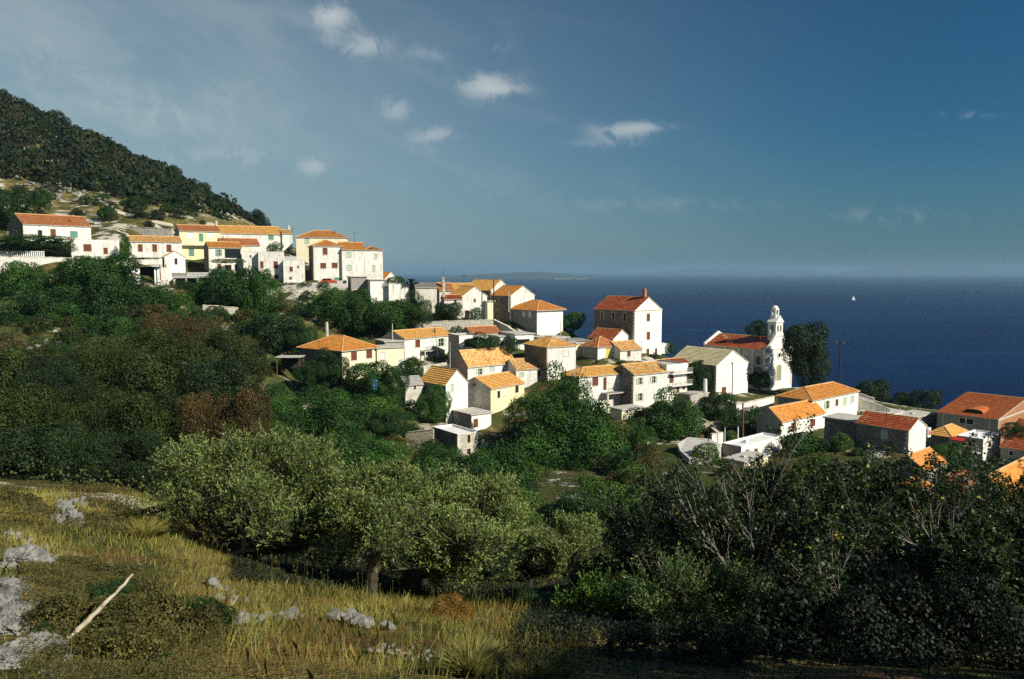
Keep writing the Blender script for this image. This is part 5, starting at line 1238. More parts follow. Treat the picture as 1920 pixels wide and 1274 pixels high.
def crown_mesh(name, seed, nclump, nleaf, leaf, aspect=.62, rmin=.22, rmax=.40, flat=.85, jag=.2, lowcut=-.75, upright=0.0):
    r = RS(seed); C, Rr = [], []
    while len(C) < nclump:
        p = unit(r.randn(3)); q = p * (r.uniform(.30, .88)); 
        if q[2] < lowcut: continue
        C.append(q); Rr.append(r.uniform(rmin, rmax) * (1.1 - .3 * abs(q[2])))
    C = np.array(C); Rr = np.array(Rr); C *= (1.02 - Rr * .25)[:, None]
    pr = Rr ** 2 / (Rr ** 2).sum(); k = r.choice(nclump, nleaf * 2, p=pr)
    d = unit(r.randn(nleaf * 2, 3)); P = C[k] + d * (Rr[k] * (1 + jag * (r.rand(nleaf * 2) - .65)))[:, None]
    dist = np.linalg.norm(P[:, None] - C[None], axis=2) / Rr[None]; dist[np.arange(len(k)), k] = 9
    keep = np.where(dist.min(1) > .72)[0][:nleaf]; P, d, k = P[keep], d[keep], k[keep]
    N = unit(d + r.randn(len(P), 3) * .55); A = unit(np.cross(N, unit(r.randn(len(P), 3))) + np.array([0, 0, upright]))
    s = leaf * r.uniform(.6, 1.4, len(P))
    V = leaf_quads(P - A * s[:, None] * .5, A, N, s, s * aspect)
    for ax in range(3):
        lo_, hi_ = np.percentile(V[:, ax], (1.2, 98.8)); V[:, ax] = (V[:, ax] - (lo_ + hi_) / 2) / ((hi_ - lo_) / 2)
    V[:, 2] *= .86
    clump_tone = r.rand(nclump) * .45
    return np_mesh(name, V, 4, np.clip(r.rand(len(P)) * .55 + clump_tone[k], 0, 1))

def limbs(mb, p, d, length, rad, depth, rnd, spread=.6, kids=3, bend=.25, upb=.15, leaves=None, seg=3, taper=.55, nside=5):
    pts = [Vector(p)]; dd = Vector(d).normalized(); rads = [rad]
    for i in range(seg):
        dd = (dd + Vector((rnd.uniform(-1, 1), rnd.uniform(-1, 1), rnd.uniform(-.6, .8) + upb)) * bend).normalized()
        pts.append(pts[-1] + dd * length / seg); rads.append(rad * (1 - (1 - taper) * (i + 1) / seg))
    mb.tube(pts, rads, nside if depth > 1 else 4, False)
    if depth == 0:
        if leaves is not None: leaves.append((pts[-1].copy(), dd.copy(), pts[-2].copy()))
        return
    for k in range(kids):
        t_ = rnd.uniform(.45, 1.0) if k else 1.0; i = min(seg - 1, int(t_ * seg)); q = pts[i].lerp(pts[i + 1], t_ * seg - i) if t_ < 1 else pts[-1]
        nd = (dd + Vector((rnd.uniform(-1, 1), rnd.uniform(-1, 1), rnd.uniform(-.5, .9))) * spread).normalized()
        limbs(mb, q, nd, length * rnd.uniform(.6, .85), rads[-1] * rnd.uniform(.6, .9), depth - 1, rnd, spread, kids, bend, upb, leaves, seg, taper, nside)

PROTO = {}
def trunk_mesh(name, seed, h=1.0, r=.06, m_=None):
    rnd = random.Random(seed); mb = MB(); mb.tube([(0, 0, -.6), (.02, .01, 0), (.05, -.02, .5), (0, .03, 1.0)], [.09, .075, .06, .045], 7, False)
    for k in range(6):
        a = k * 1.05 + rnd.random(); limbs(mb, (0, .02, .8 + .03 * k), (math.cos(a), math.sin(a), .9), .7, .035, 1, rnd, kids=2, seg=2)
    return mb.mesh(name)
for k in range(4): PROTO['B%d' % k] = crown_mesh('broad_crown', 10 + k, 40, 16000, .050, .7, .15, .42, jag=.3)
PROTO['H0'] = crown_mesh('great_crown', 91, 60, 42000, .031, .7, .12, .36, jag=.3)
for k in range(3): PROTO['P%d' % k] = crown_mesh('pine_crown', 30 + k, 46, 30000, .050, .38, .13, .34, .8, .55, -.7, .5)
for k in range(4): PROTO['S%d' % k] = crown_mesh('shrub_crown', 50 + k, 16, 3200, .10, .6, .28, .46, .85, .35, -.55)
for k in range(2): PROTO['C%d' % k] = crown_mesh('cypress_crown', 70 + k, 26, 4000, .09, .5, .25, .4, 1, .3, -.9)
TRUNK = [trunk_mesh('trunk', s) for s in (1, 2)]
for me_ in TRUNK: me_.materials.append(BARKD)
for me_ in PROTO.values(): me_.materials.append(None)
def crown_obj(key, m_, root, name='crown'):
    o = bpy.data.objects.new(name, PROTO[key]); COL.objects.link(o); o.parent = root
    o.material_slots[0].link = 'OBJECT'; o.material_slots[0].material = m_; return o
_cnt = [0]
def twig_mesh(seed):
    q = random.Random(seed); mb = MB()
    for k in range(7):
        a = q.uniform(0, 6.28); limbs(mb, (math.cos(a) * .2, math.sin(a) * .2, -.1), (math.cos(a), math.sin(a), q.uniform(.1, .9)), .62, .011, 2, q, .55, 2, .22, .1, None, 3, .5, 3)
    me_ = mb.mesh('bare_twigs'); me_.materials.append(BARKF); return me_
TWIGS = [twig_mesh(5), twig_mesh(6)]
def tree(px, top, bot, wpx, Y, key, m_, label, cat='tree', name='broadleaf_tree', group=None, deep=1.0, trunk=True, rz=None):
    """crown seen as a box wpx wide from top to bot (pixel rows) at distance Y"""
    _cnt[0] += 1; r = random.Random(_cnt[0] * 13)
    zt_, zb_ = zat(top, Y), zat(bot, Y); c = at(px, (top + bot) / 2, Y); wx = wpx * far(Y) / FPX / 2; hz_ = (zt_ - zb_) / 2
    g = hz1(c.x, c.y)
    if zb_ < g - hz_ * .7: g = zb_ + hz_ * .3
    root = empty(name, (c.x, c.y, min(g, zb_ + hz_ * .6)), 0); tag(root, label, cat, group)
    cr = crown_obj(key, m_, root); cr.location = (0, 0, (zt_ + zb_) / 2 - root.location.z); cr.scale = (wx * 1.06, wx * deep, hz_ / .86 * 1.04)
    cr.rotation_euler = (0, 0, r.uniform(0, 6.28) if rz is None else rz)
    if abs(cr.scale[0] - cr.scale[1]) > .01: cr.rotation_euler = (0, 0, 0)
    if key[0] in 'PB' and m_ in (L_PINE, L_PINEB) and trunk and wx > 1.5 and m_ is not L_SHADE:
        tw_ = bpy.data.objects.new('bare_twigs', TWIGS[_cnt[0] % 2]); COL.objects.link(tw_); tw_.parent = root; tw_.location = (0, 0, (zt_ + zb_) / 2 - root.location.z); tw_.scale = (wx, wx, hz_); tw_.rotation_euler.z = r.uniform(0, 6)
    if trunk:
        t_ = bpy.data.objects.new('trunk', TRUNK[_cnt[0] % 2]); COL.objects.link(t_); t_.parent = root; H_ = max((zt_ + zb_) / 2 - root.location.z, .4); t_.scale = (wx * .55, wx * .55, H_ * .62)
    return root
B, B2, Lg, P, PB, PD, SC_ = L_BROAD, L_BROAD2, L_LIGHT, L_PINE, L_PINEB, L_PINED, L_SCRUB
# broad dark trees
T = [
 (1042, 706, 900, 158, 93, 'H0', B, 'huge dark green spreading tree filling the hollow in front of the balcony house'),
 (1050, 790, 940, 226, 90, 'H0', B, 'lower skirt of dense dark foliage under the huge spreading tree'),
 (1112, 768, 935, 118, 89, 'B1', B, 'dense dark tree merging into the huge spreading tree on its sunny side'),
 (982, 795, 935, 110, 90, 'B2', B2, 'dark leafy tree merging into the huge spreading tree on its shaded side'),
 (1262, 738, 840, 116, 97, 'B3', B, 'round dark tree below the green windowed white house'),
 (815, 726, 790, 56, 99, 'B1', B, 'compact round bush like tree beside the white orange roofed gable'),
 (628, 742, 836, 112, 84, 'B2', B, 'dark broad tree below the vegetable garden'),
 (722, 768, 818, 76, 88, 'B3', B2, 'dark tree beneath the thin grey garden wall'),
 (545, 752, 820, 130, 84, 'B0', B, 'wide green tree under the ochre dry stone wall'),
 (690, 832, 905, 126, 72, 'B1', B, 'low spreading green tree just beyond the silver olive tops'),
 (815, 838, 900, 84, 78, 'B2', B2, 'dark green bush tree in front of the rubble cottage'),
 (862, 845, 905, 70, 76, 'B3', B, 'dark green tree clump touching the rubble cottage corner'),
 (925, 850, 945, 120, 74, 'B0', B, 'sprawling dark tree between the rubble cottage and the olives'),
 (1175, 850, 945, 90, 82, 'B2', B2, 'bottle green tree at the foot of the huge spreading tree'),
 (1192, 790, 870, 70, 90, 'B1', B, 'green tree between the huge tree and the terrace store'),
 (617, 658, 720, 66, 109, 'B3', B2, 'dark tree shading the stone side of the bright hipped house'),
 (580, 680, 722, 50, 107, 'B1', B2, 'small dark tree by the open shed of the hipped house'),
 (692, 682, 740, 70, 108, 'B0', B, 'dark leafy tree before the cream wall of the hipped house'),
 (735, 690, 765, 56, 107, 'B2', B2, 'tall dark tree between the annex and the stone barn'),
 (712, 720, 772, 70, 104, 'B3', B, 'garden tree near the washing below the hipped house'),
 (730, 566, 625, 74, 148, 'B0', B, 'green tree below the corner garage of the three storey block'),
 (672, 548, 622, 70, 150, 'B1', B, 'green tree directly below the grey concrete garage'),
 (622, 545, 615, 74, 152, 'B2', B, 'bushy tree under the parked red car'),
 (783, 550, 608, 48, 152, 'B3', B2, 'upright dark tree before the grey roofed stone building'),
 (440, 508, 600, 90, 152, 'B0', B2, 'big dark tree hiding the terrace end of the pergola house'),
 (490, 512, 598, 66, 151, 'B1', B, 'dark tree before the cubic white building'),
 (505, 590, 672, 110, 130, 'B2', B2, 'wide dark tree above the hipped house garden'),
 (560, 600, 660, 60, 128, 'B3', B2, 'brownish dark tree beside the ruined chimney stack'),
 (205, 520, 640, 110, 134, 'B2', B2, 'tall black green tree in the heart of the grove under the annex'),
 (95, 545, 640, 130, 130, 'B1', B2, 'black green tree filling the grove below the baluster wall'),
 (190, 482, 560, 120, 146, 'B0', B, 'large dark tree crowding the wall under the white annex'),
 (120, 505, 580, 90, 142, 'B1', B, 'dark tree below the white baluster fence'),
 (35, 495, 580, 80, 144, 'B2', B, 'dark tree at the picture edge below the baluster fence'),
 (215, 530, 620, 90, 136, 'B3', B2, 'very dark tall tree beside the sunlit triangular wall'),
 (150, 565, 640, 120, 130, 'B1', B, 'broad dark tree low in the grove under the annex'),
 (60, 585, 632, 90, 126, 'B0', B2, 'squat dark tree above the grey terrace wall'),
 (228, 598, 668, 84, 120, 'B2', B, 'rounded green tree above the pine grove'),
 (290, 540, 592, 70, 143, 'S0', B, 'mound of dense dark creeper draped over the ruin wall'),
 (335, 552, 596, 50, 143, 'S1', B, 'smaller mound of dark creeper by the terrace'),
 (374, 576, 620, 46, 136, 'B3', B2, 'small dark round tree in the dry slope below the terrace'),
 (112, 648, 692, 44, 98, 'B1', B2, 'lone small round tree by the grey terrace wall'),
 (1074, 587, 622, 42, 178, 'B2', B, 'round green tree against the sea beside the square hipped house'),
 (906, 626, 658, 62, 130, 'B3', B2, 'dark shrubby tree before the white loggia'),
 (961, 634, 662, 24, 130, 'S2', B2, 'small dark tree beside the small dark window wall'),
 (842, 570, 603, 44, 169, 'B0', B2, 'dark garden tree before the low dark red roof'),
 (893, 578, 600, 22, 171, 'S1', B, 'little round bush at the dark doorway of the gabled house'),
 (1308, 680, 735, 44, 118, 'B1', B2, 'dark tree squeezed beneath the slab roofed barn side'),
 (1345, 738, 792, 62, 105, 'B2', B2, 'dark tree under the churchyard corner wall'),
 (1378, 770, 812, 50, 98, 'S3', B2, 'dark bush hiding the foot of the leaning pole'),
 (1425, 692, 728, 40, 132, 'B3', B2, 'dark shrub before the church side windows'),
 (1410, 765, 800, 50, 100, 'S0', B, 'leafy bush with yellowish tips against the churchyard wall'),
 (1507, 815, 850, 76, 86, 'S1', B, 'flat topped green tree before the brown windowed house'),
 (1775, 836, 880, 66, 84, 'B0', B, 'dark green tree below the golden hipped stone house'),
 (1635, 716, 768, 62, 172, 'B0', PD, 'dark pine clump above the sea behind the big hipped house'),
 (1690, 738, 776, 42, 170, 'B1', PD, 'small dark pine on the seaward slope by the globe lamp'),
 (1728, 733, 780, 60, 168, 'B2', PD, 'rounded dark pine on the seaward slope before the brick house'),
 (1662, 730, 772, 14, 171, 'C0', PD, 'short dark cypress between two seaward pines'),
 (1761, 732, 764, 8, 172, 'C1', PD, 'slim dark cypress standing against the sea'),
 (1900, 795, 825, 50, 88, 'B1', B2, 'dark tree leaning over the unfinished brick wall'),
 (1875, 862, 905, 70, 72, 'B2', B2, 'dark tree below the grey white edge house'),
 (1800, 862, 910, 60, 72, 'S2', B2, 'dark bush below the modern flat roofed house'),
 (1210, 660, 672, 18, 160, 'S3', B2, 'tiny bush at the base of the tall stone house'),
 (1255, 640, 664, 20, 165, 'S0', B2, 'dark shrub on the sea side of the tall stone house'),
 (20, 358, 442, 66, 205, 'B0', B2, 'dark tree beside the highest white house'),
 (73, 355, 392, 34, 212, 'B1', B2, 'dark tree just above the patched brown roof'),
 (254, 371, 399, 42, 232, 'B2', B2, 'rounded dark tree on the bare slope under the forest'),
 (198, 386, 412, 32, 215, 'B3', B2, 'dark bush tree on the pale rocky slope'),
 (266, 397, 410, 22, 222, 'S1', B2, 'small round bush beside the dirt track'),
 (320, 382, 410, 30, 240, 'B0', B2, 'dark tree where the forest meets the dirt track'),
 (350, 392, 414, 34, 240, 'B1', B2, 'dark tree just behind the yellow house roof'),
 (237, 445, 485, 18, 176, 'S2', B, 'dark ivy mass beside the three shutter house'),
 (515, 455, 478, 26, 196, 'S3', B, 'green bush on the cube building roof garden'),
]
for q in T: tree(*q, name='pine_tree' if 'pine' in q[7][:22] and q[6] is PD else {'C': 'cypress_tree', 'S': 'bush'}.get(q[5][0], 'broadleaf_tree'), cat={'S': 'bush'}.get(q[5][0], 'tree'), trunk=q[5][0] != 'S')
# church pines
tree(1509, 611, 700, 80, 128, 'B0', PD, 'tall dark Aleppo pine hiding one side of the church facade', name='pine_tree')
tree(1521, 648, 726, 62, 126, 'B1', PD, 'lower dark pine beside the church door', name='pine_tree')
tree(1488, 614, 655, 34, 162, 'B2', PD, 'dark pine top touching the church belfry', name='pine_tree')
tree(1422, 603, 634, 44, 162, 'B1', PD, 'dark pine rising behind the red church roof', name='pine_tree')
# grove of pines on the near slope
L_SHADE = leaf_mat('shade_painted_leaves', (.002, .006, .002), (.010, .022, .005))  # near black leaves: shade painted into their colour
L_SHADE2 = leaf_mat('lighter_shade_painted_leaves', (.004, .010, .003), (.022, .042, .010))  # shade painted into the leaf colour here too, a little lighter
G_ = [(345, 596, 672, 114, 88, PB, 'brown tinged bushy pine above the grove'), (290, 618, 700, 95, 80, P, 'rounded pine at the head of the grove under the creeper mound'), (415, 622, 715, 104, 76, P, 'tall pine at the village end of the grove'), (355, 645, 740, 114, 72, P, 'olive green pine tucked under the brown tinged one'),
 (225, 644, 755, 114, 66, P, 'round crowned pine below the round small tree'), (300, 666, 775, 123, 66, P, 'broad pine in the centre of the rear row'), (450, 648, 760, 85, 66, P, 'last pine of the rear row by the open shed'), (400, 681, 780, 104, 62, PD, 'dark pine before the village end of the grove'),
 (30, 656, 770, 114, 66, P, 'olive brown pine at the picture edge beneath the terrace walls'), (95, 676, 785, 104, 62, PD, 'dark pine second from the picture edge in the rear row'), (155, 671, 785, 104, 66, P, 'pine between the dark one and the round crowned one'),
 (20, 731, 855, 133, 48, P, 'big pine low at the picture edge behind the meadow'), (105, 741, 865, 123, 48, P, 'spreading pine over the shaded hollow, picture edge side'), (185, 736, 862, 123, 48, P, 'spreading pine over the middle of the shaded hollow'), (262, 741, 865, 123, 48, P, 'pine with orange flecked needles over the black hollow'),
 (335, 751, 872, 123, 48, P, 'spreading pine with bare grey twigs just above the olives'), (405, 746, 862, 104, 48, PB, 'half brown pine above the largest olive crown'), (462, 734, 850, 79, 48, PB, 'rust brown pine with dying needles behind the silver olive'),
 (60, 804, 915, 142, 43.5, PD, 'dark low pine at the upper edge of the dry meadow'), (165, 811, 918, 123, 43.5, PD, 'very dark low pine behind the meadow crest stones'), (265, 816, 922, 114, 43.5, PD, 'very dark low pine beside the olive crown edge'),
 (70, 770, 850, 130, 57, L_SHADE, 'black green understorey bush deep between the pine rows at the picture edge'), (230, 762, 845, 140, 57, L_SHADE, 'black green understorey bush in the middle hollow of the pines'), (375, 765, 850, 140, 57, L_SHADE, 'black green understorey bush behind the pine with bare twigs'), (60, 872, 935, 120, 43, L_SHADE, 'low understorey bush painted shade dark over the meadow crest at the picture edge'), (180, 868, 930, 120, 43, L_SHADE, 'low understorey bush painted shade dark over the crest stones'), (300, 868, 935, 120, 43, L_SHADE, 'low understorey bush painted shade dark beside the olive crown'),  # understorey added with painted shade to make the hollows black
 (15, 828, 935, 95, 43.5, SC_, 'brown olive scrub mound at the picture edge above the meadow')]
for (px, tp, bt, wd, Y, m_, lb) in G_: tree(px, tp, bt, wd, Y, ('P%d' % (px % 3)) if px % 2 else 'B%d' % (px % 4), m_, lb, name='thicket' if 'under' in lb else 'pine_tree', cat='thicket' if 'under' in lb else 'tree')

# low shrubs scattered over the slope between grove and village
foot = [(h['O'].x, h['O'].y, h['yawr'], h['W'], h['D']) for h in H]
def in_house(x, y, mrg=1.2):
    for (ox, oy, yw, W_, D_) in foot:
        c, s = math.cos(yw), math.sin(yw); u = (x - ox) * c + (y - oy) * s; v = -(x - ox) * s + (y - oy) * c
        if -mrg < u < W_ + mrg and -mrg < v < D_ + mrg: return True
    return False
LAND = []
def landmarks():
    stop = set('with a an the and of in on at by below beside under above before behind against between to one its next'.split())
    for o in COL.objects:
        if o.parent is None and o.get('category') in ('house', 'cottage', 'barn', 'church', 'tree', 'wall', 'garage', 'terrace', 'store') and 'group' not in o.keys():
            wds = o['label'].replace(',', '').split()[:8]
            while wds and wds[-1] in stop: wds.pop()
            LAND.append((o.location.copy(), ' '.join(wds)))
USED = {}
def shrub_label(o, word, tone):
    p = o.location; s = max(o.scale); best = sorted(LAND, key=lambda q: (q[0] - p).length)
    size = 'tiny' if s < .7 else 'small' if s < 1.1 else 'middling' if s < 1.7 else 'broad'
    shp = 'upright' if o.scale.z > .88 * o.scale.x else 'squat' if o.scale.z < .62 * o.scale.x else 'rounded'
    for q, nm in best[:8]:
        d = p - q
        rel = ('beyond' if d.y > 0 else 'before') if abs(d.y) > abs(d.x) else ('on the seaward side of' if d.x > 0 else 'on the hill side of')
        lb = '%s %s %s %s %s the %s' % (size, shp, tone, word, rel, nm); lb = ' '.join(lb.split()[:16])
        if lb not in USED: USED[lb] = 1; return lb
    return lb
TONE = {}
def scatter(n, x0, x1, y0, y1, seed, smin, smax, mats, label, group, ymin=25, ymax=400, accept=None):
    r = RS(seed); PX = r.uniform(x0, x1, n); PY = r.uniform(y0, y1, n); hits = ground_hits(PX, PY, 3, 600); k = 0
    for px, py, hpt in zip(PX, PY, hits):
        if hpt is None or hpt.y < ymin or hpt.y > ymax or in_house(hpt.x, hpt.y): continue
        if accept and not accept(px, py): continue
        s = r.uniform(smin, smax); m_ = mats[r.randint(len(mats))]
        o = crown_obj('S%d' % r.randint(4), m_, None, 'bush' if s > 1.3 else 'shrub'); o.location = hpt + Vector((0, 0, s * .45)); o.scale = (s * r.uniform(.9, 1.5), s * r.uniform(.9, 1.3), s * r.uniform(.7, 1.1)); o.rotation_euler.z = r.uniform(0, 6.28)
        word = 'bush' if s > 1.3 else 'shrub'; tone = {'dark_broad_leaves': 'dark green', 'bottle_green_leaves': 'blackish green', 'fresh_green_leaves': 'fresh green', 'low_scrub_leaves': 'brownish', 'pine_needles': 'olive brown', 'dark_pine_needles': 'very dark', 'hill_forest_leaves': 'dull dark'}[m_.name]
        tag(o, shrub_label(o, word, tone), 'shrub', group); k += 1
    return k
landmarks()
scatter(62, 480, 1200, 830, 1000, 3, 1.0, 2.6, [B, B2, Lg, SC_], 'low green shrub in the thicket between the silver olives and the village', 'thicket shrubs beyond the olives', 40, 130)
scatter(56, 460, 780, 700, 840, 4, .8, 2.2, [B, Lg, B2], 'small shrub in the terraced gardens below the bright hipped house', 'garden shrubs under the hipped house', 60, 160)
scatter(48, 0, 500, 600, 730, 5, .8, 2.4, [SC_, P, B2], 'brownish shrub on the dry terraces above the pine grove', 'terrace shrubs above the pines', 60, 180)
scatter(50, 0, 520, 540, 650, 6, .8, 2.4, [B, B2], 'dark shrub among the grove under the upper houses', 'shrubs under the upper houses', 90, 200)
scatter(46, 380, 900, 540, 650, 7, .7, 2.0, [B2, B, SC_], 'small dark shrub on the rubble slope below the road', 'shrubs on the rubble slope', 110, 220)
scatter(46, 1180, 1620, 780, 960, 8, .7, 2.0, [B2, Lg, SC_], 'bush in the gardens of the lower village', 'bushes of the lower village', 55, 150)
scatter(66, 0, 420, 340, 430, 9, .7, 2.3, [B2, L_FOR], 'dark bush dotted over the pale rocky slope', 'bushes on the pale slope', 190, 330)
scatter(26, 920, 1320, 630, 700, 10, .4, .9, [B2, B], 'little garden bush between the middle village houses', 'bushes between the middle houses', 120, 240)
scatter(36, 1100, 1920, 700, 820, 11, 1.0, 2.2, [PD, B2], 'dark seaward bush behind the lower houses', 'seaward bushes', 170, 260)
scatter(30, 1500, 1920, 850, 960, 12, .6, 1.5, [B2, B], 'dark bush among the lowest roofs', 'bushes among the lowest roofs', 55, 130)

# the wooded hill: trees on the skyline singly, the rest as one far-off wood
r = RS(77)
def forest_base(seed, n=98):
    q = RS(seed); d = unit(q.randn(n, 3)); P_ = d * q.uniform(.7, 1.05, n)[:, None]; N = unit(d + q.randn(n, 3) * .5); A = unit(np.cross(N, q.randn(n, 3)))
    s = q.uniform(.28, .55, n); V_ = leaf_quads(P_ - A * s[:, None] * .5, A, N, s, s * .75).reshape(n, 4, 3); return V_, q.rand(n) * .6
FB = [forest_base(s) for s in range(5)]
N0 = 9000; X = r.uniform(-420, -60, N0); Yf = r.uniform(215, 520, N0)
px_ = CX + FPX * 0 + X / Yf * FPX * (1 / math.cos(PITCH)) * math.cos(PITCH)
zz = height(X, Yf); py_ = HOR - zz / Yf * FPX
edge = np.interp(px_, [-200, 0, 60, 130, 200, 260, 330, 420, 520], [340, 345, 340, 352, 376, 372, 392, 405, 420])
dens = fbm(X / 28 + 4, Yf / 28, 4) + .5
ok = (py_ < edge + r.randn(N0) * 5) & (px_ > -150) & (px_ < 545) & ((dens > .36) | (r.rand(N0) < .1)) & (r.rand(N0) < np.clip(Yf / 420, .35, 1))
X, Yf, zz = X[ok][:3000], Yf[ok][:3000], zz[ok][:3000]
VV, RR = [], []
for i in range(len(X)):
    Vb, rb = FB[i % 5]; s = r.uniform(1.5, 2.9) * (1.6 if r.rand() < .2 else 1); a = r.uniform(0, 6.28); c_, s_ = math.cos(a), math.sin(a)
    Rm = np.array([[c_, -s_, 0], [s_, c_, 0], [0, 0, 1]])
    VV.append((Vb.reshape(-1, 3) @ Rm.T) * [s, s, s * r.uniform(.8, 1.25)] + [X[i], Yf[i], zz[i] + s * .6]); RR.append(np.clip(rb * .8 + r.rand() ** 2 * .6, 0, 1))
fo = link('hill_forest', np_mesh('hill_forest', np.concatenate(VV), 4, np.concatenate(RR)), L_FST); tag(fo, 'dark pine and oak wood covering the hillside', 'forest', kind='stuff')
print('FOREST', len(X))
for i, px in enumerate(list(range(6, 500, 13))):
    yy_ = float(np.interp(px, [0, 70, 150, 220, 300, 400, 470, 510], [480, 470, 460, 450, 440, 430, 425, 422]))
    x = at(px, HOR, yy_).x; z = hz1(x, yy_); s = r.uniform(1.8, 3.4) * (1.6 if i % 4 == 1 else 1)
    o = crown_obj('P%d' % (i % 3) if i % 3 else 'S%d' % (i % 4), L_FOR, None, 'pine_tree'); o.location = (x, yy_, z + s * .7); o.scale = (s * r.uniform(.9, 1.4), s, s * r.uniform(.8, 1.2)); o.rotation_euler.z = i
    tag(o, '%s dark pine on the skyline ridge, %s' % (('small', 'tall', 'rounded', 'broad')[i % 4], 'standing %s above the %s' % (('far', 'high', 'just')[min(2, int(px / 180))], ('picture edge', 'highest white house', 'patched brown roof', 'dirt track', 'yellow house', 'long golden roof')[min(5, int(px / 82))])), 'tree', 'pines along the skyline ridge')
    if i % 8 > 3: o['label'] = o['label'].replace('dark pine', 'lone dark pine')

# ------------------------------------------------------------------ the near olives
def olive(px, base_py, Y, boxes, seed, label, m_=None, nshoot=2600, leafL=.075, trunk_r=.17, name='olive_tree', cat='tree', stems=3):
    """boxes: crown lobes as (px, py, halfwidth px, halfheight px, dY)"""
    r = RS(seed); rnd = random.Random(seed); b_ = at(px, base_py, Y); b_.z = hz1(b_.x, b_.y)
    root = empty(name, b_); tag(root, label, cat)
    Cc = []; 
    for (bx_, by_, hw, hh, dY) in boxes:
        c = at(bx_, by_, Y + dY) - b_; f = (Y + dY) / FPX; Cc.append((c, hw * f, min(hw, hh * 1.3) * f, hh * f))
    tb = MB(); tips = []
    for s_ in range(stems):
        a = s_ * 2.1 + rnd.random(); p0 = Vector((.12 * math.cos(a), .12 * math.sin(a), -.3)); fork = Vector((rnd.uniform(-.3, .3), rnd.uniform(-.2, .2), rnd.uniform(.5, .8) if stems > 1 else 1.0))
        tb.tube([p0, p0 * .8 + fork * .5, fork], [trunk_r * 1.5, trunk_r, trunk_r * .8], 8, False)
        for (c, wx, wy, wz) in Cc[s_::stems] if len(Cc) >= stems else Cc:
            mid = fork.lerp(c, .5) + Vector((rnd.uniform(-.2, .2), rnd.uniform(-.2, .2), -.1)); tb.tube([fork, mid, c], [trunk_r * .75, trunk_r * .5, trunk_r * .3], 6, False)
            for k in range(7):
                d = Vector((rnd.uniform(-1, 1) * wx, rnd.uniform(-1, 1) * wy, rnd.uniform(-.5, 1) * wz)); e = c + d * .8
                limbs(tb, mid.lerp(c, rnd.random()), (e - c).normalized(), (e - c).length * .9 + .1, trunk_r * .25, 1, rnd, .5, 3, .2, .1, None, 2)
    tb.build('trunk', BARK if m_ is not None else BARK, root)
    vol = np.array([q[1] * q[2] * q[3] for q in Cc]) ** .8
    C = np.array([tuple(q[0]) for q in Cc]); S = np.array([q[1:] for q in Cc])
    nt = len(Cc) * 20; kt = r.choice(len(Cc), nt, p=vol / vol.sum()); dt = unit(r.randn(nt, 3) + [0, 0, .25]); Tc = C[kt] + dt * S[kt] * (r.uniform(.45, .96, nt))[:, None]; Tr = r.uniform(.16, .42, nt) * S[kt].mean(1)
    k = r.choice(nt, nshoot, p=Tr ** 2 / (Tr ** 2).sum()); d = unit(r.randn(nshoot, 3)); P0 = Tc[k] + d * (Tr[k] * r.uniform(.1, 1.0, nshoot) ** .6)[:, None]; d = unit(P0 - C[kt[k]])
    D = unit(d * .75 + r.randn(nshoot, 3) * .4 + np.array([0, 0, .85])); Ls = r.uniform(.16, .46, nshoot); nl = 15
    tpos = np.tile(np.linspace(0, 1, nl), nshoot); kk = np.repeat(np.arange(nshoot), nl)
    base_ = P0[kk] + D[kk] * (Ls[kk] * tpos)[:, None]
    A = unit(D[kk] * .8 + r.randn(len(kk), 3) * .62); N = unit(np.cross(A, unit(r.randn(len(kk), 3)))); Ll = leafL * r.uniform(.7, 1.3, len(kk))
    V_ = leaf_quads(base_, A, N, Ll, Ll * .30)
    tuft_ = r.rand(nt)[k][kk] * .3 - .12; tone = np.clip(.02 + tuft_ + .72 * tpos ** 1.3 + r.randn(len(kk)) * .22, 0, .99); tone[r.rand(len(kk)) < .006] = 1.0  # leaves darken toward shoot bases: shade inside the crown put into tone
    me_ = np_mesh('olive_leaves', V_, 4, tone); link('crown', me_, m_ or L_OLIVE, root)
    return root
olive(437, 1092, 21.5, [(370, 900, 88, 62, .3), (430, 870, 70, 52, 1.0), (500, 880, 78, 66, .8), (570, 900, 78, 66, .6), (330, 935, 52, 45, -.4), (450, 945, 100, 62, -.6), (560, 975, 95, 60, 0), (620, 960, 46, 58, .8), (385, 975, 70, 44, .2), (600, 1020, 64, 44, .4), (520, 1020, 60, 36, .6), (360, 1000, 46, 34, -.3), (480, 960, 80, 46, -2.0), (560, 1000, 70, 42, -1.8), (640, 990, 60, 44, -1.2)], 1,
      'large silver green olive tree with a forked trunk at the meadow edge', nshoot=6000, leafL=.085)
olive(683, 1118, 20, [(700, 940, 70, 54, .8), (655, 985, 62, 58, 0), (745, 950, 64, 60, 1.2), (700, 1010, 84, 50, -.3), (790, 925, 46, 38, 1.8), (720, 1000, 80, 44, -1.8)], 2, 'middle silver olive tree with one dark straight trunk', nshoot=3700, stems=1, leafL=.085)
olive(772, 1105, 21, [(830, 935, 74, 50, .8), (905, 965, 78, 60, .6), (810, 1000, 80, 60, 0), (890, 1030, 84, 60, -.4), (945, 1010, 50, 54, .4), (850, 1070, 78, 46, 0), (860, 1020, 80, 50, -1.6), (930, 1040, 60, 44, -1.4)], 3, 'silver olive tree with drooping branches reaching down to the dry grass', nshoot=4700, leafL=.085)
olive(1065, 1098, 29, [(1050, 1015, 62, 36, 0), (1105, 1010, 48, 32, .5), (1075, 1048, 76, 34, -.4)], 4, 'smaller shaded olive tree standing behind the rusty grass', nshoot=1500, leafL=.09, trunk_r=.11)
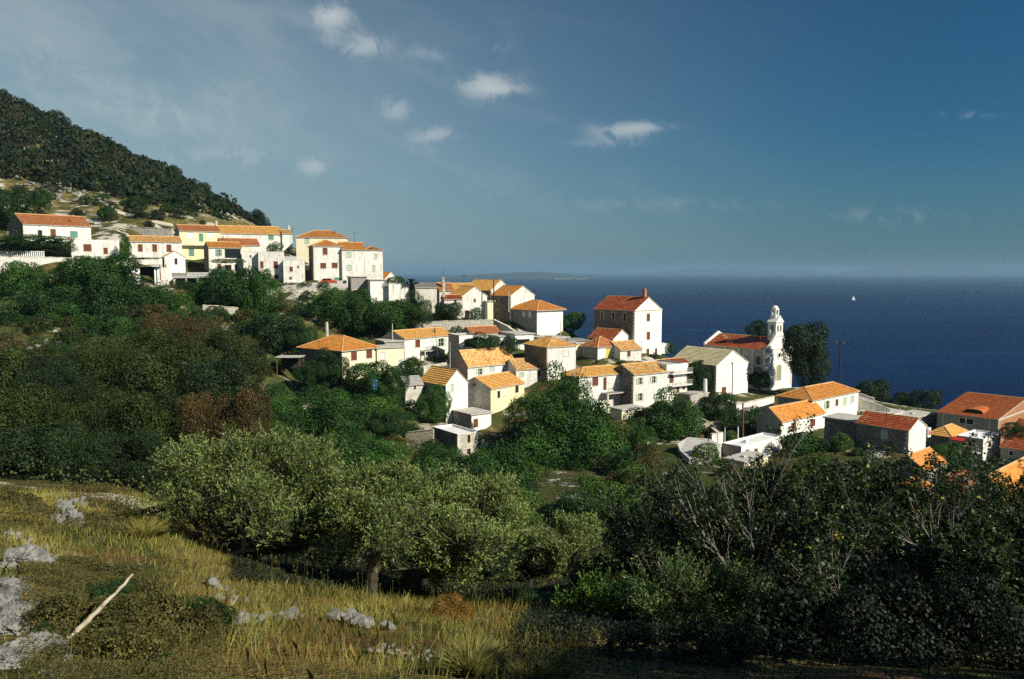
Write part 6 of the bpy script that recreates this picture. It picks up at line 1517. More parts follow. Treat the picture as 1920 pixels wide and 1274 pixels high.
olive(1260, 1235, 11.5, [(1245, 1110, 56, 56, 0), (1330, 1130, 70, 62, .3), (1400, 1160, 52, 56, .2), (1210, 1180, 48, 46, -.3), (1300, 1200, 90, 46, -.4), (1270, 1090, 36, 40, .2)], 5, 'young grey green olive bush under the fig branches', L_OLIVEG, 1900, .055, .04, 'olive_bush', 'bush', 4)
olive(1110, 1215, 14, [(1120, 1140, 46, 34, 0), (1160, 1165, 40, 36, 0), (1080, 1170, 40, 30, 0)], 6, 'leafy green sucker shoots with bare pale sticks', L_LIGHT, 420, .09, .03, 'sapling', 'bush', 3)
for a_, b_, c_, w_, y_, k_, lb in ((540, 985, 1075, 150, 28, 'B1', 'shade painted bush behind the forked olive trunk'), (660, 1000, 1085, 130, 27, 'B2', 'shade painted bush behind the straight olive trunk'), (780, 1000, 1088, 140, 27, 'B3', 'shade painted bush showing between the two olive trunks'), (900, 1000, 1090, 150, 27, 'B0', 'shade painted bush behind the drooping olive branches'), (990, 1010, 1090, 110, 30, 'B1', 'shade painted bush linking the drooping olive to the shaded one'), (1140, 1000, 1080, 140, 33, 'B2', 'shade painted bush in the hollow behind the sucker shoots'), (600, 930, 1010, 130, 40, 'B0', 'green bush filling the gap beyond the two olive crowns'), (1100, 930, 1010, 160, 50, 'B3', 'green thicket in the hollow before the stones of the great tree')):
    tree(a_, b_, c_, w_, y_, k_, B2 if y_ > 35 else L_SHADE2, lb, 'bush', 'bush', trunk=False)  # nearer bushes added, painted dark, for the shade under the olive crowns
tree(745, 865, 890, 60, 60, 'S2', L_OLIVE, 'grey green olive top beyond the silver olives', name='olive_tree')
tree(725, 830, 880, 56, 74, 'S1', L_OLIVEG, 'grey olive tree beside the ochre cottage wall', name='olive_tree')

# ------------------------------------------------------------------ fig trees
def fig(px, base_py, Y, seed, label, dirs, L0, nleaf_per=12, r0=.07, depth=3):
    rnd = random.Random(seed); r = RS(seed); b_ = at(px, base_py, Y); b_.z = hz1(b_.x, b_.y); root = empty('fig_tree', b_); tag(root, label, 'tree')
    mb = MB(); tips = []
    for (dx_, dy_, dz_, f) in dirs:
        limbs(mb, (dx_ * .1, dy_ * .1, -.2), (dx_, dy_, dz_), L0 * f, r0 * f, depth, rnd, .50, 4, .16, .22, tips, 3, .62, 6)
    mb.build('branches', BARKF, root)
    P_, A_, N_, S_ = [], [], [], []
    nleaf_per = int(nleaf_per * 1.8)
    for (p, d, q) in tips:
        p = np.array(p); d = np.array(d); q = np.array(q)
        for k in range(nleaf_per):
            t_ = rnd.uniform(.1, 1.15); base = q + (p - q) * t_; a = unit(d * .5 + r.randn(3) * .7 + np.array([0, 0, .1])); n = unit(np.array([0, 0, 1.]) + r.randn(3) * .55); a = unit(a - n * (a @ n))
            P_.append(base + a * .05); A_.append(a); N_.append(n); S_.append(rnd.uniform(.035, .088))
    P_, A_, N_, S_ = map(np.array, (P_, A_, N_, S_)); Sd = np.cross(A_, N_); s = S_[:, None]
    # palmate leaf outline folded along its midrib: two three-cornered halves and a middle lobe
    droop = -N_ * .12 * s
    pts = [P_, P_ + A_ * s * .45 + Sd * s * .46 + droop, P_ + A_ * s * .52 + Sd * s * .20, P_ + A_ * s + droop, P_ + A_ * s * .52 - Sd * s * .20, P_ + A_ * s * .45 - Sd * s * .46 + droop]
    V_ = np.stack(pts, 1).reshape(-1, 3)
    link('crown', np_mesh('fig_leaves', V_, 6, r.rand(len(P_))), L_FIG, root); print('FIG leaves', len(P_))
    return root
for k_, (a_, b_, c_, w_, y_, lb) in enumerate([(1290, 905, 1050, 190, 19, 'dense leafy fig top nearest the shaded olive'), (1420, 885, 1060, 200, 18, 'dense fig foliage behind the big fig branches'), (1560, 890, 1080, 200, 18, 'dense fig foliage under the flat topped green tree'), (1700, 935, 1090, 190, 18, 'dense fig foliage below the two sided orange roof'), (1850, 905, 1090, 200, 18, 'dense fig foliage hiding the grey gabled house'), (1200, 960, 1080, 120, 21, 'small fig clump beside the shaded olive')]):
    tree(a_, b_, c_, w_, y_, 'H0', L_FIG, lb, name='fig_tree')
def fan(n, seed, lean=0.0, low=.25):
    q = random.Random(seed); o = []
    for i in range(n):
        a = 2 * PI * i / n + q.uniform(-.3, .3); o.append((math.cos(a) + lean, math.sin(a) * .8, q.uniform(low, 1.1), q.uniform(.8, 1.15)))
    return o
fig(1500, 1150, 15.5, 11, 'big fig tree with bare pale branches fanning up before the lower village', fan(9, 1), 1.58, 22)
fig(1380, 1160, 16.5, 12, 'fig tree with arching silver twigs beside the young olive bush', fan(8, 2, -.45), 1.45, 21)
fig(1800, 1180, 14.5, 13, 'spreading fig tree at the shaded corner with tangled twigs', fan(9, 3, .1), 1.32, 22)
fig(1640, 1160, 17, 14, 'fig tree between the two widest figs with sparse upright leaves', fan(7, 4, 0, .4), 1.1, 22)
fig(1920, 1120, 17, 15, 'fig tree cut by the picture edge below the orange roof', fan(7, 5, -.2, .4), 1.3, 21)
fig(1690, 1330, 10, 16, 'low dark fig growth at the bottom corner of the slope', fan(8, 6, 0, .2), .85, 12, .06)
fig(1900, 1340, 10.5, 17, 'dark fig thicket in the deepest shade at the corner', fan(8, 7, 0, .2), .9, 12, .06)

for (x, y, rr, zt_, lb) in ((14.5, 4.5, 4.0, .6, 'big carob'), (17.5, 9.0, 4.0, -1.2, 'tall carob'), (21, 14, 4.5, -3.0, 'wide carob'), (12.5, -1.0, 3.6, 3.0, 'round carob'), (11.5, 2.5, 2.6, 1.5, 'low carob'), (8.6, .8, 2.7, 3.0, 'slender carob'), (9.0, -2.6, 2.6, 3.6, 'upright carob')):  # unseen trees added outside the frame to cast shade on the figs
    g = hz1(x, y); root = empty('broadleaf_tree', (x, y, g)); tag(root, lb + ' tree added out of view to shade the fig thicket', 'tree')
    cr = crown_obj('B%d' % (int(x) % 4), B2, root); hh = (zt_ - g); cr.location = (0, 0, hh * .58); cr.scale = (rr, rr, hh * .5)
    t_ = bpy.data.objects.new('trunk', TRUNK[0]); COL.objects.link(t_); t_.parent = root; t_.scale = (2, 2, hh * .55)

# ------------------------------------------------------------------ meadow: grass, scrub, stones, stick
def visible_patch(n, seed, ymin, ymax, x0=-.72, x1=.72):
    q = RS(seed); Y_ = np.sqrt(q.uniform(ymin ** 2, ymax ** 2, n)); X_ = q.uniform(x0, x1, n) * Y_; return X_, Y_
def pix_of(X_, Y_, Z_):
    cp, sp = math.cos(PITCH), math.sin(PITCH); u = Z_ * cp + Y_ * sp; f = Y_ * cp - Z_ * sp; return CX + X_ / f * FPX, CY - u / f * FPX
def blades(name, X_, Y_, hgt, wid, m_, seed, lean=.35, label=None, curve=True):
    q = RS(seed); n = len(X_); Z_ = height(X_, Y_) - .02; P_ = np.stack([X_, Y_, Z_], 1)
    a = q.uniform(0, 6.28, n); S = np.stack([np.cos(a), np.sin(a), np.zeros(n)], 1)
    le = q.randn(n, 3) * lean + np.array([.15, .05, 0]); le[:, 2] = 1; d = unit(le); d2 = unit(d + (q.randn(n, 3) * .35) * [1, 1, .2]); h_ = hgt[:, None]; w_ = wid[:, None]
    V_ = np.stack([P_ - S * w_, P_ + S * w_, P_ + d * h_ * .6 + S * w_ * .6, P_ + d * h_ * .6 + d2 * h_ * .4, P_ + d * h_ * .6 - S * w_ * .6], 1).reshape(-1, 3)
    tone = np.clip(fbm(X_ / 1.3, Y_ / 1.3, 3) * 1.3 + .45 + q.randn(n) * .16, 0, 1)
    return link(name, np_mesh(name, V_, 5, tone), m_)
q = RS(9)
X_, Y_ = visible_patch(290000, 21, 3.0, 34)
rock_zone = lambda px, py: px < -999
PXg, PYg = pix_of(X_, Y_, height(X_, Y_))
n_ = fbm(X_ / 2.2 + 8, Y_ / 2.2, 3)
keep = (PXg > -60) & (PXg < 1150 - (PYg - 1150) * .5) & (PYg < 1330) & ~rock_zone(PXg, PYg) & (q.rand(len(X_)) < np.clip(.72 + n_ * 1.8, .15, 1))
rusty = (fbm(X_ / 1.8 + 40, Y_ / 1.8 + 3, 3) > .07)
scr = ((PXg < 330) & (PYg > 1070) & (PYg - 1070 > (PXg - 250) * .9))
hgt = q.uniform(.07, .25, len(X_)) * np.clip(1 + n_, .6, 1.5); wid = q.uniform(.0020, .0042, len(X_)) * np.clip(Y_ / 8, .8, 3)
scr = scr & (q.rand(len(X_)) > .35); rusty &= q.rand(len(X_)) < .7
litter = (PXg > 430) & (PXg < 1010) & (PYg < 1092 + (PXg - 430) * .075) & (PYg > 1000)  # grass thinned where olive shade is painted into the ground leaves
keep &= ~litter | (q.rand(len(X_)) < .12)
a_ = keep & ~rusty & ~scr; b2 = keep & rusty & ~scr
tag(blades('meadow_grass', X_[a_], Y_[a_], hgt[a_], wid[a_], L_GRASS, 1), 'dry green gold meadow grass on the near slope', 'grass', kind='stuff')
tag(blades('rusty_grass', X_[b2], Y_[b2], hgt[b2] * .9, wid[b2], L_RUST, 2), 'rusty red brown seeding grass in patches', 'grass', kind='stuff')
pale = keep & ~scr & (q.rand(len(X_)) < .12) & (n_ > .02)
tag(blades('straw_grass', X_[pale], Y_[pale], hgt[pale] * 1.5, wid[pale], L_STRAW, 3, .25), 'pale straw stalks standing above the meadow', 'grass', kind='stuff')
# feather grass tussocks near the bottom edge
L_SPURGE = leaf_mat('spurge_leaves', (.026, .032, .007), (.17, .145, .036), extra=(.93, (.20, .10, .03)))
def tussock(px, py, rad, hgt_, n, seed, m_, label):
    p = ground_hit(px, py); q = RS(seed); a = q.uniform(0, 6.28, n); rr = rad * .35 * np.sqrt(q.rand(n)); P_ = np.stack([rr * np.cos(a), rr * np.sin(a), np.zeros(n)], 1)
    out = np.stack([np.cos(a), np.sin(a), np.zeros(n)], 1) * (.25 + rr[:, None] / rad * 1.4) + np.array([.25, 0, 0]) + q.randn(n, 3) * .12; d = unit(out + [0, 0, 1.2]); d2 = unit(d + out * .5 - np.array([0, 0, .35])); S = unit(np.cross(d, q.randn(n, 3)))
    h_ = (hgt_ * q.uniform(.6, 1.1, n))[:, None]; V_ = np.stack([P_ - S * .003, P_ + S * .003, P_ + d * h_ * .6 + S * .002, P_ + d * h_ * .6 + d2 * h_ * .5, P_ + d * h_ * .6 - S * .002], 1).reshape(-1, 3)
    o = link('grass_tussock', np_mesh('tussock', V_, 5, q.rand(n)), m_); o.location = p - Vector((0, 0, .03)); tag(o, label, 'grass tuft')
tussock(885, 1268, .28, .30, 4200, 1, L_STRAW, 'big pale feather grass tussock at the bottom edge')
tussock(995, 1290, .20, .22, 2000, 2, L_STRAW, 'second smaller feather grass tussock beside the shaded bushes')
tussock(1040, 1272, .15, .2, 900, 3, L_GRASS, 'thin greenish tussock next to the feather grass')
tussock(270, 1010, .6, .5, 1600, 4, L_GRASS, 'green gold grass tuft above the meadow path')
q = RS(77)
for i in range(46):
    px, py = q.uniform(70, 430), q.uniform(1075, 1268)
    if py - 1060 < (px - 250) * .8: continue
    p = ground_hit(px, py)
    if p is None: continue
    s_ = q.uniform(.10, .26); o = crown_obj('S%d' % (i % 4), [L_SCRUB, L_SPURGE, L_SPURGE, L_BROAD2][i % 4], None, 'shrub'); o.location = p + Vector((0, 0, s_ * .5)); o.scale = (s_ * q.uniform(1, 1.5), s_, s_ * q.uniform(.7, 1.1)); o.rotation_euler.z = q.uniform(0, 6)
    near = 'the dead branch' if abs(px - 190) < 70 else ('the grey corner slab' if px < 130 else 'the pale stone heap')
    tag(o, '%s %s spurge cushion %s %s' % (('tiny', 'small', 'knobbly', 'spreading', 'low')[i % 5], ('brown', 'olive', 'yellowish', 'dark')[i % 4], ('uphill of', 'below', 'beside')[i % 3], near), 'shrub', 'spurge cushions on the near slope')
# seeding stalks with round heads before the olives
mb = MB(); q = random.Random(4)
for i in range(110):
    px = q.gauss(q.choice((450, 560, 690, 850, 940)), 34); py = 1130 + (px - 420) * .07 + q.uniform(-10, 55); p = at(px, py, 16); p.z = hz1(p.x, p.y); h_ = q.uniform(.2, .6); tp = p + Vector((q.uniform(-.08, .08), q.uniform(-.08, .08), h_))
    mb.tube([p, tp], [.004, .003], 3, False)
    s = q.uniform(.007, .015); mb.box(tuple(tp - Vector((s, s, s))), tuple(tp + Vector((s, s, s * 1.3))))
tag(mb.build('seed_stalks', L_STRAW), 'thin dry stalks with round seed heads before the olive trunks', 'stalks', kind='stuff')
# low creeping scrub
def scrub_patch(name, label, n, seed, region, m_, hs=.28, leaf=.03, kind='stuff', cat='scrub', rng=(3.2, 30, -.72, .72)):
    q = RS(seed); X_, Y_ = visible_patch(n, seed, *rng); PXg, PYg = pix_of(X_, Y_, height(X_, Y_)); k = region(PXg, PYg, X_, Y_); X_, Y_ = X_[k], Y_[k]; n = len(X_)
    hh = hs * (.25 + np.clip(fbm(X_ * 1.4, Y_ * 1.4, 3) + .5, 0, 1) ** 1.5 * 1.4); Z_ = height(X_, Y_) + hh * q.uniform(.35, 1, n)
    N = unit(np.stack([q.randn(n) * .6, q.randn(n) * .6 - .3, np.ones(n)], 1)); A = unit(np.cross(N, q.randn(n, 3))); s = leaf * q.uniform(.6, 1.5, n) * np.clip(Y_ / 7, .8, 3)
    tone = np.clip(hh / hs * .35 + q.rand(n) * .5 + fbm(X_ / .8, Y_ / .8, 2) * .7, 0, 1)
    return tag(link(name, np_mesh(name, leaf_quads(np.stack([X_, Y_, Z_], 1), A, N, s, s * .5), 4, tone), m_), label, cat, kind=kind)
nz = lambda X_, Y_: fbm(X_ / 1.1 + 3, Y_ / 1.1, 3)
scrub_patch('spurge_scrub', 'brown green creeping scrub on the slope around the dead branch', 230000, 31, lambda px, py, X_, Y_: ((px > 40) & (px < 420) & (py > 1060) & (py - 1060 > (px - 240) * .8) & ~rock_zone(px, py)) & (nz(X_, Y_) > -.12), L_SPURGE, .22, .021, rng=(3.2, 15, -.72, -.25))
scrub_patch('meadow_scrub', 'dull brown scrub at the upper corner of the meadow', 60000, 32, lambda px, py, X_, Y_: (px < 330) & (py < 1010) & (nz(X_, Y_) > .04), L_SCRUB, .4, .03, rng=(13, 34, -.72, -.25))
scrub_patch('shade_undergrowth', 'undergrowth painted dark as shade beneath the figs and olives', 120000, 33, lambda px, py, X_, Y_: (px > 1000 - (py - 1150) * .6) & (px < 2100) & (nz(X_, Y_) > -.30), leaf_mat('shade_painted_ground_leaves', (.002, .006, .002), (.011, .021, .005)), .32, .028, rng=(3.0, 26, -.05, .74))  # shade of the lower slope is put into this leaf colour
def maquis(n, seed):
    q = RS(seed); Y_ = np.sqrt(q.uniform(34 ** 2, 200 ** 2, n)); X_ = q.uniform(-.72, .72, n) * Y_; a = fbm(X_ / 7 + 5, Y_ / 7, 4) + fbm(X_ / 2 + 5, Y_ / 2, 2) * .5
    PXg, PYg = pix_of(X_, Y_, height(X_, Y_)); k = (a > .01) & (PYg > 525) & ~((PXg > 560) & (PYg < 660)) & ~((PXg > 880) & (PYg < 800)) & ~((PXg > 1240) & (PYg < 870)); X_, Y_, a = X_[k], Y_[k], a[k]
    k = np.array([not in_house(x, y, .6) for x, y in zip(X_, Y_)]); X_, Y_, a = X_[k], Y_[k], a[k]; n = len(X_)
    hh = np.clip(a * 7, .1, 1.5); Z_ = height(X_, Y_) + hh * q.uniform(.3, 1, n); N = unit(np.stack([q.randn(n) * .7 + .2, q.randn(n) * .7 - .3, np.ones(n)], 1)); A = unit(np.cross(N, q.randn(n, 3))); s_ = q.uniform(.15, .34, n) * np.clip(Y_ / 90, .7, 1.4)
    tone = np.clip(fbm(X_ / 12 + 50, Y_ / 12, 3) * 1.6 + .45 + q.randn(n) * .15, 0, 1)
    print('MAQUIS', n)
    return tag(link('maquis', np_mesh('maquis', leaf_quads(np.stack([X_, Y_, Z_], 1), A, N, s_, s_ * .6), 4, tone), leaf_mat('maquis_leaves', (.012, .035, .006), (.085, .090, .022))), 'low maquis scrub covering the slopes between meadow and village', 'scrub', kind='stuff')
maquis(230000, 41)
scrub_patch('olive_shade_litter', 'leaf litter and low herbs painted dark as shade beneath the silver olives', 110000, 35, lambda px, py, X_, Y_: (px > 425) & (px < 1015) & (py < 1096 + (px - 430) * .075) & (py > 1000), leaf_mat('shade_painted_litter', (.004, .008, .003), (.030, .036, .010)), .22, .028, rng=(13, 27, -.36, .06))  # ground cover coloured dark to stand in for the olives' shade
scrub_patch('vegetable_patch', 'bluish green vegetable rows in the terraced garden', 40000, 36, lambda px, py, X_, Y_: (px > 492) & (px < 612) & (py < 750) & (py > 722), leaf_mat('cabbage_leaves', (.03, .07, .045), (.10, .17, .11)), .5, .05, cat='garden', rng=(100, 165, -.32, -.22))
# orange brown bush below the drooping olive
def bush(px, py_top, py_bot, wpx, Y, key, m_, label): return tree(px, py_top, py_bot, wpx, Y, key, m_, label, 'bush', 'bush', trunk=False)
bush(838, 1125, 1205, 96, 12.5, 'B1', L_GOLD, 'orange brown autumn coloured bush before the drooping olive')
bush(790, 1145, 1205, 54, 12.8, 'B3', L_SCRUB, 'dull brown bush leaning on the orange brown bush')
bush(1120, 1130, 1200, 90, 15, 'B2', L_BROAD2, 'dark green bush in the shade behind the sucker shoots')
for k_, (a_, b_, c_, w_, y_, lb) in enumerate([(1060, 1165, 1280, 120, 8.5, 'dark bush at the edge of the shade beside the feather grass'), (1185, 1185, 1300, 150, 7.6, 'broad shade painted bush below the young olive bush'), (1330, 1170, 1300, 170, 7.6, 'dark leafy bush at the bottom edge under the figs'),
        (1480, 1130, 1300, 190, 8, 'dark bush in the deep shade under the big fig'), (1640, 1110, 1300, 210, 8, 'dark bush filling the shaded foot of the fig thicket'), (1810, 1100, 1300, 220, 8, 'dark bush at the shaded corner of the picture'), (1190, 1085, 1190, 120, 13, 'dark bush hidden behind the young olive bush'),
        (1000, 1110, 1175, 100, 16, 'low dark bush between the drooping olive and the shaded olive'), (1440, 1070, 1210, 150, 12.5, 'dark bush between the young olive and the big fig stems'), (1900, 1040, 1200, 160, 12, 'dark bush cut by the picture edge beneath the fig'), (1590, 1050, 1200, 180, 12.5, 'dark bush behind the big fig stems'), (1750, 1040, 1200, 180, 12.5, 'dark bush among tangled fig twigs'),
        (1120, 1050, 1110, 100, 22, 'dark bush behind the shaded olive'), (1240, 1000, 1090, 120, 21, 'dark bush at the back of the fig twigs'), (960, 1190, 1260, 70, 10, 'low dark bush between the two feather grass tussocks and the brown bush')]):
    bush(a_, b_, c_, w_, y_, 'B%d' % (k_ % 4) if k_ % 3 else 'S%d' % (k_ % 4), L_SHADE if y_ < 13 else B2, lb)  # nearer bushes have the thicket's shade painted into their leaves
bush(300, 950, 985, 70, 24, 'S1', L_SCRUB, 'low straw coloured bush on the meadow crest')
bush(40, 930, 985, 120, 24, 'S2', L_SCRUB, 'rust brown bush at the picture edge above the rock outcrop')

# stones
LIME = None
m, t, b = mat('weathered_limestone', 0.95, 0.1)
oc = t.node('ShaderNodeTexCoord').outputs['Object']; n1 = t.noise(oc, 2.2, 6, .65, .6); n2 = t.noise(oc, 6, 5, .6); n3 = t.noise(t.mapping(oc, (1, 1, 5), (0.3, .4, 0)), 5, 4, .55)
c = t.mix(t.step(n1, .3, .7), (0.10, 0.10, 0.095), (0.31, 0.305, 0.28)); c = t.mix(t.math('MULTIPLY', t.step(n2, .58, .75), .35), c, (0.13, 0.12, 0.105)); c = t.mix(t.math('MULTIPLY', t.step(n3, .62, .66), .6), c, (0.07, 0.065, 0.06))
t.put(b.inputs['Base Color'], c); bump(t, b, t.math('ADD', n2, n3), .7, .03); LIME = m
LIMES = plain('clean_limestone', (.21, .205, .185), .95, .3, 1.6)
import bmesh
def stone_mesh(name, seed, sub=2, rough=.25, flatn=.75):
    q = random.Random(seed); bm = bmesh.new(); bmesh.ops.create_icosphere(bm, subdivisions=sub, radius=1)
    cuts = [Vector((q.uniform(-1, 1), q.uniform(-1, 1), q.uniform(-1, 1))).normalized() for _ in range(15)]
    for v in bm.verts:
        for n in cuts:
            e = v.co.dot(n) - q_off[0]
            if e > 0: v.co -= n * e
        v.co *= 1 + q.uniform(-.5, .5) * rough * .25
        v.co.z *= flatn
    me_ = bpy.data.meshes.new(name); bm.to_mesh(me_); bm.free(); me_.materials.append(LIMES); return me_
q_off = [.56]
ST = [stone_mesh('stone', s, 2) for s in range(5)]
def rubble(name, label, cat, pxs, seed, n, smin, smax, spread):
    """a heap or collapsed wall: a thing whose stones are its parts; pxs = polyline of pixels on the ground"""
    q = random.Random(seed); P_ = [ground_hit(*p) for p in pxs]; P_ = [p for p in P_ if p]; root = empty(name, P_[0]); tag(root, label, cat)
    for i in range(n):
        u = q.random() * (len(P_) - 1) if len(P_) > 1 else 0; k = min(int(u), len(P_) - 2) if len(P_) > 1 else 0
        p = P_[k].lerp(P_[k + 1], u - k) if len(P_) > 1 else P_[0].copy()
        p = p + Vector((q.gauss(0, spread), q.gauss(0, spread * .7), 0)); s = q.uniform(smin, smax) * (1 if i % 3 else 1.25); p.z = hz1(p.x, p.y) + s * q.uniform(.3, .8)
        o = bpy.data.objects.new('stone', ST[q.randint(0, 4)]); COL.objects.link(o); o.parent = root; o.location = p - root.location; o.scale = (s * q.uniform(.8, 1.3), s * q.uniform(.8, 1.2), s * q.uniform(.6, .95)); o.rotation_euler = (q.uniform(-.4, .4), q.uniform(-.4, .4), q.uniform(0, 6.28))
    return root
rubble('stone_scree', 'broken pale limestone pieces strewn along the picture edge between the outcrops', 'rocks', [(10, 1008), (60, 1025), (95, 1060), (50, 1100), (25, 1150), (70, 1190), (120, 1200)], 21, 70, .03, .11, .10)
rubble('stone_heap', 'heap of pale limestone blocks in the dry grass', 'stone heap', [(330, 1178), (345, 1172), (385, 1180)], 1, 26, .06, .125, .12)
rubble('tumbled_wall', 'collapsed line of grey stones trailing off from the pale stone heap', 'stone wall', [(395, 1175), (440, 1172), (500, 1165), (570, 1160)], 2, 30, .04, .09, .09)
rubble('stone_group', 'half buried stones in the meadow before the dark straight olive trunk', 'stones', [(625, 1160), (680, 1175), (720, 1185)], 3, 12, .06, .14, .12)
rubble('stone_group', 'small pale stones lying below the olive fork in a line', 'stones', [(400, 1100), (425, 1120), (440, 1140)], 4, 14, .05, .11, .15)
rubble('stone_group', 'broken white rock pieces on the meadow crest', 'stones', [(125, 945), (140, 975), (150, 1005)], 5, 16, .15, .32, .3)
rubble('stone_group', 'white stones scattered across the middle of the meadow crest', 'stones', [(205, 1000), (225, 1000), (245, 960)], 6, 9, .08, .18, .3)
rubble('stone_group', 'bare stony ground with chips beside the feather grass', 'stones', [(720, 1215), (760, 1235), (790, 1240)], 7, 26, .02, .05, .14)
rubble('stone_heap', 'rubble heap on the terrace beyond the silver olives', 'stone heap', [(830, 905), (870, 900)], 8, 18, .25, .5, .8)
rubble('stone_heap', 'pale stones under the huge spreading tree', 'stone heap', [(1105, 930), (1130, 925)], 9, 14, .2, .45, .6)
rubble('stone_heap', 'white tumbled stones on the dry terrace by the lone small tree', 'stone heap', [(70, 655), (95, 665), (100, 640)], 10, 26, .3, .7, 1.2)
rubble('stone_heap', 'pale rubble bank between the dark trees and the ruined chimney', 'stone heap', [(420, 625), (450, 622), (440, 640)], 11, 26, .25, .6, 1.4)
rubble('stone_heap', 'broken pale rock bank under the road wall', 'stone heap', [(500, 575), (540, 570), (575, 575)], 12, 30, .3, .8, 1.5)
rubble('stone_heap', 'pale garden stones below the thin grey wall', 'stone heap', [(680, 770), (700, 785), (690, 775)], 13, 22, .2, .5, .8)
rubble('stone_heap', 'white crag stones at the forest edge above the dirt track', 'stone heap', [(140, 360), (165, 372), (190, 385), (215, 392)], 14, 40, .4, 1.2, 3.2)
rubble('stone_heap', 'white crag stones over the highest house', 'stone heap', [(40, 345), (90, 352), (110, 380)], 15, 34, .4, 1.2, 3.0)
# limestone outcrops at the picture edge
def outcrop(name, label, px, py, sx, sy, sz, seed, rz=0):
    p = ground_hit(px, py); q = random.Random(seed); bm = bmesh.new(); bmesh.ops.create_icosphere(bm, subdivisions=5, radius=1)
    nz_ = [Vector((q.uniform(-1, 1), q.uniform(-1, 1), q.uniform(-.2, 1))).normalized() for _ in range(14)]
    from mathutils import noise as mn
    for v in bm.verts:
        for n in nz_:
            e = v.co.dot(n) - .72
            if e > 0: v.co -= n * e
        h_ = mn.fractal(v.co * 2.2 + Vector((seed, 0, 0)), .55, 2.1, 6); rg = abs(mn.noise(v.co * 4 + Vector((0, seed, 0))))
        v.co *= 1 + .20 * h_ - .12 * max(0, .16 - rg) / .16
        lay = math.sin(v.co.z * 26 + v.co.x * 5 + h_ * 2); v.co.x *= 1 + .015 * lay; v.co.y *= 1 + .015 * lay
        v.co.x *= sx; v.co.y *= sy; v.co.z *= sz
    me_ = bpy.data.meshes.new(name); bm.to_mesh(me_); bm.free(); o = link(name, me_, LIME); o.location = p + Vector((0, 0, sz * .25)); o.rotation_euler.z = rz; tag(o, label, 'rock'); return o
outcrop('rock_outcrop', 'large flat grey limestone slab at the bottom corner', 45, 1245, .33, .36, .14, 1)
outcrop('rock_outcrop', 'layered grey rock rising behind the scrub at the picture edge', 48, 1062, .46, .40, .26, 2, .3)
outcrop('rock_outcrop', 'rough pale rock at the picture edge between the two grey outcrops', 5, 1130, .30, .5, .20, 3, .8)
outcrop('rock_outcrop', 'dark creviced rock ledge just above the flat corner slab', 18, 1180, .22, .34, .16, 7, .5)
outcrop('rock_outcrop', 'low grey rock lip at the foot of the dead branch', 112, 1262, .17, .2, .10, 8, .2)
outcrop('rock', 'sharp pale upright stone lying on the flat slab', 68, 1240, .06, .06, .14, 4)
outcrop('rock', 'jagged whitish rock standing on the meadow crest', 132, 985, .35, .3, .30, 5)
# dead branch
def stick():
    g = ground_hit(130, 1205); base = at(128, 1198, g.y - .45); tip = at(249, 1076, g.y - .1)
    pts = []; q = random.Random(3); n = 14
    for i in range(n + 1):
        t_ = i / n; pts.append(base.lerp(tip, t_) + Vector((q.uniform(-.007, .007), q.uniform(-.007, .007), q.uniform(-.007, .007) - .02 * math.sin(t_ * 3))))
    ext = base + (base - tip) * .25
    mb = MB(); L_ = (tip - base).length
    mb.tube([ext] + pts, [.020] + [L_ * (.034 - .020 * i / n) * q.uniform(.85, 1.15) for i in range(n + 1)], 8)
    mb.tube([pts[7], pts[7] + Vector((.03, -.01, .03))], [.016, .006], 5)
    tag(mb.build('dead_branch', plain('bleached_dead_wood', (.50, .43, .31), .9, .25, 9)), 'bleached crooked dead branch leaning over the scrub', 'branch')
stick()
mb = MB(); p = ground_hit(428, 1160); mb.tube([p, p + Vector((.03, 0, .12)), p + Vector((.12, 0, .26))], [.012, .01, .005], 5); tag(mb.build('dead_twig', plain('bleached_twig', (.62, .57, .45), .9)), 'short bleached twig sticking out of the collapsed stones', 'twig')
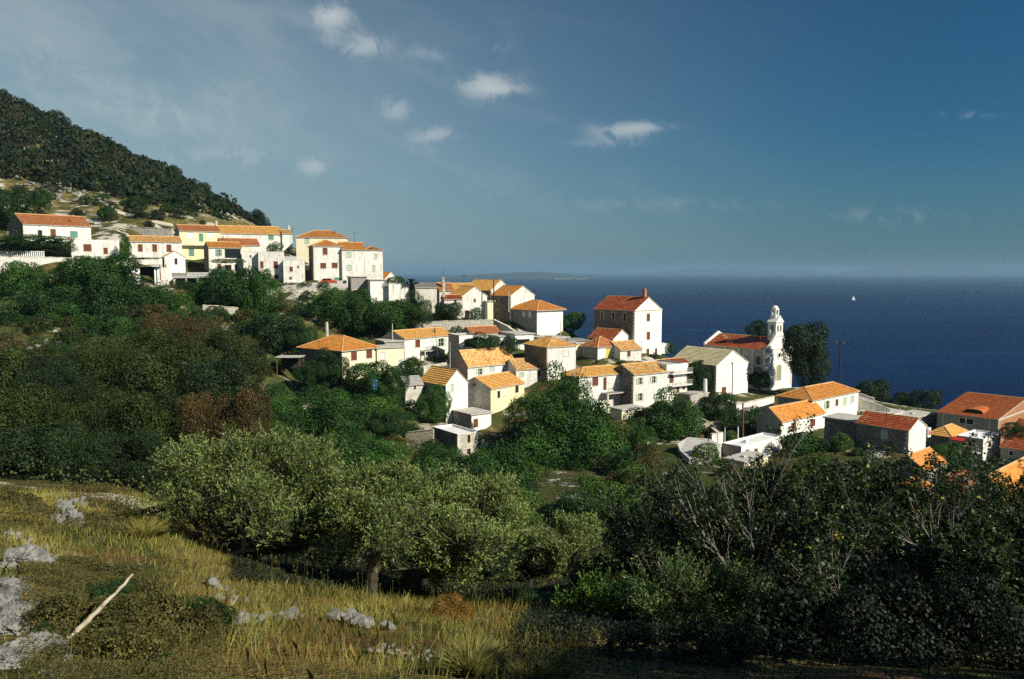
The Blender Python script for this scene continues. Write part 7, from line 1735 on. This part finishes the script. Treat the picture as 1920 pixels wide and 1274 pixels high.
# vine pergola and palm
def palm():
    p = at(771, 530, 175); root = empty('palm_tree', (p.x, p.y, p.z - 3)); tag(root, 'small palm with arching fronds above the white parapet', 'palm'); mb = MB(); mb.tube([(0, 0, -2), (0, 0, 3)], [.3, .25], 8); mb.build('trunk', BARKD, root)
    fr = MB()
    for k in range(22):
        a = k * 2.4; el = .2 + .5 * (k % 4) / 3; pts = [Vector((math.cos(a) * s, math.sin(a) * s, 3 + math.sin(el) * s * 1.6 - .32 * s * s)) for s in (0, .5, 1.0, 1.5, 1.9)]
        sd_ = Vector((-math.sin(a), math.cos(a), 0)) * .28
        for i in range(4): fr.face([pts[i] - sd_, pts[i + 1] - sd_ * (.8 if i < 3 else .1), pts[i + 1] + sd_ * (.8 if i < 3 else .1), pts[i] + sd_])
    fr.build('fronds', L_BROAD, root)
palm()
tree(742, 519, 531, 30, 175, 'S1', B, 'leafy vine trained along the white parapet near the palm', 'vine', 'vine', trunk=False)
tree(430, 486, 494, 56, 176.5, 'S2', Lg, 'vine on the pergola of the house with the loggia', 'vine', 'vine', trunk=False)
tree(60, 443, 470, 130, 171, 'B2', B, 'long dark green hedge above the white baluster fence', 'hedge', 'hedge', trunk=False)
tree(110, 447, 472, 50, 170.5, 'B3', B2, 'dark hedge end beside the flat white annex', 'hedge', 'hedge', trunk=False)
tree(270, 483, 487, 60, 170, 'S3', Lg, 'strip of vine leaves below the three red shutters', 'vine', 'vine', trunk=False)
def shed(px, py, Y, wpx, label, m_=CONC):
    a = at(px - wpx / 2, py, Y); b_ = at(px + wpx / 2, py, Y); w_ = b_.x - a.x; root = empty('open_shed', (a.x, a.y, a.z - 2.4)); tag(root, label, 'shed')
    g = MB(); g.box((-.2, -.2, 2.3), (w_ + .2, 3.2, 2.42)); g.build('roof', m_, root)
    for x in (0, w_ - .15):
        for y in (0, 2.9): g = MB(); g.box((x, y, -1), (x + .15, y + .15, 2.299)); g.build('post', POLEW, root)
    g = MB(); g.box((.15, 2.92, 0), (w_ - .16, 3.0, 2.0)); g.build('back_panel', POLED, root)
shed(540, 670, 110, 44, 'open garden shed with a thin pale roof beside the bright hipped house')
shed(275, 497, 163, 50, 'dark open lean-to of old beams under the three shutter house', POLED)
shed(395, 545, 158, 60, 'brushwood shelter below the concrete terrace', POLED)

for me_ in list(bpy.data.meshes):
    if me_.users == 0: bpy.data.meshes.remove(me_)
